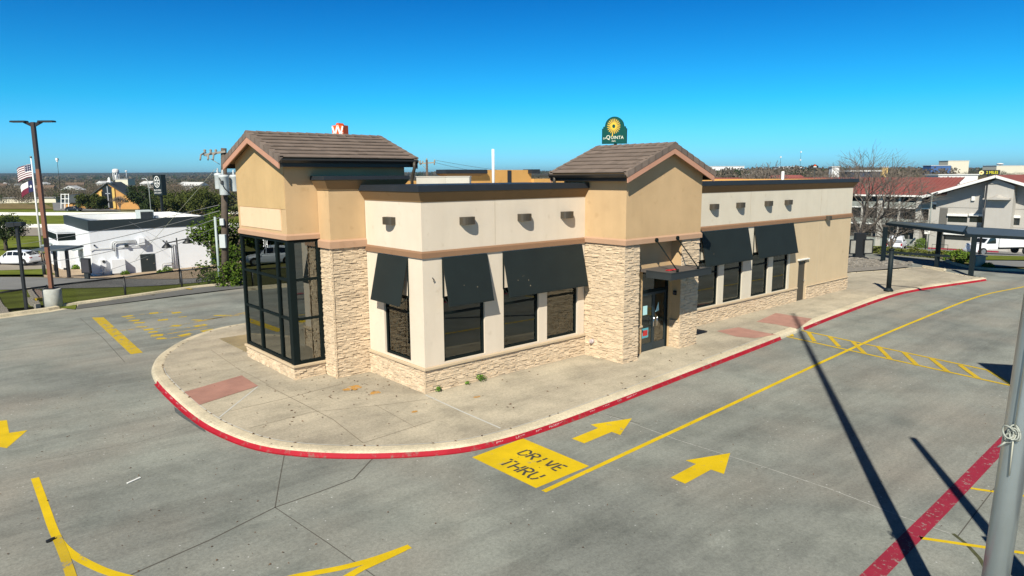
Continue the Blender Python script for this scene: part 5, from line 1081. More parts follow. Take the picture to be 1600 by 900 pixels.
def car(name, label, loc, rz, L, Wd, H, style, paint_m, cat='car'):
    t = thing(name, label, cat, loc, rz); h = Wd/2; hl = L/2
    if style == 'suv':
        body = [(-hl,.45,.95,.82),(-hl+.15,.28,1.05,.94),(-hl+.9,.22,1.08,1),(0,.2,1.02,1),(hl-1.3,.2,.98,1),(hl-.4,.24,.85,.95),(hl,.38,.66,.8)]
        cab = [(-hl+.12,.99,1.08,.78,.70),(-hl+.75,1.0,H-.10,.9,.72),(-.35,1.0,H,.92,.70),(.35,1.0,H-.04,.92,.70),(hl-1.35,.95,1.0,.90,.84)]
    mb = MB(); section_loft(mb, [(x, ring(h*w,z0,z1)) for x, z0, z1, w in body]); section_loft(mb, [(x, [(-h*w0,z0),(h*w0,z0),(h*w1,z1),(-h*w1,z1)]) for x, z0, z1, w0, w1 in cab]); mb.build('body', paint_m, t)
    mb = MB()
    for s in (1,-1):
        for (xa,a0,a1,w0,w1),(xb,b0,b1,v0,v1) in zip(cab[:-1], cab[1:]):
            f0, f1 = .18, .86; q = lambda x, z0, z1, w0, w1, f: (x, s*(h*(w0+(w1-w0)*f)+.012), z0+(z1-z0)*f)
            if a1-a0 < .15 and b1-b0 < .15: continue
            P = [q(xa+.04,a0,a1,w0,w1,f0),q(xb-.04,b0,b1,v0,v1,f0),q(xb-.04,b0,b1,v0,v1,f1),q(xa+.04,a0,a1,w0,w1,f1)]; mb.poly(P if s < 0 else P[::-1])
    x0, z0 = cab[-1][0], cab[-1][2]; x1, z1 = cab[-2][0], cab[-2][2]; ww = h*.62
    mb.poly([(x0-.08,-ww,z0+.06),(x0-.08,ww,z0+.06),(x1+.06,ww*.95,z1-.03),(x1+.06,-ww*.95,z1-.03)]); x0, z0 = cab[0][0], cab[0][2]; x1, z1 = cab[1][0], cab[1][2]
    mb.poly([(x0+.06,ww,z0+.07),(x0+.06,-ww,z0+.07),(x1-.04,-ww*.95,z1-.02),(x1-.04,ww*.95,z1-.02)]); mb.build('window', M_dkglass, t)
    for x in (-hl+.85, hl-.9):
        for s in (1,-1):
            mb = MB(); mb.tube([(x,s*(h-.05),.36),(x,s*(h+.006),.36)], .43, 20); mb.build('wheel_arch', M_tyre, t); wheel(t, x, s*(h-.08), .345)
    for s in (1,-1):
        mb = MB(); mb.bbox(-hl-.02,-hl+.25,min(s*h*.5,s*h*.86),max(s*h*.5,s*h*.86),.80,.92,.01); mb.build('tail_light', M_tail, t)
        mb = MB(); mb.bbox(hl-.3,hl-.02,min(s*h*.5,s*h*.78),max(s*h*.5,s*h*.78),.58,.68,.01); mb.build('head_light', M_head, t)
        mb = MB(); mb.bbox(hl-1.75,hl-1.6,min(s*h*.98,s*h*1.12),max(s*h*.98,s*h*1.12),1.0,1.14,.02); mb.build('mirror', paint_m, t)
    return t
AIM = math.atan2(-.657,.754)
car('parked_car', 'white parked crossover at the frame edge beyond the fence', (-1.72,80.47,-3.34), AIM+math.pi-R(4), 4.8, 1.95, 1.62, 'suv', M_carwhite)
car('passing_car', 'black car on the road in front of the tan church', (32.53,254.77,-4.40), AIM+R(4), 4.9, 1.9, 1.6, 'suv', M_carblack)
# flagpole with two flags
FD = Vector((2.75,96.13,-3.65))
t = thing('flagpole', 'white flagpole flying two flags beyond the white parked car', 'flagpole', FD); FH = 6.33+FD.z*0-FD.z+(279.5-246.5)/1089*92
top = Vector((2.37,95.84,9.01)); FH = top.z-FD.z
mb = MB(); mb.tube([(0,0,0),(0,0,FH)], [.16,.07], 12); mb.build('pole', M_white, t); mb = MB(); mb.lathe([(.02,0),(.12,.06),(.14,.14),(.1,.24),(.02,.28)], 12, (0,0,FH)); mb.build('finial', flat('bronze_ball', (.2,.16,.1), .4, .5), t)
lf = Vector((-.754,.657,0))
def flag(name, label, z0, w, h, ncol, nrow, colour, droop, mats):
    mb = MB()
    for j in range(nrow+1):
        for i in range(ncol+1):
            u, v = i/ncol, j/nrow; s = u*w*.93
            off = math.sin(u*7+v*1.5)*.13*u; d = lf*(s+.12)+Vector((.66,.75,0))*off; mb.v.append((d.x,d.y,z0-h*v-droop*u*u*w*.5-droop*.2*u+.05*math.sin(u*9)*u))
    for j in range(nrow):
        for i in range(ncol): k = j*(ncol+1)+i; mb.f.append((k,k+ncol+1,k+ncol+2,k+1)); mb.m.append(colour(i/ncol,(j+.5)/nrow)); mb.sm.append(True)
    o = mb.build(name, mats); o.location = FD; md = o.modifiers.new('cloth', 'SOLIDIFY'); md.thickness = .01; return tag(o, label, 'flag')
F_red, F_white, F_blue = flat('flag_red', (.15,.01,.035), .8), flat('flag_white', (.75,.75,.75), .8), flat('flag_navy', (.012,.016,.075), .8)
zf = top.z-FD.z-.75
def us(u, v):
    if u < .42 and v < 7/13: return 1 if (int(u/.42*11) % 2 == 1 and int(v*13) % 2 == 0 and int(u*40) % 2) else 2
    return 0 if int(v*13) % 2 == 0 else 1
flag('american_flag', 'red white and blue striped flag, upper of two on the white flagpole', zf, 2.15, 1.75, 40, 26, us, .55, [F_red,F_white,F_blue])
def tx(u, v):
    if u < .36:
        a, b = (u-.18)*1.9, (.5-v)*1.5; r = math.hypot(a,b); q = (math.atan2(a,b) % 1.2566)-.6283; return 1 if r*math.cos(abs(abs(q)-.6283)-1.02) < .115*1.0 and r < .27 else 2
    return 1 if v < .5 else 0
flag('state_flag', 'lone star flag in red white and blue, lower of two on the white flagpole', zf-2.15, 1.9, 1.5, 48, 28, tx, .75, [F_red,F_white,F_blue])
# roadside sign of the coffee shop
sg = Vector((18.72,97.93,3.75)); t = thing('pylon_sign', 'black double faced sign with round white emblem above oak trees', 'sign', (sg.x,sg.y,terrain(sg.x,sg.y)), math.atan2(-.657,.754)+R(-28)); zs = sg.z-t.location.z
mb = MB(); mb.box(-.05,.25,-.15,.15,-.3,zs+.1); mb.build('pole', M_black, t)
mb = MB(); mb.bbox(-.95,.95,-.4,.4,zs,zs+3.05,.03); c = mb.build('cabinet', flat('sign_black', (.012,.018,.02), .4), t)
mb = MB(); o3 = (-.05,-.404,zs+2.0); n = 40
for k in range(n):
    a, b = 6.283*k/n, 6.283*(k+1)/n; mb.poly([(o3[0]+r*math.cos(q)*.78, -.406, o3[2]+r*math.sin(q)) for r, q in ((.86,a),(.86,b),(.74,b),(.74,a))][::-1])
for k in range(6):
    a = 6.283*k/6+.52; mb.poly([(o3[0]+.78*(r*math.cos(a+d)), -.406, o3[2]+r*math.sin(a+d)) for r, d in ((.16,-.3),(.62,-.22),(.62,.22),(.16,.3))][::-1])
mb.build('emblem', M_white, c)
mb = MB(); put_text(mb, 'BLACK RIFLE', (-.05,-.404,zs+.75), (1,0,0), (0,0,1), .42, 0, .68, lift=.003); put_text(mb, 'COFFEE COMPANY', (-.05,-.404,zs+.34), (1,0,0), (0,0,1), .32, 0, .62, lift=.003); mb.build('lettering', M_white, c)
t = thing('street_light', 'pale street light with a curved arm left of the black round emblem sign', 'street light', (19.25,106.26,0.85), AIM)
mb = MB(); mb.tube([(0,0,-4),(0,0,4.4),(-.1,0,5.0),(-.35,0,5.35),(-.5,0,5.4)], .06, 8); mb.build('pole', flat('galvanised', (.45,.47,.46), .4, .3), t); mb = MB(); mb.bbox(-.95,-.45,-.12,.12,5.35,5.45,.03); mb.build('lamp_head', flat('galvanised_head', (.45,.47,.46), .4, .3), t)
# highway barriers
def barrier(pts, h, label):
    mb = MB()
    for a, b in zip(pts[:-1], pts[1:]):
        a, b = Vector(a), Vector(b); u = (b-a).normalized(); v = Vector((-u.y,u.x,0)).normalized(); za, zb = terrain(a.x,a.y), terrain(b.x,b.y)
        for w0, w1, h0, h1 in ((.3,.28,-.3,.12),(.28,.12,.12,.4),(.12,.09,.4,h)):
            mb.hexa([(*(a-v*w0).xy,za+h0),(*(b-v*w0).xy,zb+h0),(*(b+v*w0).xy,zb+h0),(*(a+v*w0).xy,za+h0),(*(a-v*w1).xy,za+h1),(*(b-v*w1).xy,zb+h1),(*(b+v*w1).xy,zb+h1),(*(a+v*w1).xy,za+h1)])
    return tag(mb.build('concrete_barrier', mat('barrier_white', (.66,.65,.61), .8, .06, .3, 6)), label, 'barrier')
barrier([(-11.90,187.68,-4.29),(-1.35,177.65,-4.34),(9.11,167.70,-4.38),(19.37,157.13,-4.38),(32.23,147.53,-4.43),(49.78,134.66,-4.56)], .95, 'white concrete barrier on the near side of the green median')
barrier([(-11.78,271.84,-4.64),(3.08,257.70,-4.71),(17.83,243.67,-4.79),(34.67,223.31,-4.71),(52.41,196.87,-4.35),(68.19,179.88,-4.35)], .95, 'white concrete barrier on the far side of the green median')
# ---- church --------------------------------------------------------------------------------
M_brick = mat('tan_brick', (.52,.275,.09), .9, .08, .5, 8); M_shingle = mat('slate_shingle', (.045,.055,.06), .85, .1, .5, 6)
t = thing('church', 'tan brick church with a steep slate roof and tall dark window', 'church', (46.06,270.25,-4.48), AIM+R(3)); K = .2406
X0, X1, ZA = -11.6, 12.2, 9.4
mb = MB(); mb.prism([(X0,0,-1),(X1,0,-1),(X1,0,.6),(.3,0,ZA-.5),(X0,0,.6)], (-6,22,0)); mb.build('wall', M_brick, t)
mb = MB()
for a in (X0-.8, X1+.6):
    za = .1 if a < 0 else .2; q = [(a,-.6,za),(.3,-.6,ZA-.35),(.3-6.2,22.5,ZA-.35),(a-6.2,22.5,za)]; q2 = [(x,y,z+.35) for x, y, z in q]; mb.hexa(q+q2 if a < 0 else [(q+q2)[i] for i in (1,0,3,2,5,4,7,6)])
mb.build('roof', M_shingle, t)
mb = MB(); mb.prism([(-1.9,-.05,.0),(1.6,-.05,.0),(1.6,-.05,7.4),(.3,-.05,8.5),(-1.9,-.05,6.9)], (0,.04,0)); w = mb.build('window', flat('dark_window', (.02,.022,.026), .2), t)
mb = MB(); mb.box(-.2,.1,-.09,-.055,.3,7.9); mb.box(-.9,.8,-.09,-.055,5.2,5.5); mb.build('cross_mullion', flat('grey_mullion', (.35,.37,.4), .5), w)
mb = MB(); mb.box(1.7,2.6,-.5,0,0,7.2); mb.box(-2.9,-2.0,-.5,0,0,6.2); mb.build('lit_brick_strip', flat('yellow_lit_brick', (.62,.42,.12), .9), t)  # strips beside the window, their yellow light put into the brick colour
mb = MB(); mb.box(-17.5,-11.0,3,10,-1,2.2); c = mb.build('side_wing', M_brick, t); mb = MB(); mb.hexa([(-18.2,2.4,2.0),(-10.6,2.4,2.0),(-10.6,10.6,2.0),(-18.2,10.6,2.0),(-15.5,5.5,4.6),(-10.6,5.5,4.6),(-10.6,7.5,4.6),(-15.5,7.5,4.6)]); mb.build('roof', M_shingle, c)
mb = MB(); mb.lathe([(.8,0),(.8,.8),(.45,1.3),(.45,1.9),(.05,2.4)], 10, (-.6,3,ZA-.6)); mb.build('cupola', M_white, t)
for px, py, lb in ((124,325.5,'first'),(127,325.8,'second'),(131,326,'third')): pass
t = thing('white_frame', 'white steel frame gate standing left of the tan church', 'frame', (33.91,278.02,-3.45), AIM)
mb = MB()
for x in (-1.2,.2,1.5): mb.bar((x-.6,0,-1),(x,0,4.4),.25,.25)
for z in (1.0,2.6,4.2): mb.bar((-1.7+z*.1,0,z),(1.5,0,z),.2,.2)
mb.build('bars', M_white, t)
h = thing('outbuilding', 'small white gabled building left of the tan church', 'house', (44.90,335.45,-4.33), AIM); mb = MB(); mb.box(-2,3.5,0,7,-1.5,2.6); mb.build('wall', M_white, h); mb = MB(); mb.prism([(-2.6,-.5,2.6),(4.1,-.5,2.6),(.8,-.5,4.0)], (0,8,0)); mb.build('roof', M_shingle, h)
# oaks
OK = [('spreading dark green oak in front of the church, left one',(38.85,268.12,-4.45),6.2,8,1,M_oak,.15),('spreading dark green oak in front of the church, beside its dark window',(41.43,261.86,-4.35),6.0,6.5,2,M_oak,.2),
 ('big oak between the church and the black emblem sign',(42.55,210.12,-2.94),9.4,8.5,3,M_oak2,.25),('oak just behind the black emblem sign',(44.58,201.71,-2.56),8.0,9.5,4,M_oak2,.2),('wide oak right of the black emblem sign',(46.69,193.19,-2.37),7.6,9.5,5,M_oak,.2),
 ('second oak right of the black emblem sign',(48.09,185.29,-2.17),7.6,10,6,M_oak,.2),('taller oak left of the transformer cans',(50.12,176.85,-1.97),9.0,11,7,M_oak,.25),('oak half hidden behind the transformer cans',(55.20,179.11,-2.05),7.5,10,8,M_oak,.2)]
for lb, p, h, w, sd, m, low in OK: leafy_tree('oak_tree', lb, (p[0],p[1],terrain(p[0],p[1])), h, w, sd, m, 1.0, .27, 'oaks beyond the highway', .3, low)
p = (-0.44,103.65,-3.67); leafy_tree('oak_tree', 'dark round oak over the white parked car', (p[0],p[1],terrain(p[0],p[1])), 5.4, 7.5, 9, M_oak2, 1.3, .14, None, .35, .4)
p = (8.89,41.52,-2.27); leafy_tree('evergreen_tree', 'bushy bright evergreen behind the utility pole', (p[0],p[1],p[2]), 6.4, 6.0, 12, M_live, 2.1, .13, None, .2, .05)
bush('shrub', 'dark low bush at the foot of the utility pole', (3.81,26.13,-0.21), 1.3, 1.0, 1.6, M_live, 61, 900, .1)
for i, (a, b, lb) in enumerate((((54.35,228.37,-4.79),(49.81,172.41,-4.31),'olive scrub behind the white building roof'),((49.65,187.66,-4.24),(53.49,163.39,-4.42),'brown thicket behind the white building corner'))):
    rr = random.Random(70+i); mb = MB()
    for k in range(60):
        q = Vector(a)+(Vector(b)-Vector(a))*rr.random(); x, y = q.x+rr.gauss(0,5), q.y+rr.gauss(0,7); leaves(mb, (x,y,terrain(x,y)+.7), rr.uniform(.8,1.6), 40, .22, rr, .7)
    tag(mb.build('thicket', M_scrub if i == 0 else leafmat('dry_twigs', (.09,.065,.045), (.15,.11,.075))), lb, 'undergrowth', None, 'stuff')
t = bare_tree('bare_tree', 'small bare tree in front of the church gable', (45.46,251.06,-4.80), 5.2, 1.1, 21, M_barkgrey, 5, .12, None, .2, tilt=.55, minr=.03)
z_ = terrain(-19.5,48.5)
car('parked_car', 'white parked crossover beyond the left edge, seen only mirrored in the bay glazing', (-19.5,48.5,z_), math.atan2(.35,.94), 4.7, 1.95, 1.75, 'suv', M_carwhite)
for (x, y), lb in (((-29,60),'leafy oak mirrored in the bay glazing, left of the mirrored car'),((-21,63),'leafy oak mirrored in the bay glazing, behind the mirrored car')):
    leafy_tree('oak_tree', lb, (x,y,terrain(x,y)), 7.5, 9, 30+int(-x), M_live, .8, .3, None, .3, .15)

# ---- hotel ---------------------------------------------------------------------------------
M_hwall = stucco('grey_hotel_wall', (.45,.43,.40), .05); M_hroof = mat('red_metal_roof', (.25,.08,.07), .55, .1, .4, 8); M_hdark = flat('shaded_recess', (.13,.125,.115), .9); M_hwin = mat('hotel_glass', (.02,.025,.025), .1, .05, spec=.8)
XH, ZG = 119.48, -6.9
H = thing('hotel_building', 'long grey three storey hotel with red seamed metal roofs', 'hotel')
YA, YB, YC, ZE, ZP = 26.1, 6.7, 16.4, 2.62, 5.78
def hp(mb, n, m, lb=None, par=None):
    o = mb.build(n, m, par or H)
    if lb: o['label'] = lb
    return o
# gabled end block
mb = MB(); mb.prism([(XH,YB,ZG),(XH,YA,ZG),(XH,YA,ZE-.25),(XH,YC,ZP-.25),(XH,YB,ZE-.25)], (28,0,0)); hp(mb, 'wall', M_hwall, 'broad gable wall of the hotel')
def seam_roof(par_name, pts, nseam, lb):
    # pts: eave a, eave b, ridge b, ridge a
    a, b, c, d = [Vector(p) for p in pts]; mb = MB(); n = (b-a).cross(d-a).normalized()
    if n.z < 0: n = -n
    mb.hexa([tuple(p) for p in (a,b,c,d)]+[tuple(p+n*.15) for p in (a,b,c,d)])
    for i in range(nseam+1):
        p, q = a+(b-a)*i/nseam, d+(c-d)*i/nseam; mb.bar(tuple(p+n*.19), tuple(q+n*.19), .09, .1, up=tuple(n))
    return hp(mb, 'roof', M_hroof, lb)
OV = 2.4; SL = (ZP-ZE)/(YA-YC)
seam_roof('roof', [(XH-OV,YA+.4,ZE-.13),(XH+28,YA+.4,ZE-.13),(XH+28,YC,ZP),(XH-OV,YC,ZP)], 44, 'red roof slope of the gable block')
seam_roof('roof', [(XH-OV,YB-.4,ZE-.13),(XH+28,YB-.4,ZE-.13),(XH+28,YC,ZP),(XH-OV,YC,ZP)], 44, 'red roof slope on the far side of the gable block')
mb = MB()
for y in (YA+.45, YB-.45): mb.bar((XH-OV-.06,y,ZE-.2),(XH-OV-.06,YC,ZP-.02),.12,.42)
hp(mb, 'barge_board', M_white)
# long wing
ZR = 5.45
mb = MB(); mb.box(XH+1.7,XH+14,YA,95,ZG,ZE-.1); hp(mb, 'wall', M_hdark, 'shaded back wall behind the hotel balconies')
seam_roof('roof', [(XH-.7,YA-2.5,ZE),(XH-.7,95,ZE),(XH+8,95,ZR),(XH+8,YA-2.5,ZR)], 110, 'long red seamed roof of the balcony wing')
seam_roof('roof', [(XH+16.5,YA,ZE),(XH+16.5,95,ZE),(XH+8,95,ZR),(XH+8,YA,ZR)], 10, None)
mb = MB(); mb.box(XH-.86,XH-.7,YA-1.2,95,ZE-.25,ZE+.02); hp(mb, 'fascia', M_white)
for z in (.45,-2.47):
    mb = MB(); mb.box(XH,XH+1.7,YA,95,z-.15,z+.05); hp(mb, 'balcony_slab', M_white)
    mb = MB(); mb.box(XH+.05,XH+.12,YA,95,z+.05,z+.95); hp(mb, 'balcony_rail', mat('grey_rail', (.26,.28,.26), .7, .2, 6, 30))
mb = MB(); mb.box(XH+.02,XH+.1,YA,95,ZG,-4.9); hp(mb, 'balcony_rail', mat('grey_rail', (.26,.28,.26), .7, .2, 6, 30))
for i, y in enumerate(np.arange(YA+1.6, 94, 3.1)):
    mb = MB(); mb.box(XH-.03,XH+.25,y-.16,y+.16,ZG,ZE-.1) if i % 2 else mb.box(XH-.1,XH+1.6,y-.42,y+.42,ZG,ZE-.1); hp(mb, 'column', M_hwall)
for y in np.arange(YA+.4, 60, 3.1):
    for z in (.5,-2.42,-5.3):
        mb = MB(); mb.box(XH+1.66,XH+1.69,y,y+1.0,z,z+2.0); hp(mb, 'room_door', M_hwin)
# gable features: projecting bay, windows with white lintels, decorative hood
by0, by1 = (119.48,13.97,0.40)[1], (119.48,17.81,0.27)[1]
mb = MB(); mb.prism([(XH-1.7,by0,ZG),(XH-1.7,by1,ZG),(XH-1.7,by1,4.3),(XH-1.7,YC,ZP-.42),(XH-1.7,by0,4.3)], (1.7,0,0)); hp(mb, 'chimney_bay', M_hwall, 'projecting middle bay of the gable')
def hwin(xa, xb, ya, yb, front=XH):
    y0, y1 = WXY(xb, (ya+yb)/2), WXY(xa, (ya+yb)/2); z1, z0 = WXZ(xa, ya), WXZ(xa, yb)
    mb = MB(); mb.box(front-.02,front-.004,y0,y1,z0,z1); w = hp(mb, 'window', M_hwin); mb = MB(); mb.box(front-.35,front,y0-.05,y1+.05,z1,z1+.36); hp(mb, 'lintel', M_white, None, w)
PXR = [(1330,330),(1600,330)]
# image-plane survey of the gable wall reduced to two affine fits
Y_A, Y_B = (119.48,23.26,-0.97), (119.48,13.05,-0.56)
def WXY(px, py): t = (px-1480)/(1596-1480); k = t*1.0; return Y_A[1]+(Y_B[1]-Y_A[1])*(k*(1+.06*(1-k)))
Z_A, Z_B = (119.48,23.31,-0.34), (119.48,22.87,-5.62)
def WXZ(px, py): return Z_A[2]+(Z_B[2]-Z_A[2])*(py-334-(px-1480)*.03)/50
for xa, xb in ((1481,1512),(1515.5,1538)): hwin(xa, xb, 337, 346.5)
hwin(1558, 1594, 339, 349.5, XH)
hwin(1478, 1520, 366, 374); hwin(1530, 1538, 371, 385)
for xa, xb in ((1456,1461),): hwin(xa, xb, 319, 327)
mb = MB(); y = WXY(1480,300); mb.box(XH-.02,XH,y,y+1.2,ZG,.6); hp(mb, 'stair_opening', M_hdark)
mb = MB(); yy0, yy1 = WXY(1581,305)-.1, WXY(1543,305)+.1; n = 10
for i in range(n):
    a, b = i/n, (i+1)/n; f = lambda u: .45*math.exp(-((u-.5)/.18)**2); mb.hexa([(XH-3.0,yy0+(yy1-yy0)*a,2.2),(XH-1.7,yy0+(yy1-yy0)*a,2.2),(XH-1.7,yy0+(yy1-yy0)*b,2.2),(XH-3.0,yy0+(yy1-yy0)*b,2.2),(XH-3.0,yy0+(yy1-yy0)*a,2.35+f(a)*.5),(XH-1.7,yy0+(yy1-yy0)*a,2.5+f(a)),(XH-1.7,yy0+(yy1-yy0)*b,2.5+f(b)),(XH-3.0,yy0+(yy1-yy0)*b,2.35+f(b)*.5)])
hp(mb, 'ornamental_hood', M_hwall)
mb = MB(); mb.box(XH-.3,XH,WXY(1519,302)-.2,WXY(1519,302)+.25,1.9,2.6); hp(mb, 'wall_light', M_white)
mb = MB(); 
for z in (-.0,-2.9): mb.box(XH-.03,XH-.0,YB,YA,z+.7,z+.76)
hp(mb, 'string_course', flat('darker_grey', (.26,.25,.23), .9))
# second hotel wing showing over the restaurant parapet
h2 = thing('hotel_wing', 'far red hip roof of another hotel wing over the restaurant parapet', 'hotel', (157.03,71.33,3.45), AIM-R(20))
mb = MB(); mb.box(-6,6,0,10,-10,.2); mb.build('wall', M_hwall, h2); mb = MB(); mb.hexa([(-7,-1,.2),(7,-1,.2),(7,11,.2),(-7,11,.2),(-3.5,4,2.6),(3.5,4,2.6),(3.5,6,2.6),(-3.5,6,2.6)]); mb.build('roof', M_hroof, h2)
# hotel pylon sign
p = (90.57,70.66,12.10); t = thing('pylon_sign', 'green arched hotel sign with a yellow sun on a tall pole', 'sign', (p[0],p[1],terrain(p[0],p[1])), AIM+R(-14)); z0 = p[2]-t.location.z
M_green = mat('sign_green', (.002,.07,.06), .7, .04, 2, 30, 0, 40, 0, .15); M_sunyellow = flat('sun_yellow', (.85,.52,.03), .5); M_ivory = flat('ivory', (.85,.83,.68), .5)
mb = MB(); mb.tube([(.2,.0,-1),(.2,0,z0+.2)], .3, 12); mb.build('pole', M_darkgrey, t)
w2, hh = 2.28, 4.9
pts = [(-w2,0),(w2,0),(w2,2.75),(w2-.22,2.75),(w2-.22,3.1),(w2-.5,3.1)]
for k in range(13): a = math.radians(8+164*k/12); pts.append((1.72*math.cos(a), 3.1+.15+1.65*math.sin(a)))
pts += [(-w2+.5,3.1),(-w2+.22,3.1),(-w2+.22,2.75),(-w2,2.75)]
mb = MB(); mb.prism([(x,-.55,z0+z) for x, z in pts], (0,1.1,0)); c = mb.build('cabinet', M_green, t)
mb = MB(); ox, oz = -.12, z0+3.15; yf = -.556; n = 20
for k in range(n):
    a, b = 6.283*k/n, 6.283*(k+1)/n; mb.poly([(ox+r*math.cos(q)*.95, yf, oz+r*1.1*math.sin(q)) for r, q in ((.32,a),(.54,a),(.54,b),(.32,b))])
    q = (a+b)/2; L = 1.65 if k == 14 else 1.22; mb.poly([(ox+.50*math.cos(a+.03), yf, oz+.58*math.sin(a+.03)), (ox+L*math.cos(q-.05), yf, oz+L*1.12*math.sin(q-.05)), (ox+L*math.cos(q+.05), yf, oz+L*1.12*math.sin(q+.05)), (ox+.50*math.cos(b-.03), yf, oz+.58*math.sin(b-.03))])
mb.build('sun_emblem', M_sunyellow, c)
mb = MB(); put_text(mb, 'LA', (-1.78,-.551,z0+.98), (1,0,0), (0,0,1), .52, 0, .9, lift=.004); put_text(mb, 'Q', (-1.1,-.551,z0+1.12), (1,0,0), (0,0,1), 1.05, 0, .9, lift=.004); put_text(mb, 'UINTA', (.55,-.551,z0+1.08), (1,0,0), (0,0,1), .80, 0, .95, lift=.004, spacing=1.05); put_text(mb, 'INN', (-.1,-.551,z0+.45), (1,0,0), (0,0,1), .36, 0, 1.1, lift=.004); mb.build('lettering', M_ivory, c)
# orange sign with a white striped W, over the bay roof
p = (62.02,123.04,14.92); t = thing('pylon_sign', 'orange block sign with a white striped W over the tiled bay roof', 'sign', (p[0],p[1],terrain(p[0],p[1])), AIM+R(-24)); z0 = p[2]-t.location.z-1.25
M_osign = flat('sign_orange', (.75,.10,.012), .5)
mb = MB(); mb.tube([(0,0,-1),(0,0,z0+.2)], .25, 10); mb.build('pole', M_darkgrey, t)
mb = MB(); mb.box(-1.45,1.45,-.9,.9,z0,z0+3.5); mb.prism([(-.5,-.9,z0+3.5),(.5,-.9,z0+3.5),(.2,-.9,z0+4.0),(-.2,-.9,z0+4.0)], (0,1.8,0)); c = mb.build('cabinet', M_osign, t)
mb = MB(); y = -.905
def wbar(a, b, w): mb.bar((a[0],y,z0+a[1]),(b[0],y,z0+b[1]),w,.02,up=(0,1,0))
P_ = [(-1.36,3.3),(-.72,1.45),(0,3.5),(.72,1.45),(1.36,3.3)]
for p0, p1 in zip(P_[:-1], P_[1:]): wbar(p0, p1, .42)
for s in (-1,1):
    for k in range(3): wbar((s*.98,1.3+k*.3),(s*1.40,1.3+k*.3),.14)
mb.build('striped_letter', M_white, c)
# utility pole behind the roof
p = (37.61,54.79,4.74); t = thing('utility_pole', 'far utility pole with insulators showing over the flat roof', 'utility pole', (p[0],p[1],terrain(p[0],p[1])), AIM+R(10)); hz = (38.01,55.20,8.28)[2]-t.location.z
mb = MB(); mb.tube([(0,0,0),(0,0,hz)], [.2,.13], 10); mb.build('pole', M_wood, t); mb = MB(); mb.bar((-.95,0,hz-.45),(1.0,0,hz-.3),.12,.14); mb.bar((0,0,hz-1.2),(-.7,0,hz-.45),.05,.05)
for x, q in ((-.9,.0),(-.5,0),(.0,.3),(.95,.15)): mb.lathe([(.06,0),(.11,.06),(.06,.12),(.1,.18),(.04,.3)], 10, (x,0,hz-.4+q))
for x in (-.8,.9): mb.tube([(x,0,hz-.4),(x,-.25,hz-.1),(x,-.3,hz-.6)], .07, 8)
mb.build('crossarm', mat('pale_arm', (.34,.30,.24), .9, .2), t)
wire('power_line', (38.77,54.53,8.24), (89.98,83.43,6.59), .5, .02, 'thin wire leaving the far utility pole over the roof, upper one', M_wire); wire('power_line', (38.68,54.55,7.97), (82.24,90.19,6.65), .4, .02, 'thin wire leaving the far utility pole over the roof, lower one', M_wire)
# ---- drive canopy, menu board, clearance bar -----------------------------------------------
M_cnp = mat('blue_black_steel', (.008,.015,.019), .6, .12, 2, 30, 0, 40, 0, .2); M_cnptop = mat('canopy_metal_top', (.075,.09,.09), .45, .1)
t = thing('drive_canopy', 'dark folded steel canopy on three posts over the drive lane', 'canopy', (42.18,.02,-.15))
for x, y in ((42.41,3.62),(42.18,.02),(39.55,-2.78)): mb = MB(); mb.bbox(x-.15,x+.15,y-.12,y+.12,-.15,2.5,.01); mb.box(x-.25,x+.25,y-.22,y+.22,-.15,-.12); mb.build('post', M_cnp, t, True)
def slab(pts, th, m, nm, par):
    q = [tuple(p) for p in pts]; c = [(x,y,z-th) for x, y, z in q]; a = sum(q[i][0]*q[(i+1)%4][1]-q[(i+1)%4][0]*q[i][1] for i in range(4))
    if a < 0: q, c = q[::-1], c[::-1]
    mb = MB(); mb.hexa(c+q); return mb.build(nm, m, par, True)
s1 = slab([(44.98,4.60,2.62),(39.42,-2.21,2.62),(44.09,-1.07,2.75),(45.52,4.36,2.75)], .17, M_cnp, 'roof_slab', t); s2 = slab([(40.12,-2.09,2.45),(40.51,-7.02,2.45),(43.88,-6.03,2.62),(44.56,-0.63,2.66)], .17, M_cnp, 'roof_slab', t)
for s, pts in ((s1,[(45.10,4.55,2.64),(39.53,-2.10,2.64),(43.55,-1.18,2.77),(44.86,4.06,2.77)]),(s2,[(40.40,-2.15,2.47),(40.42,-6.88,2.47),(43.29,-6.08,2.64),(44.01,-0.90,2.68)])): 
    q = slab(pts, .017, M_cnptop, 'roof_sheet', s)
t = thing('menu_board', 'black menu board stand with framed panels on the gravel bed', 'menu board', (43.4,5.75,-.05), AIM+R(6))
mb = MB(); mb.bbox(-.4,.4,-.2,.2,0,1.95,.02); mb.build('cabinet', M_black, t)
for x0, x1 in ((.18,.92),(-.95,-.42)):
    mb = MB(); a = .07; mb.box(x0,x1,-.3,-.22,.38,.38+a); mb.box(x0,x1,-.3,-.22,1.42,1.42+a); mb.box(x0,x0+a,-.3,-.22,.38+a,1.42); mb.box(x1-a,x1,-.3,-.22,.38+a,1.42); c = mb.build('panel_frame', M_black, t); mb = MB(); mb.box(x0+a,x1-a,-.27,-.25,.38+a,1.42); mb.build('panel', mat('faded_panel', (.30,.29,.26), .5, .2, 1.5, 10), c)
t = thing('clearance_bar', 'dark blue steel post with a long horizontal clearance arm', 'clearance bar', (28.95,-1.88,0))
mb = MB(); mb.tube([(0,0,0),(0,0,2.25)], .125, 16); mb.lathe([(.24,0),(.24,.06),(.17,.16),(.13,.2)], 16); mb.tube([(0,0,2.25),(0,0,2.32)], .15, 16); mb.build('post', M_cnp, t)
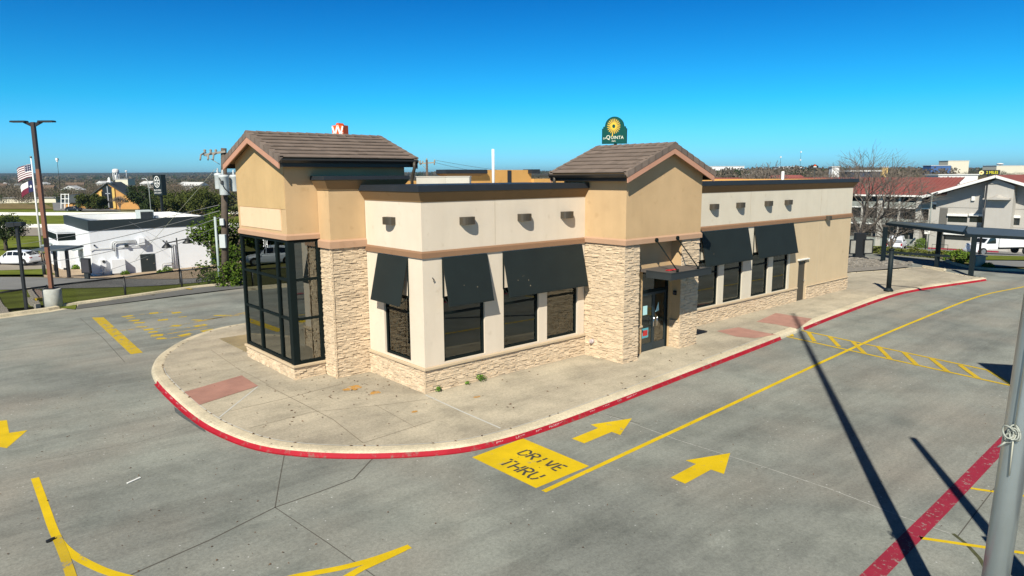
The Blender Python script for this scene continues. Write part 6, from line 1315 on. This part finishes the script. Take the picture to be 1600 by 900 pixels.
mb = MB(); mb.bar((0,.25,2.12),(.35,-2.7,2.10),.09,.12); mb.tube([(0,0,2.32),(0,0,2.6)], .03, 8); mb.build('arm', M_cnp, t)
# ---- plants and street things on the right -------------------------------------------------
hedge_row('hedge', 'long low olive hedge along the drive lane curb', [(49.05,7.56,-0.24),(49.24,5.23,-0.23),(49.08,3.29,-0.21),(48.71,1.29,-0.21)], 1.0, .62, leafmat('olive_hedge', (.05,.065,.012), (.11,.12,.03)), 3, 700, .08)
hedge_row('hedge', 'taller bright hedge block beside the canopy post', [(48.23,1.14,-0.21),(47.45,0.15,-0.20),(47.24,-0.50,-0.21)], 1.2, .85, M_hedge, 4, 1100, .07)
bush('bush', 'large round clipped bush by the hotel entrance', (116.90,26.05,-5.99), 1.15, 1.15, 1.65, M_hedge, 81, 1600, .09); bush('bush', 'small flat round bush on the grass beside the canopy', (45.48,-2.16,-0.20), .42, .42, .38, M_hedge, 82, 700, .05)
mb = MB(); mb.bbox(-.35,.35,-.3,.3,-.3,.75,.03); mb.bbox(-.42,.42,-.37,.37,.75,.82,.01); o = mb.build('stone_pillar', M_palewall); o.location = (45.60,-1.48,-0.21); o.rotation_euler = (0,0,AIM); tag(o, 'pale stone block at the end of the hedge', 'pillar')
sheet('lane', [(55.46,11.42,-0.80),(106.30,32.87,-5.67),(125.68,8.62,-6.26),(100.87,3.98,-4.55)], M_road, 'grey hotel drive behind the hedge', 'road', .12)
sheet('lawn', [(49.15,-0.78,-0.21),(82.40,8.91,-3.27),(100.31,2.58,-4.47),(57.86,-4.77,-0.70)], M_grass, 'green strip in front of the white truck', 'grass', .14)
sheet('lane', [(45.01,-1.75,-0.22),(48.69,-0.66,-0.21),(56.23,-5.06,-0.59),(49.06,-6.33,-0.24)], M_road, 'grey side lane beyond the lot curb', 'road', .10)
sheet('lawn', [(108.67,33.88,-5.86),(131.22,43.47,-7.01),(136.76,34.24,-6.89),(115.85,26.97,-5.98)], M_grass, 'green strip behind the white pickup', 'grass', .14)
mb = MB(); a, b = Vector((110.82,22.89,-5.63)), Vector((110.60,13.38,-5.47)); mb.bar((a.x,a.y,a.z+.2),(b.x,b.y,b.z+.2),.2,.3); tag(mb.build('red_kerb', M_redlane), 'red painted kerb in front of the hotel gable', 'kerb')
t = thing('sign_post', 'small white sign on a thin post behind the hedge', 'sign', (51.75,3.95,-0.27), AIM); mb = MB(); mb.tube([(0,0,-.3),(0,0,2.4)], .04, 8); mb.build('post', M_darkgrey, t); mb = MB(); mb.box(-.22,.22,-.05,-.03,1.7,2.35); mb.build('panel', M_white, t)
t = thing('street_light', 'slim grey lamp post with two raised heads before the hotel', 'street light', (110.74,22.96,-5.63), AIM+R(10)); hz = 8.7
mb = MB(); mb.tube([(0,0,-.3),(0,0,hz)], [.1,.07], 10); mb.tube([(-.1,0,hz-.1),(0,0,hz-.2),(.1,0,hz-.1)], .05, 6); mb.build('pole', flat('grey_green_pole', (.20,.23,.21), .5), t)
for s in (-1,1): mb = MB(); mb.hexa([(s*.25,-.18,hz-.1),(s*.9,-.18,hz+.15),(s*.9,.18,hz+.15),(s*.25,.18,hz-.1),(s*.25,-.15,hz+.05),(s*.9,-.15,hz+.3),(s*.9,.15,hz+.3),(s*.25,.15,hz+.05)]); mb.build('lamp_head', M_darkgrey, t)
t = thing('street_light', 'dark street light with one flat arm before the hotel gable', 'street light', (89.18,10.09,-3.79), AIM); hz = (82.86,8.73,5.31)[2]-(89.18,10.09,-3.79)[2]-.4
mb = MB(); mb.tube([(0,0,-.3),(.1,0,hz)], [.14,.1], 10); mb.build('pole', M_black, t); mb = MB(); mb.bbox(.1,1.6,-.15,.15,hz-.02,hz+.08,.02); mb.build('lamp_head', M_darkgrey, t)
t = thing('rail', 'short dark pipe rail by the hotel walk', 'rail', (106.88,20.02,-5.32), AIM); mb = MB(); mb.tube([(-1.2,0,-.2),(-1.2,0,1.0),(1.2,0,.9),(1.2,0,-.3)], .04, 6); mb.build('pipe', M_black, t)
# pickup and box truck
t = thing('pickup_truck', 'white crew cab pickup parked behind the hedge', 'pickup', (90.77,20.32,-3.98), AIM+R(55))
mb = MB(); Wp = .98
section_loft(mb, [(-2.9,ring(Wp*.97,.55,1.18,.08)),(-2.8,ring(Wp,.5,1.2,.08)),(-1.2,ring(Wp,.5,1.2,.08)),(1.2,ring(Wp,.45,1.15,.08)),(2.4,ring(Wp,.45,1.12,.1)),(2.9,ring(Wp*.9,.5,1.0,.1))]); section_loft(mb, [(-1.35,[(-.9,1.1),(.9,1.1),(.74,1.86),(-.74,1.86)]),(-1.1,[(-.92,1.1),(.92,1.1),(.75,1.93),(-.75,1.93)]),(.55,[(-.92,1.1),(.92,1.1),(.75,1.92),(-.75,1.92)]),(1.5,[(-.92,1.1),(.92,1.1),(.86,1.18),(-.86,1.18)])]); mb.build('body', M_carwhite, t)
mb = MB(); mb.poly([(-1.37,.74,1.28),(-1.37,-.74,1.28),(-1.28,-.66,1.8),(-1.28,.66,1.8)])
for s in (1,-1):
    P = [(-1.05,s*.905,1.25),(1.1,s*.905,1.25),(.5,s*.80,1.80),(-.95,s*.80,1.82)]; mb.poly(P if s < 0 else P[::-1])
mb.poly([(1.47,-.8,1.22),(1.47,.8,1.22),(.62,.68,1.86),(.62,-.68,1.86)]); mb.build('window', M_dkglass, t)
mb = MB(); mb.bbox(-3.05,-2.88,-.9,.9,.5,.68,.02); mb.build('bumper', M_chrome, t); mb = MB(); mb.box(-2.75,-1.4,-.85,.85,1.19,1.215); mb.build('cargo_bed', M_black, t)
for s in (1,-1):
    mb = MB(); mb.box(-2.93,-2.8,min(s*.78,s*.97),max(s*.78,s*.97),.8,1.14); mb.build('tail_light', M_tail, t)
    for x in (-1.9,1.9): wheel(t, x, s*.86, .40, .26)
t = thing('box_truck', 'white box truck with a low cab, cut by the frame edge', 'truck', (94.62,10.47,-4.11), AIM+R(186))
mb = MB(); section_loft(mb, [(-.3,[(-1.0,.75),(1.0,.75),(1.0,2.3),(-1.0,2.3)]),(.9,[(-1.0,.75),(1.0,.75),(.92,2.3),(-.92,2.3)]),(1.5,[(-1.0,.7),(1.0,.7),(.95,1.55),(-.95,1.55)]),(2.6,[(-.95,.65),(.95,.65),(.85,1.4),(-.85,1.4)]),(2.75,[(-.9,.7),(.9,.7),(.8,1.25),(-.8,1.25)])]); mb.box(2.5,2.85,-1.05,1.05,.45,.75); mb.build('cab', M_carwhite, t)
mb = MB()
for s in (1,-1): P = [(.0,s*1.01,1.5),(1.35,s*1.005,1.5),(.88,s*.955,2.18),(.05,s*.97,2.18)]; mb.poly(P if s < 0 else P[::-1])
mb.poly([(1.5,-.85,1.58),(1.5,.85,1.58),(.94,.82,2.24),(.94,-.82,2.24)]); mb.build('window', M_dkglass, t)
mb = MB(); mb.bbox(-6.2,-.4,-1.2,1.2,1.0,3.15,.04); mb.build('box_body', mat('white_box', (.78,.79,.80), .4, .03), t); mb = MB(); mb.box(-6.1,-.3,-.5,.5,.7,1.0); mb.box(-6.25,-6.1,-1.2,1.2,.5,.7); mb.build('chassis', M_black, t)
for s in (1,-1):
    for x in (1.7,-4.4): wheel(t, x, s*.92, .48, .3)
# trees
M_twig = mat('twig_bark', (.155,.13,.11), .95, .25, 4, 30)
p = (47.34,7.54,-0.53); bare_tree('bare_tree', 'tall wide bare tree leaning over the menu board', (p[0],p[1],-.3), 9.4, 1.1, 5, M_twig, 6, .10, None, .15, (.0,-.05), .5, .004, w=11)
p = (49.48,5.70,-0.44); bare_tree('bare_tree', 'smaller bare tree with dense twigs behind the drive canopy', (p[0],p[1],-.6), 6.0, 1.3, 15, M_twig, 6, .07, None, .15, (-.1,.0), .65, .006, w=8)
p = (120.07,56.38,2.79); bare_tree('bare_tree', 'bare tree crown rising over the long parapet left of the short pipe', (p[0],p[1],terrain(p[0],p[1])), 15.5, 1.15, 31, M_barkgrey, 6, .3, None, .17, (0,0), .6, .03)
p = (140.32,52.08,2.44); bare_tree('bare_tree', 'bare tree far behind the corner of the long parapet', (p[0],p[1],terrain(p[0],p[1])), 14, 1.2, 33, M_barkgrey, 6, .3, None, .17, (0,0), .6, .03)

# ---- far plain -----------------------------------------------------------------------------
frnd = random.Random(77)
camv = Vector((-11.1,-16.63,6.33))
def polar(px, dep):   # ground point on the sight line of a bearing, metres ahead
    rx = (px-800)/1089.57; d = Vector((.657,.754,0))+Vector((.754,-.657,0))*rx; q = camv+d*dep; return q.x, q.y
def far_tree(mb, x, y, z, h, w, n, s, bare):
    # bare crowns are fans of fine upright strokes, evergreens are leafy clumps
    for i in range(int(n*(3.2 if bare and s < 1.6 else 1.6))):
        d = Vector((frnd.gauss(0,1), frnd.gauss(0,1), frnd.gauss(0,1))).normalized()*(frnd.random()**.4); p = Vector((x+d.x*w*.5, y+d.y*w*.5, z+h*.55+d.z*h*.45))
        if bare and s < 1.6: a = Vector((d.x+frnd.gauss(0,.6), d.y+frnd.gauss(0,.6), .7)).normalized(); k = s*.62*frnd.uniform(.5,1.4); t = .2
        else: a = Vector((frnd.gauss(0,1), frnd.gauss(0,1), frnd.gauss(0,1))).normalized(); k = s*.55*frnd.uniform(.6,1.4); t = .6
        b = a.cross(Vector((.657,.754,.1))+Vector((frnd.gauss(0,.4),frnd.gauss(0,.4),0))).normalized()
        mb.add([tuple(p-a*k), tuple(p+b*k*t), tuple(p+a*k), tuple(p-b*k*t)], [(0,1,2,3)])
brown, green = MB(), MB()
def zone(n, px0, px1, d0, d1, evergreen, hs, ws, nq, sq, skip=None):
    for i in range(n):
        px = frnd.uniform(px0, px1); dep = math.sqrt(frnd.uniform(d0*d0, d1*d1))
        if skip and skip(px, dep): continue
        x, y = polar(px, dep); z = terrain(x, y); g = frnd.random() < evergreen; h = frnd.uniform(*hs)*(0.85 if g else 1)
        far_tree(green if g else brown, x, y, z, h, h*frnd.uniform(*ws), nq, sq*(h/7), not g)
lskip = lambda px, d: d < 330 and 60 < px < 235
zone(420, -60, 380, 285, 420, .2, (5,8.5), (.9,1.4), 46, .75, lskip)
zone(900, -60, 380, 420, 800, .3, (5,8), (1,1.5), 26, 1.0)
zone(1300, -60, 560, 800, 1700, .4, (6,9), (1.2,2), 14, 1.7)
zone(1500, -80, 1000, 1700, 4200, .45, (8,13), (2,4), 9, 3.6)
zone(260, 600, 1130, 260, 700, .4, (8,12), (1,1.4), 22, 1.3)
zone(260, 1080, 1480, 190, 420, .16, (7,11), (1,1.4), 40, .85)
zone(900, 1080, 1480, 420, 1100, .2, (8,12), (1.1,1.6), 20, 1.4)
zone(420, 1440, 1680, 420, 1300, .45, (4,7), (1.2,1.8), 12, 1.3)
zone(900, 1000, 1700, 1100, 3600, .45, (7,11), (2,4), 9, 3.4)
tag(brown.build('far_woods', leafmat('winter_twigs', (.060,.050,.036), (.105,.087,.065))), 'grey brown leafless woods covering the plain to the horizon', 'woods', None, 'stuff')
tag(green.build('far_woods', leafmat('far_evergreen', (.014,.024,.008), (.035,.05,.016))), 'dark evergreen clumps among the leafless woods', 'woods', None, 'stuff')
# houses among the trees
M_hw = [flat('house_white', (.66,.66,.64), .8), flat('house_tan', (.42,.36,.28), .9), flat('house_red_brick', (.30,.14,.10), .9)]
M_hr = [flat('roof_pale', (.58,.58,.58), .7), flat('roof_grey', (.20,.20,.20), .9), flat('roof_brown', (.16,.11,.08), .9)]
protos = []
for i in range(3):
    t = thing('house', 'far low house with a %s roof among the leafless trees' % ('pale','grey','brown')[i], 'house', (0,0,-50), 0, 'far houses among the leafless trees')
    mb = MB(); mb.box(-6,6,-4,4,-1.5,2.8); mb.build('wall', M_hw[i], t); mb = MB(); mb.prism([(-6.6,-4.6,2.8),(-6.6,4.6,2.8),(-6.6,0,5.0)], (13.2,0,0)); mb.build('roof', M_hr[i], t); note_kids(t); protos.append(t)
used = [False]*3
for k in range(40):
    px = frnd.uniform(-20, 340) if k < 31 else frnd.uniform(1090, 1190); dep = frnd.uniform(380, 900); x, y = polar(px, dep); i = 0 if frnd.random() < .6 else frnd.choice((1,2))
    o = protos[i] if not used[i] else copy_tree(protos[i]); used[i] = True
    o.location = (x, y, terrain(x, y)+frnd.uniform(.8,3)); o.rotation_euler = (0,0,frnd.uniform(0,3.14)); s = frnd.uniform(.8,1.3); o.scale = (s,s,s)
def block(name, label, p, w, d, h, m, cat='building', rz=0.0, roof=None):
    t = thing(name, label, cat, p, AIM+rz)
    mb = MB(); mb.box(-w/2,w/2,0,d,-8,h); mb.build('wall', m, t); mb = MB(); mb.box(-w/2-.4,w/2+.4,-.4,d+.4,h,h+.5); mb.build('roof', roof or M_hr[0], t); return t
M_wh = flat('warehouse_cream', (.66,.62,.50), .8); M_wh2 = flat('warehouse_white', (.72,.72,.72), .8); M_wb = flat('warehouse_blue', (.05,.12,.30), .7)
block('warehouse', 'long pale low warehouse beyond the church roof', (140.17,684.03,3.12), 11, 12, 2.0, M_wh)
block('warehouse', 'long cream low building behind the brown field', (33.17,385.80,-5.26), 30, 8, 2.4, M_wh, rz=R(4), roof=M_hr[1])
block('warehouse', 'large cream block on the skyline above the red roof', (1023.30,292.07,12.18), 27, 20, 9.5, M_wh)
block('warehouse', 'long cream store on the skyline at the right frame edge', (1198.75,272.91,9.62), 52, 30, 6.5, M_wh)
block('store', 'low white store with blue sign band just over the red roof', (333.27,85.81,4.34), 17, 9, 1.0, M_wh2)
block('store', 'blue sided low store left of the cream skyline block', (780.16,234.67,9.09), 20, 14, 4.5, M_wb)
block('store', 'small pale house with ochre wall among the bare twigs', (524.03,189.14,8.54), 4, 4, 2.0, flat('ochre_wall', (.62,.42,.16), .9))
block('store', 'dark low store front behind the bare trees', (261.36,94.99,5.41), 11, 8, 1.6, flat('dark_store', (.05,.06,.09), .7))
block('store', 'long white low roofs on the skyline left of the bare tree', (798.06,488.73,13.20), 46, 20, 3.2, M_wh2)
block('store', 'white low roof on the skyline behind two thin masts', (860.35,434.48,13.51), 30, 20, 2.0, M_wh2)
block('store', 'white block half hidden by the tall bare tree crown', (416.14,175.84,9.13), 4.5, 4, 1.1, M_wh2)
# water towers and masts
def water_tower(p, r, h, label, style):
    t = thing('water_tower', label, 'water tower', p, AIM)
    if style:
        mb = MB(); mb.lathe([(r*.5,h*.42),(r*.98,h*.5),(r*1.02,h*.58),(r*1.0,h*.82),(r*.8,h*.95),(r*.3,h*1.0)], 24); mb.build('tank', M_wh2, t); mb = MB()
        for k in range(8): a = 6.283*k/8; mb.tube([(r*.9*math.cos(a),r*.9*math.sin(a),-12),(r*.9*math.cos(a),r*.9*math.sin(a),h*.6)], r*.09, 8)
        mb.tube([(0,0,-12),(0,0,h*.5)], r*.25, 10); mb.build('legs', M_wh2, t)
    else:
        mb = MB(); mb.lathe([(r*.2,h*.5),(r*.8,h*.62),(r,h*.75),(r*.8,h*.92),(r*.2,h)], 20); mb.build('tank', M_wh2, t); mb = MB(); mb.lathe([(r*.5,-12),(r*.22,h*.2),(r*.2,h*.55)], 12); mb.build('stem', M_wh2, t)
water_tower((299.42,1460.19,8.49), 5.8, 15.0, 'large white legged water tower on the left skyline', True)
water_tower((539.61,2462.28,17.76), 3.6, 12.5, 'small white water tower right of the large legged one', False)
water_tower((1900.04,469.71,19.05), 7.5, 9, 'flat white water tower on the right skyline', False)
def mast(a, b, r, label, heads):
    t = thing('mast', label, 'mast', a, AIM); h = b[2]-a[2]; mb = MB(); mb.tube([(0,0,-8),(0,0,h)], [r,r*.6], 8); mb.build('pole', M_darkgrey, t); mb = MB()
    for z, w in heads: mb.box(-w,w,-w,w,h*z-.7,h*z+.7)
    mb.build('antenna', M_wh2, t)
mast((63.20,482.87,5.53), (64.55,484.30,17.70), .16, 'cell mast with white panels behind the brown light pole', ((1.0,.6),(.93,.35)))
mast((658.95,341.00,11.98), (660.18,342.30,23.08), .18, 'thin dark mast left of the taller one on the skyline', ((1.0,.6),)); mast((673.95,327.89,11.85), (675.77,329.82,28.35), .2, 'taller thin mast on the skyline left of the bare crown', ((.98,.6),(.5,.5)))
# billboard and the small signs between the twigs
p = (343.33,77.24,5.32); t = thing('billboard', 'black billboard with yellow 2 MILES over the hotel roof', 'billboard', (p[0],p[1],p[2]), AIM+R(-6))
mb = MB(); mb.tube([(0,.3,-12),(0,.3,.3)], .35, 10); mb.build('post', M_darkgrey, t); mb = MB(); mb.bbox(-4.3,4.3,-.25,.25,0,2.15,.03); c = mb.build('panel', M_black, t)
M_lemon = flat('lemon_letters', (.85,.78,.01), .5)
mb = MB(); put_text(mb, '2 MILES', (1.1,-.252,1.05), (1,0,0), (0,0,1), 1.75, 0, .85, lift=.004); mb.build('lettering', M_lemon, c)
mb = MB(); 
for k in range(20): a, b = 6.283*k/20, 6.283*(k+1)/20; mb.poly([(-3.2,-.256,1.08),(-3.2+1.0*math.cos(a),-.256,1.08+.85*math.sin(a)),(-3.2+1.0*math.cos(b),-.256,1.08+.85*math.sin(b))])
mb.build('round_emblem', flat('cream_emblem', (.85,.75,.35), .5), c)
mb = MB(); mb.bar((-3.7,-.262,.8),(-2.75,-.262,1.35),.28,.01,up=(0,1,0)); mb.bar((-3.5,-.262,1.4),(-3.0,-.262,.75),.22,.01,up=(0,1,0)); mb.build('emblem_mark', flat('maroon_mark', (.30,.05,.03), .5), c)
p = (227.61,98.19,8.41); t = thing('sign_post', 'small red topped black sign on a pole among the bare twigs', 'sign', p, AIM); mb = MB(); mb.tube([(0,0,-14),(0,0,0)], .15, 8); mb.build('pole', M_darkgrey, t); mb = MB(); mb.prism([(-1.2,-.2,.0),(1.2,-.2,.0),(1.2,-.2,.55),(0,-.2,1.2),(-1.2,-.2,.55)], (0,.4,0)); mb.build('panel', M_black, t); mb = MB(); mb.prism([(-.55,-.23,.62),(.55,-.23,.62),(0,-.23,1.15)], (0,.025,0)); mb.build('red_top', M_osign, t); mb = MB(); mb.box(-.5,.5,-.23,-.205,.15,.45); mb.build('pale_band', M_white, t)
# ---- near flagpole and the tall posts whose shadows cross the lot --------------------------
M_alu = mat('satin_aluminium', (.44,.50,.52), .28, .06, 3, 60, .05, 80, .72)
f0 = (-1.37,-14.575,-.15); t = thing('flagpole', 'tall silver aluminium flagpole close by with a coiled rope', 'flagpole', f0)
mb = MB(); ln_ = lambda z: (.754*.036*(z-2.3), -.657*.036*(z-2.3), z)
mb.tube([ln_(0),ln_(3),ln_(6),ln_(10),ln_(15),ln_(20.6)], [.145,.142,.137,.125,.105,.07], 32); mb.build('pole', M_alu, t)
mb = MB(); mb.lathe([(.30,0),(.30,.06),(.2,.14),(.15,.18)], 24, (-.062,.054,0)); mb.build('base_collar', M_alu, t)
mb = MB(); cp = Vector((-1.36,-14.62,3.28)); cdir = (camv-cp); cdir.z = 0; cdir.normalize(); sd = Vector((-cdir.y,cdir.x,0)); rr = random.Random(4)
cc = Vector((f0[0],f0[1],cp.z))+cdir*.155-sd*.02
for k in range(7):
    r0 = rr.uniform(.045,.08); ox, oz = rr.uniform(-.045,.045), rr.uniform(-.05,.05); ti = rr.uniform(-.5,.5); sq = rr.uniform(.55,1)
    pts = []
    for q in range(19):
        a = 6.283*q/18; u, w = r0*sq*math.cos(a), r0*1.25*math.sin(a); u, w = u*math.cos(ti)-w*math.sin(ti), u*math.sin(ti)+w*math.cos(ti); pts.append(cc+sd*(u+ox)+Vector((0,0,w+oz))+cdir*(.012*k-.03+.02*math.sin(a*2+k)))
    mb.tube([tuple(p-Vector(f0)) for p in pts], .010, 6)
mb.tube([tuple(cc-Vector(f0)+Vector((0,0,-.1))+sd*-.05), tuple(cc-Vector(f0)+sd*-.12+Vector((0,0,-.18)))], .012, 6)
mb.build('rope_coil', mat('rope', (.34,.36,.32), .8, .2, 20, 80), t)
mb = MB(); a = Vector((0,0,0))+sd*.0+cdir*.16; mb.tube([(a.x,a.y,cp.z+.2),(a.x*.55+.48,a.y*.55-.42,20.1)], .008, 6); mb.tube([(a.x,a.y,cp.z-.35),(a.x,a.y,cp.z+.2)], .009, 8); mb.build('halyard', M_palewire, t)
S = Vector((.829,.559)); ct = 1/math.tan(R(40))
def sunpost(sx, sy, z): k = (z+.15)*ct; return sx-S.x*k, sy-S.y*k
px_, py_ = sunpost(7.17,-10.75,8.0); t = thing('light_pole', 'slim pole with a small sign box casting the shorter shadow beside the flagpole shadow', 'light pole', (px_,py_,-.15))
mb = MB(); mb.tube([(0,0,0),(0,0,8.15)], [.14,.09], 14); mb.build('pole', M_darkgrey, t)
q = sunpost(3.02,-13.4,3.0); rz = math.atan2(q[1]-py_, q[0]-px_); mb = MB(); L = math.hypot(q[0]-px_, q[1]-py_); e = Vector((math.cos(rz),math.sin(rz),0)); n = Vector((-e.y,e.x,0))*.08
a = e*L; b = -e*1.3; mb.hexa([tuple(v+Vector((0,0,z))) for z in (1.5,3.15) for v in (b-n,a-n,a+n,b+n)]); mb.build('sign_box', M_black, t)
zt = 7.6; c1 = sunpost(16.27,-9.62,zt); g2_ = (16.91,-10.65,-0.15); c2 = sunpost(g2_[0],g2_[1],zt); e = Vector((c2[0]-c1[0],c2[1]-c1[1],0)).normalized(); t = thing('pylon_sign', 'large sign board on two posts out of frame whose corner shadow darkens the hatched crossing', 'sign', (c1[0],c1[1],-.15), math.atan2(e.y,e.x))
mb = MB(); mb.box(0,4.5,-.12,.12,zt-2.6+.15,zt+.15); mb.build('panel', M_darkgrey, t); mb = MB(); mb.box(1.0,1.25,-.1,.1,0,zt-2.45); mb.box(3.2,3.45,-.1,.1,0,zt-2.45); mb.build('post', M_darkgrey, t)
# ---- air, light, sky, camera ---------------------------------------------------------------
HAZE = True
if HAZE:
    mb = MB(); mb.box(-9000,14000,-14000,14000,-16,95); o = mb.build('haze', bpy.data.materials.new('haze_air')); hm = o.data.materials[0]; hm.use_nodes = True; nt = hm.node_tree; nt.nodes.remove(nt.nodes['Principled BSDF'])
    v = node(nt, 'ShaderNodeVolumePrincipled', Density=0.00008); v.inputs['Color'].default_value = (.45,.75,.98,1); v.inputs['Anisotropy'].default_value = .3
    nt.links.new(v.outputs[0], nt.nodes['Material Output'].inputs['Volume']); o['kind'] = 'stuff'; o['label'] = 'thin blue air haze over the whole plain'; o['category'] = 'haze'
sun = bpy.data.lights.new('sun', 'SUN'); sun.energy = 5.0; sun.angle = R(.5); sun.color = (1.0,.945,.81)
so = bpy.data.objects.new('sun', sun); COL.objects.link(so); EL = R(40); d = Vector((.829*math.cos(EL), .559*math.cos(EL), -math.sin(EL))); so.rotation_euler = d.to_track_quat('-Z', 'Y').to_euler(); so.location = (0,0,60)
w = bpy.data.worlds.new('World'); scene.world = w; w.use_nodes = True; nt = w.node_tree; bg = nt.nodes['Background']
sky = node(nt, 'ShaderNodeTexSky'); sky.sky_type = 'NISHITA'; sky.sun_disc = False; sky.sun_elevation = EL; sky.sun_rotation = math.atan2(-.829,-.559); sky.air_density = 1.0; sky.dust_density = .25; sky.ozone_density = 3.0; sky.altitude = 200
hs = node(nt, 'ShaderNodeHueSaturation', Saturation=1.35); nt.links.new(sky.outputs[0], hs.inputs['Color']); 
tc = node(nt, 'ShaderNodeTexCoord'); sx = node(nt, 'ShaderNodeSeparateXYZ'); nt.links.new(tc.outputs['Generated'], sx.inputs[0])
deep = ramp(nt, sx.outputs[2], [(0, (.55,1.25,2.35)), (.10, (.13,1.2,1.68)), (.27, (0,.66,1.12)), (.45, (.06,.22,.4)), (1, (.11,.17,.23))])
bg.inputs[1].default_value = .06; nt.links.new(mix(nt, 1.0, hs.outputs[0], deep.outputs[0], 'MULTIPLY'), bg.inputs[0])
cam = bpy.data.cameras.new('camera'); co = bpy.data.objects.new('camera', cam); COL.objects.link(co); scene.camera = co
cam.sensor_width = 36; cam.lens = 1089.57/1600*36; cam.clip_end = 40000; cam.clip_start = .1
co.matrix_world = Matrix(((0.752987, 0.109192, -0.648913, -11.100700),(-0.658007, 0.115769, -0.744059, -16.625800),(-0.006121, 0.987256, 0.159022, 6.331600),(0,0,0,1)))
scene.view_settings.view_transform = 'Standard'; scene.view_settings.look = 'None'; scene.view_settings.exposure = .42; scene.view_settings.gamma = 1
scene.render.engine = 'CYCLES'
cy = scene.cycles; cy.max_bounces = 6; cy.diffuse_bounces = 3; cy.glossy_bounces = 3; cy.transmission_bounces = 4; cy.transparent_max_bounces = 12; cy.volume_bounces = 0; cy.use_denoising = True; cy.caustics_reflective = False; cy.caustics_refractive = False
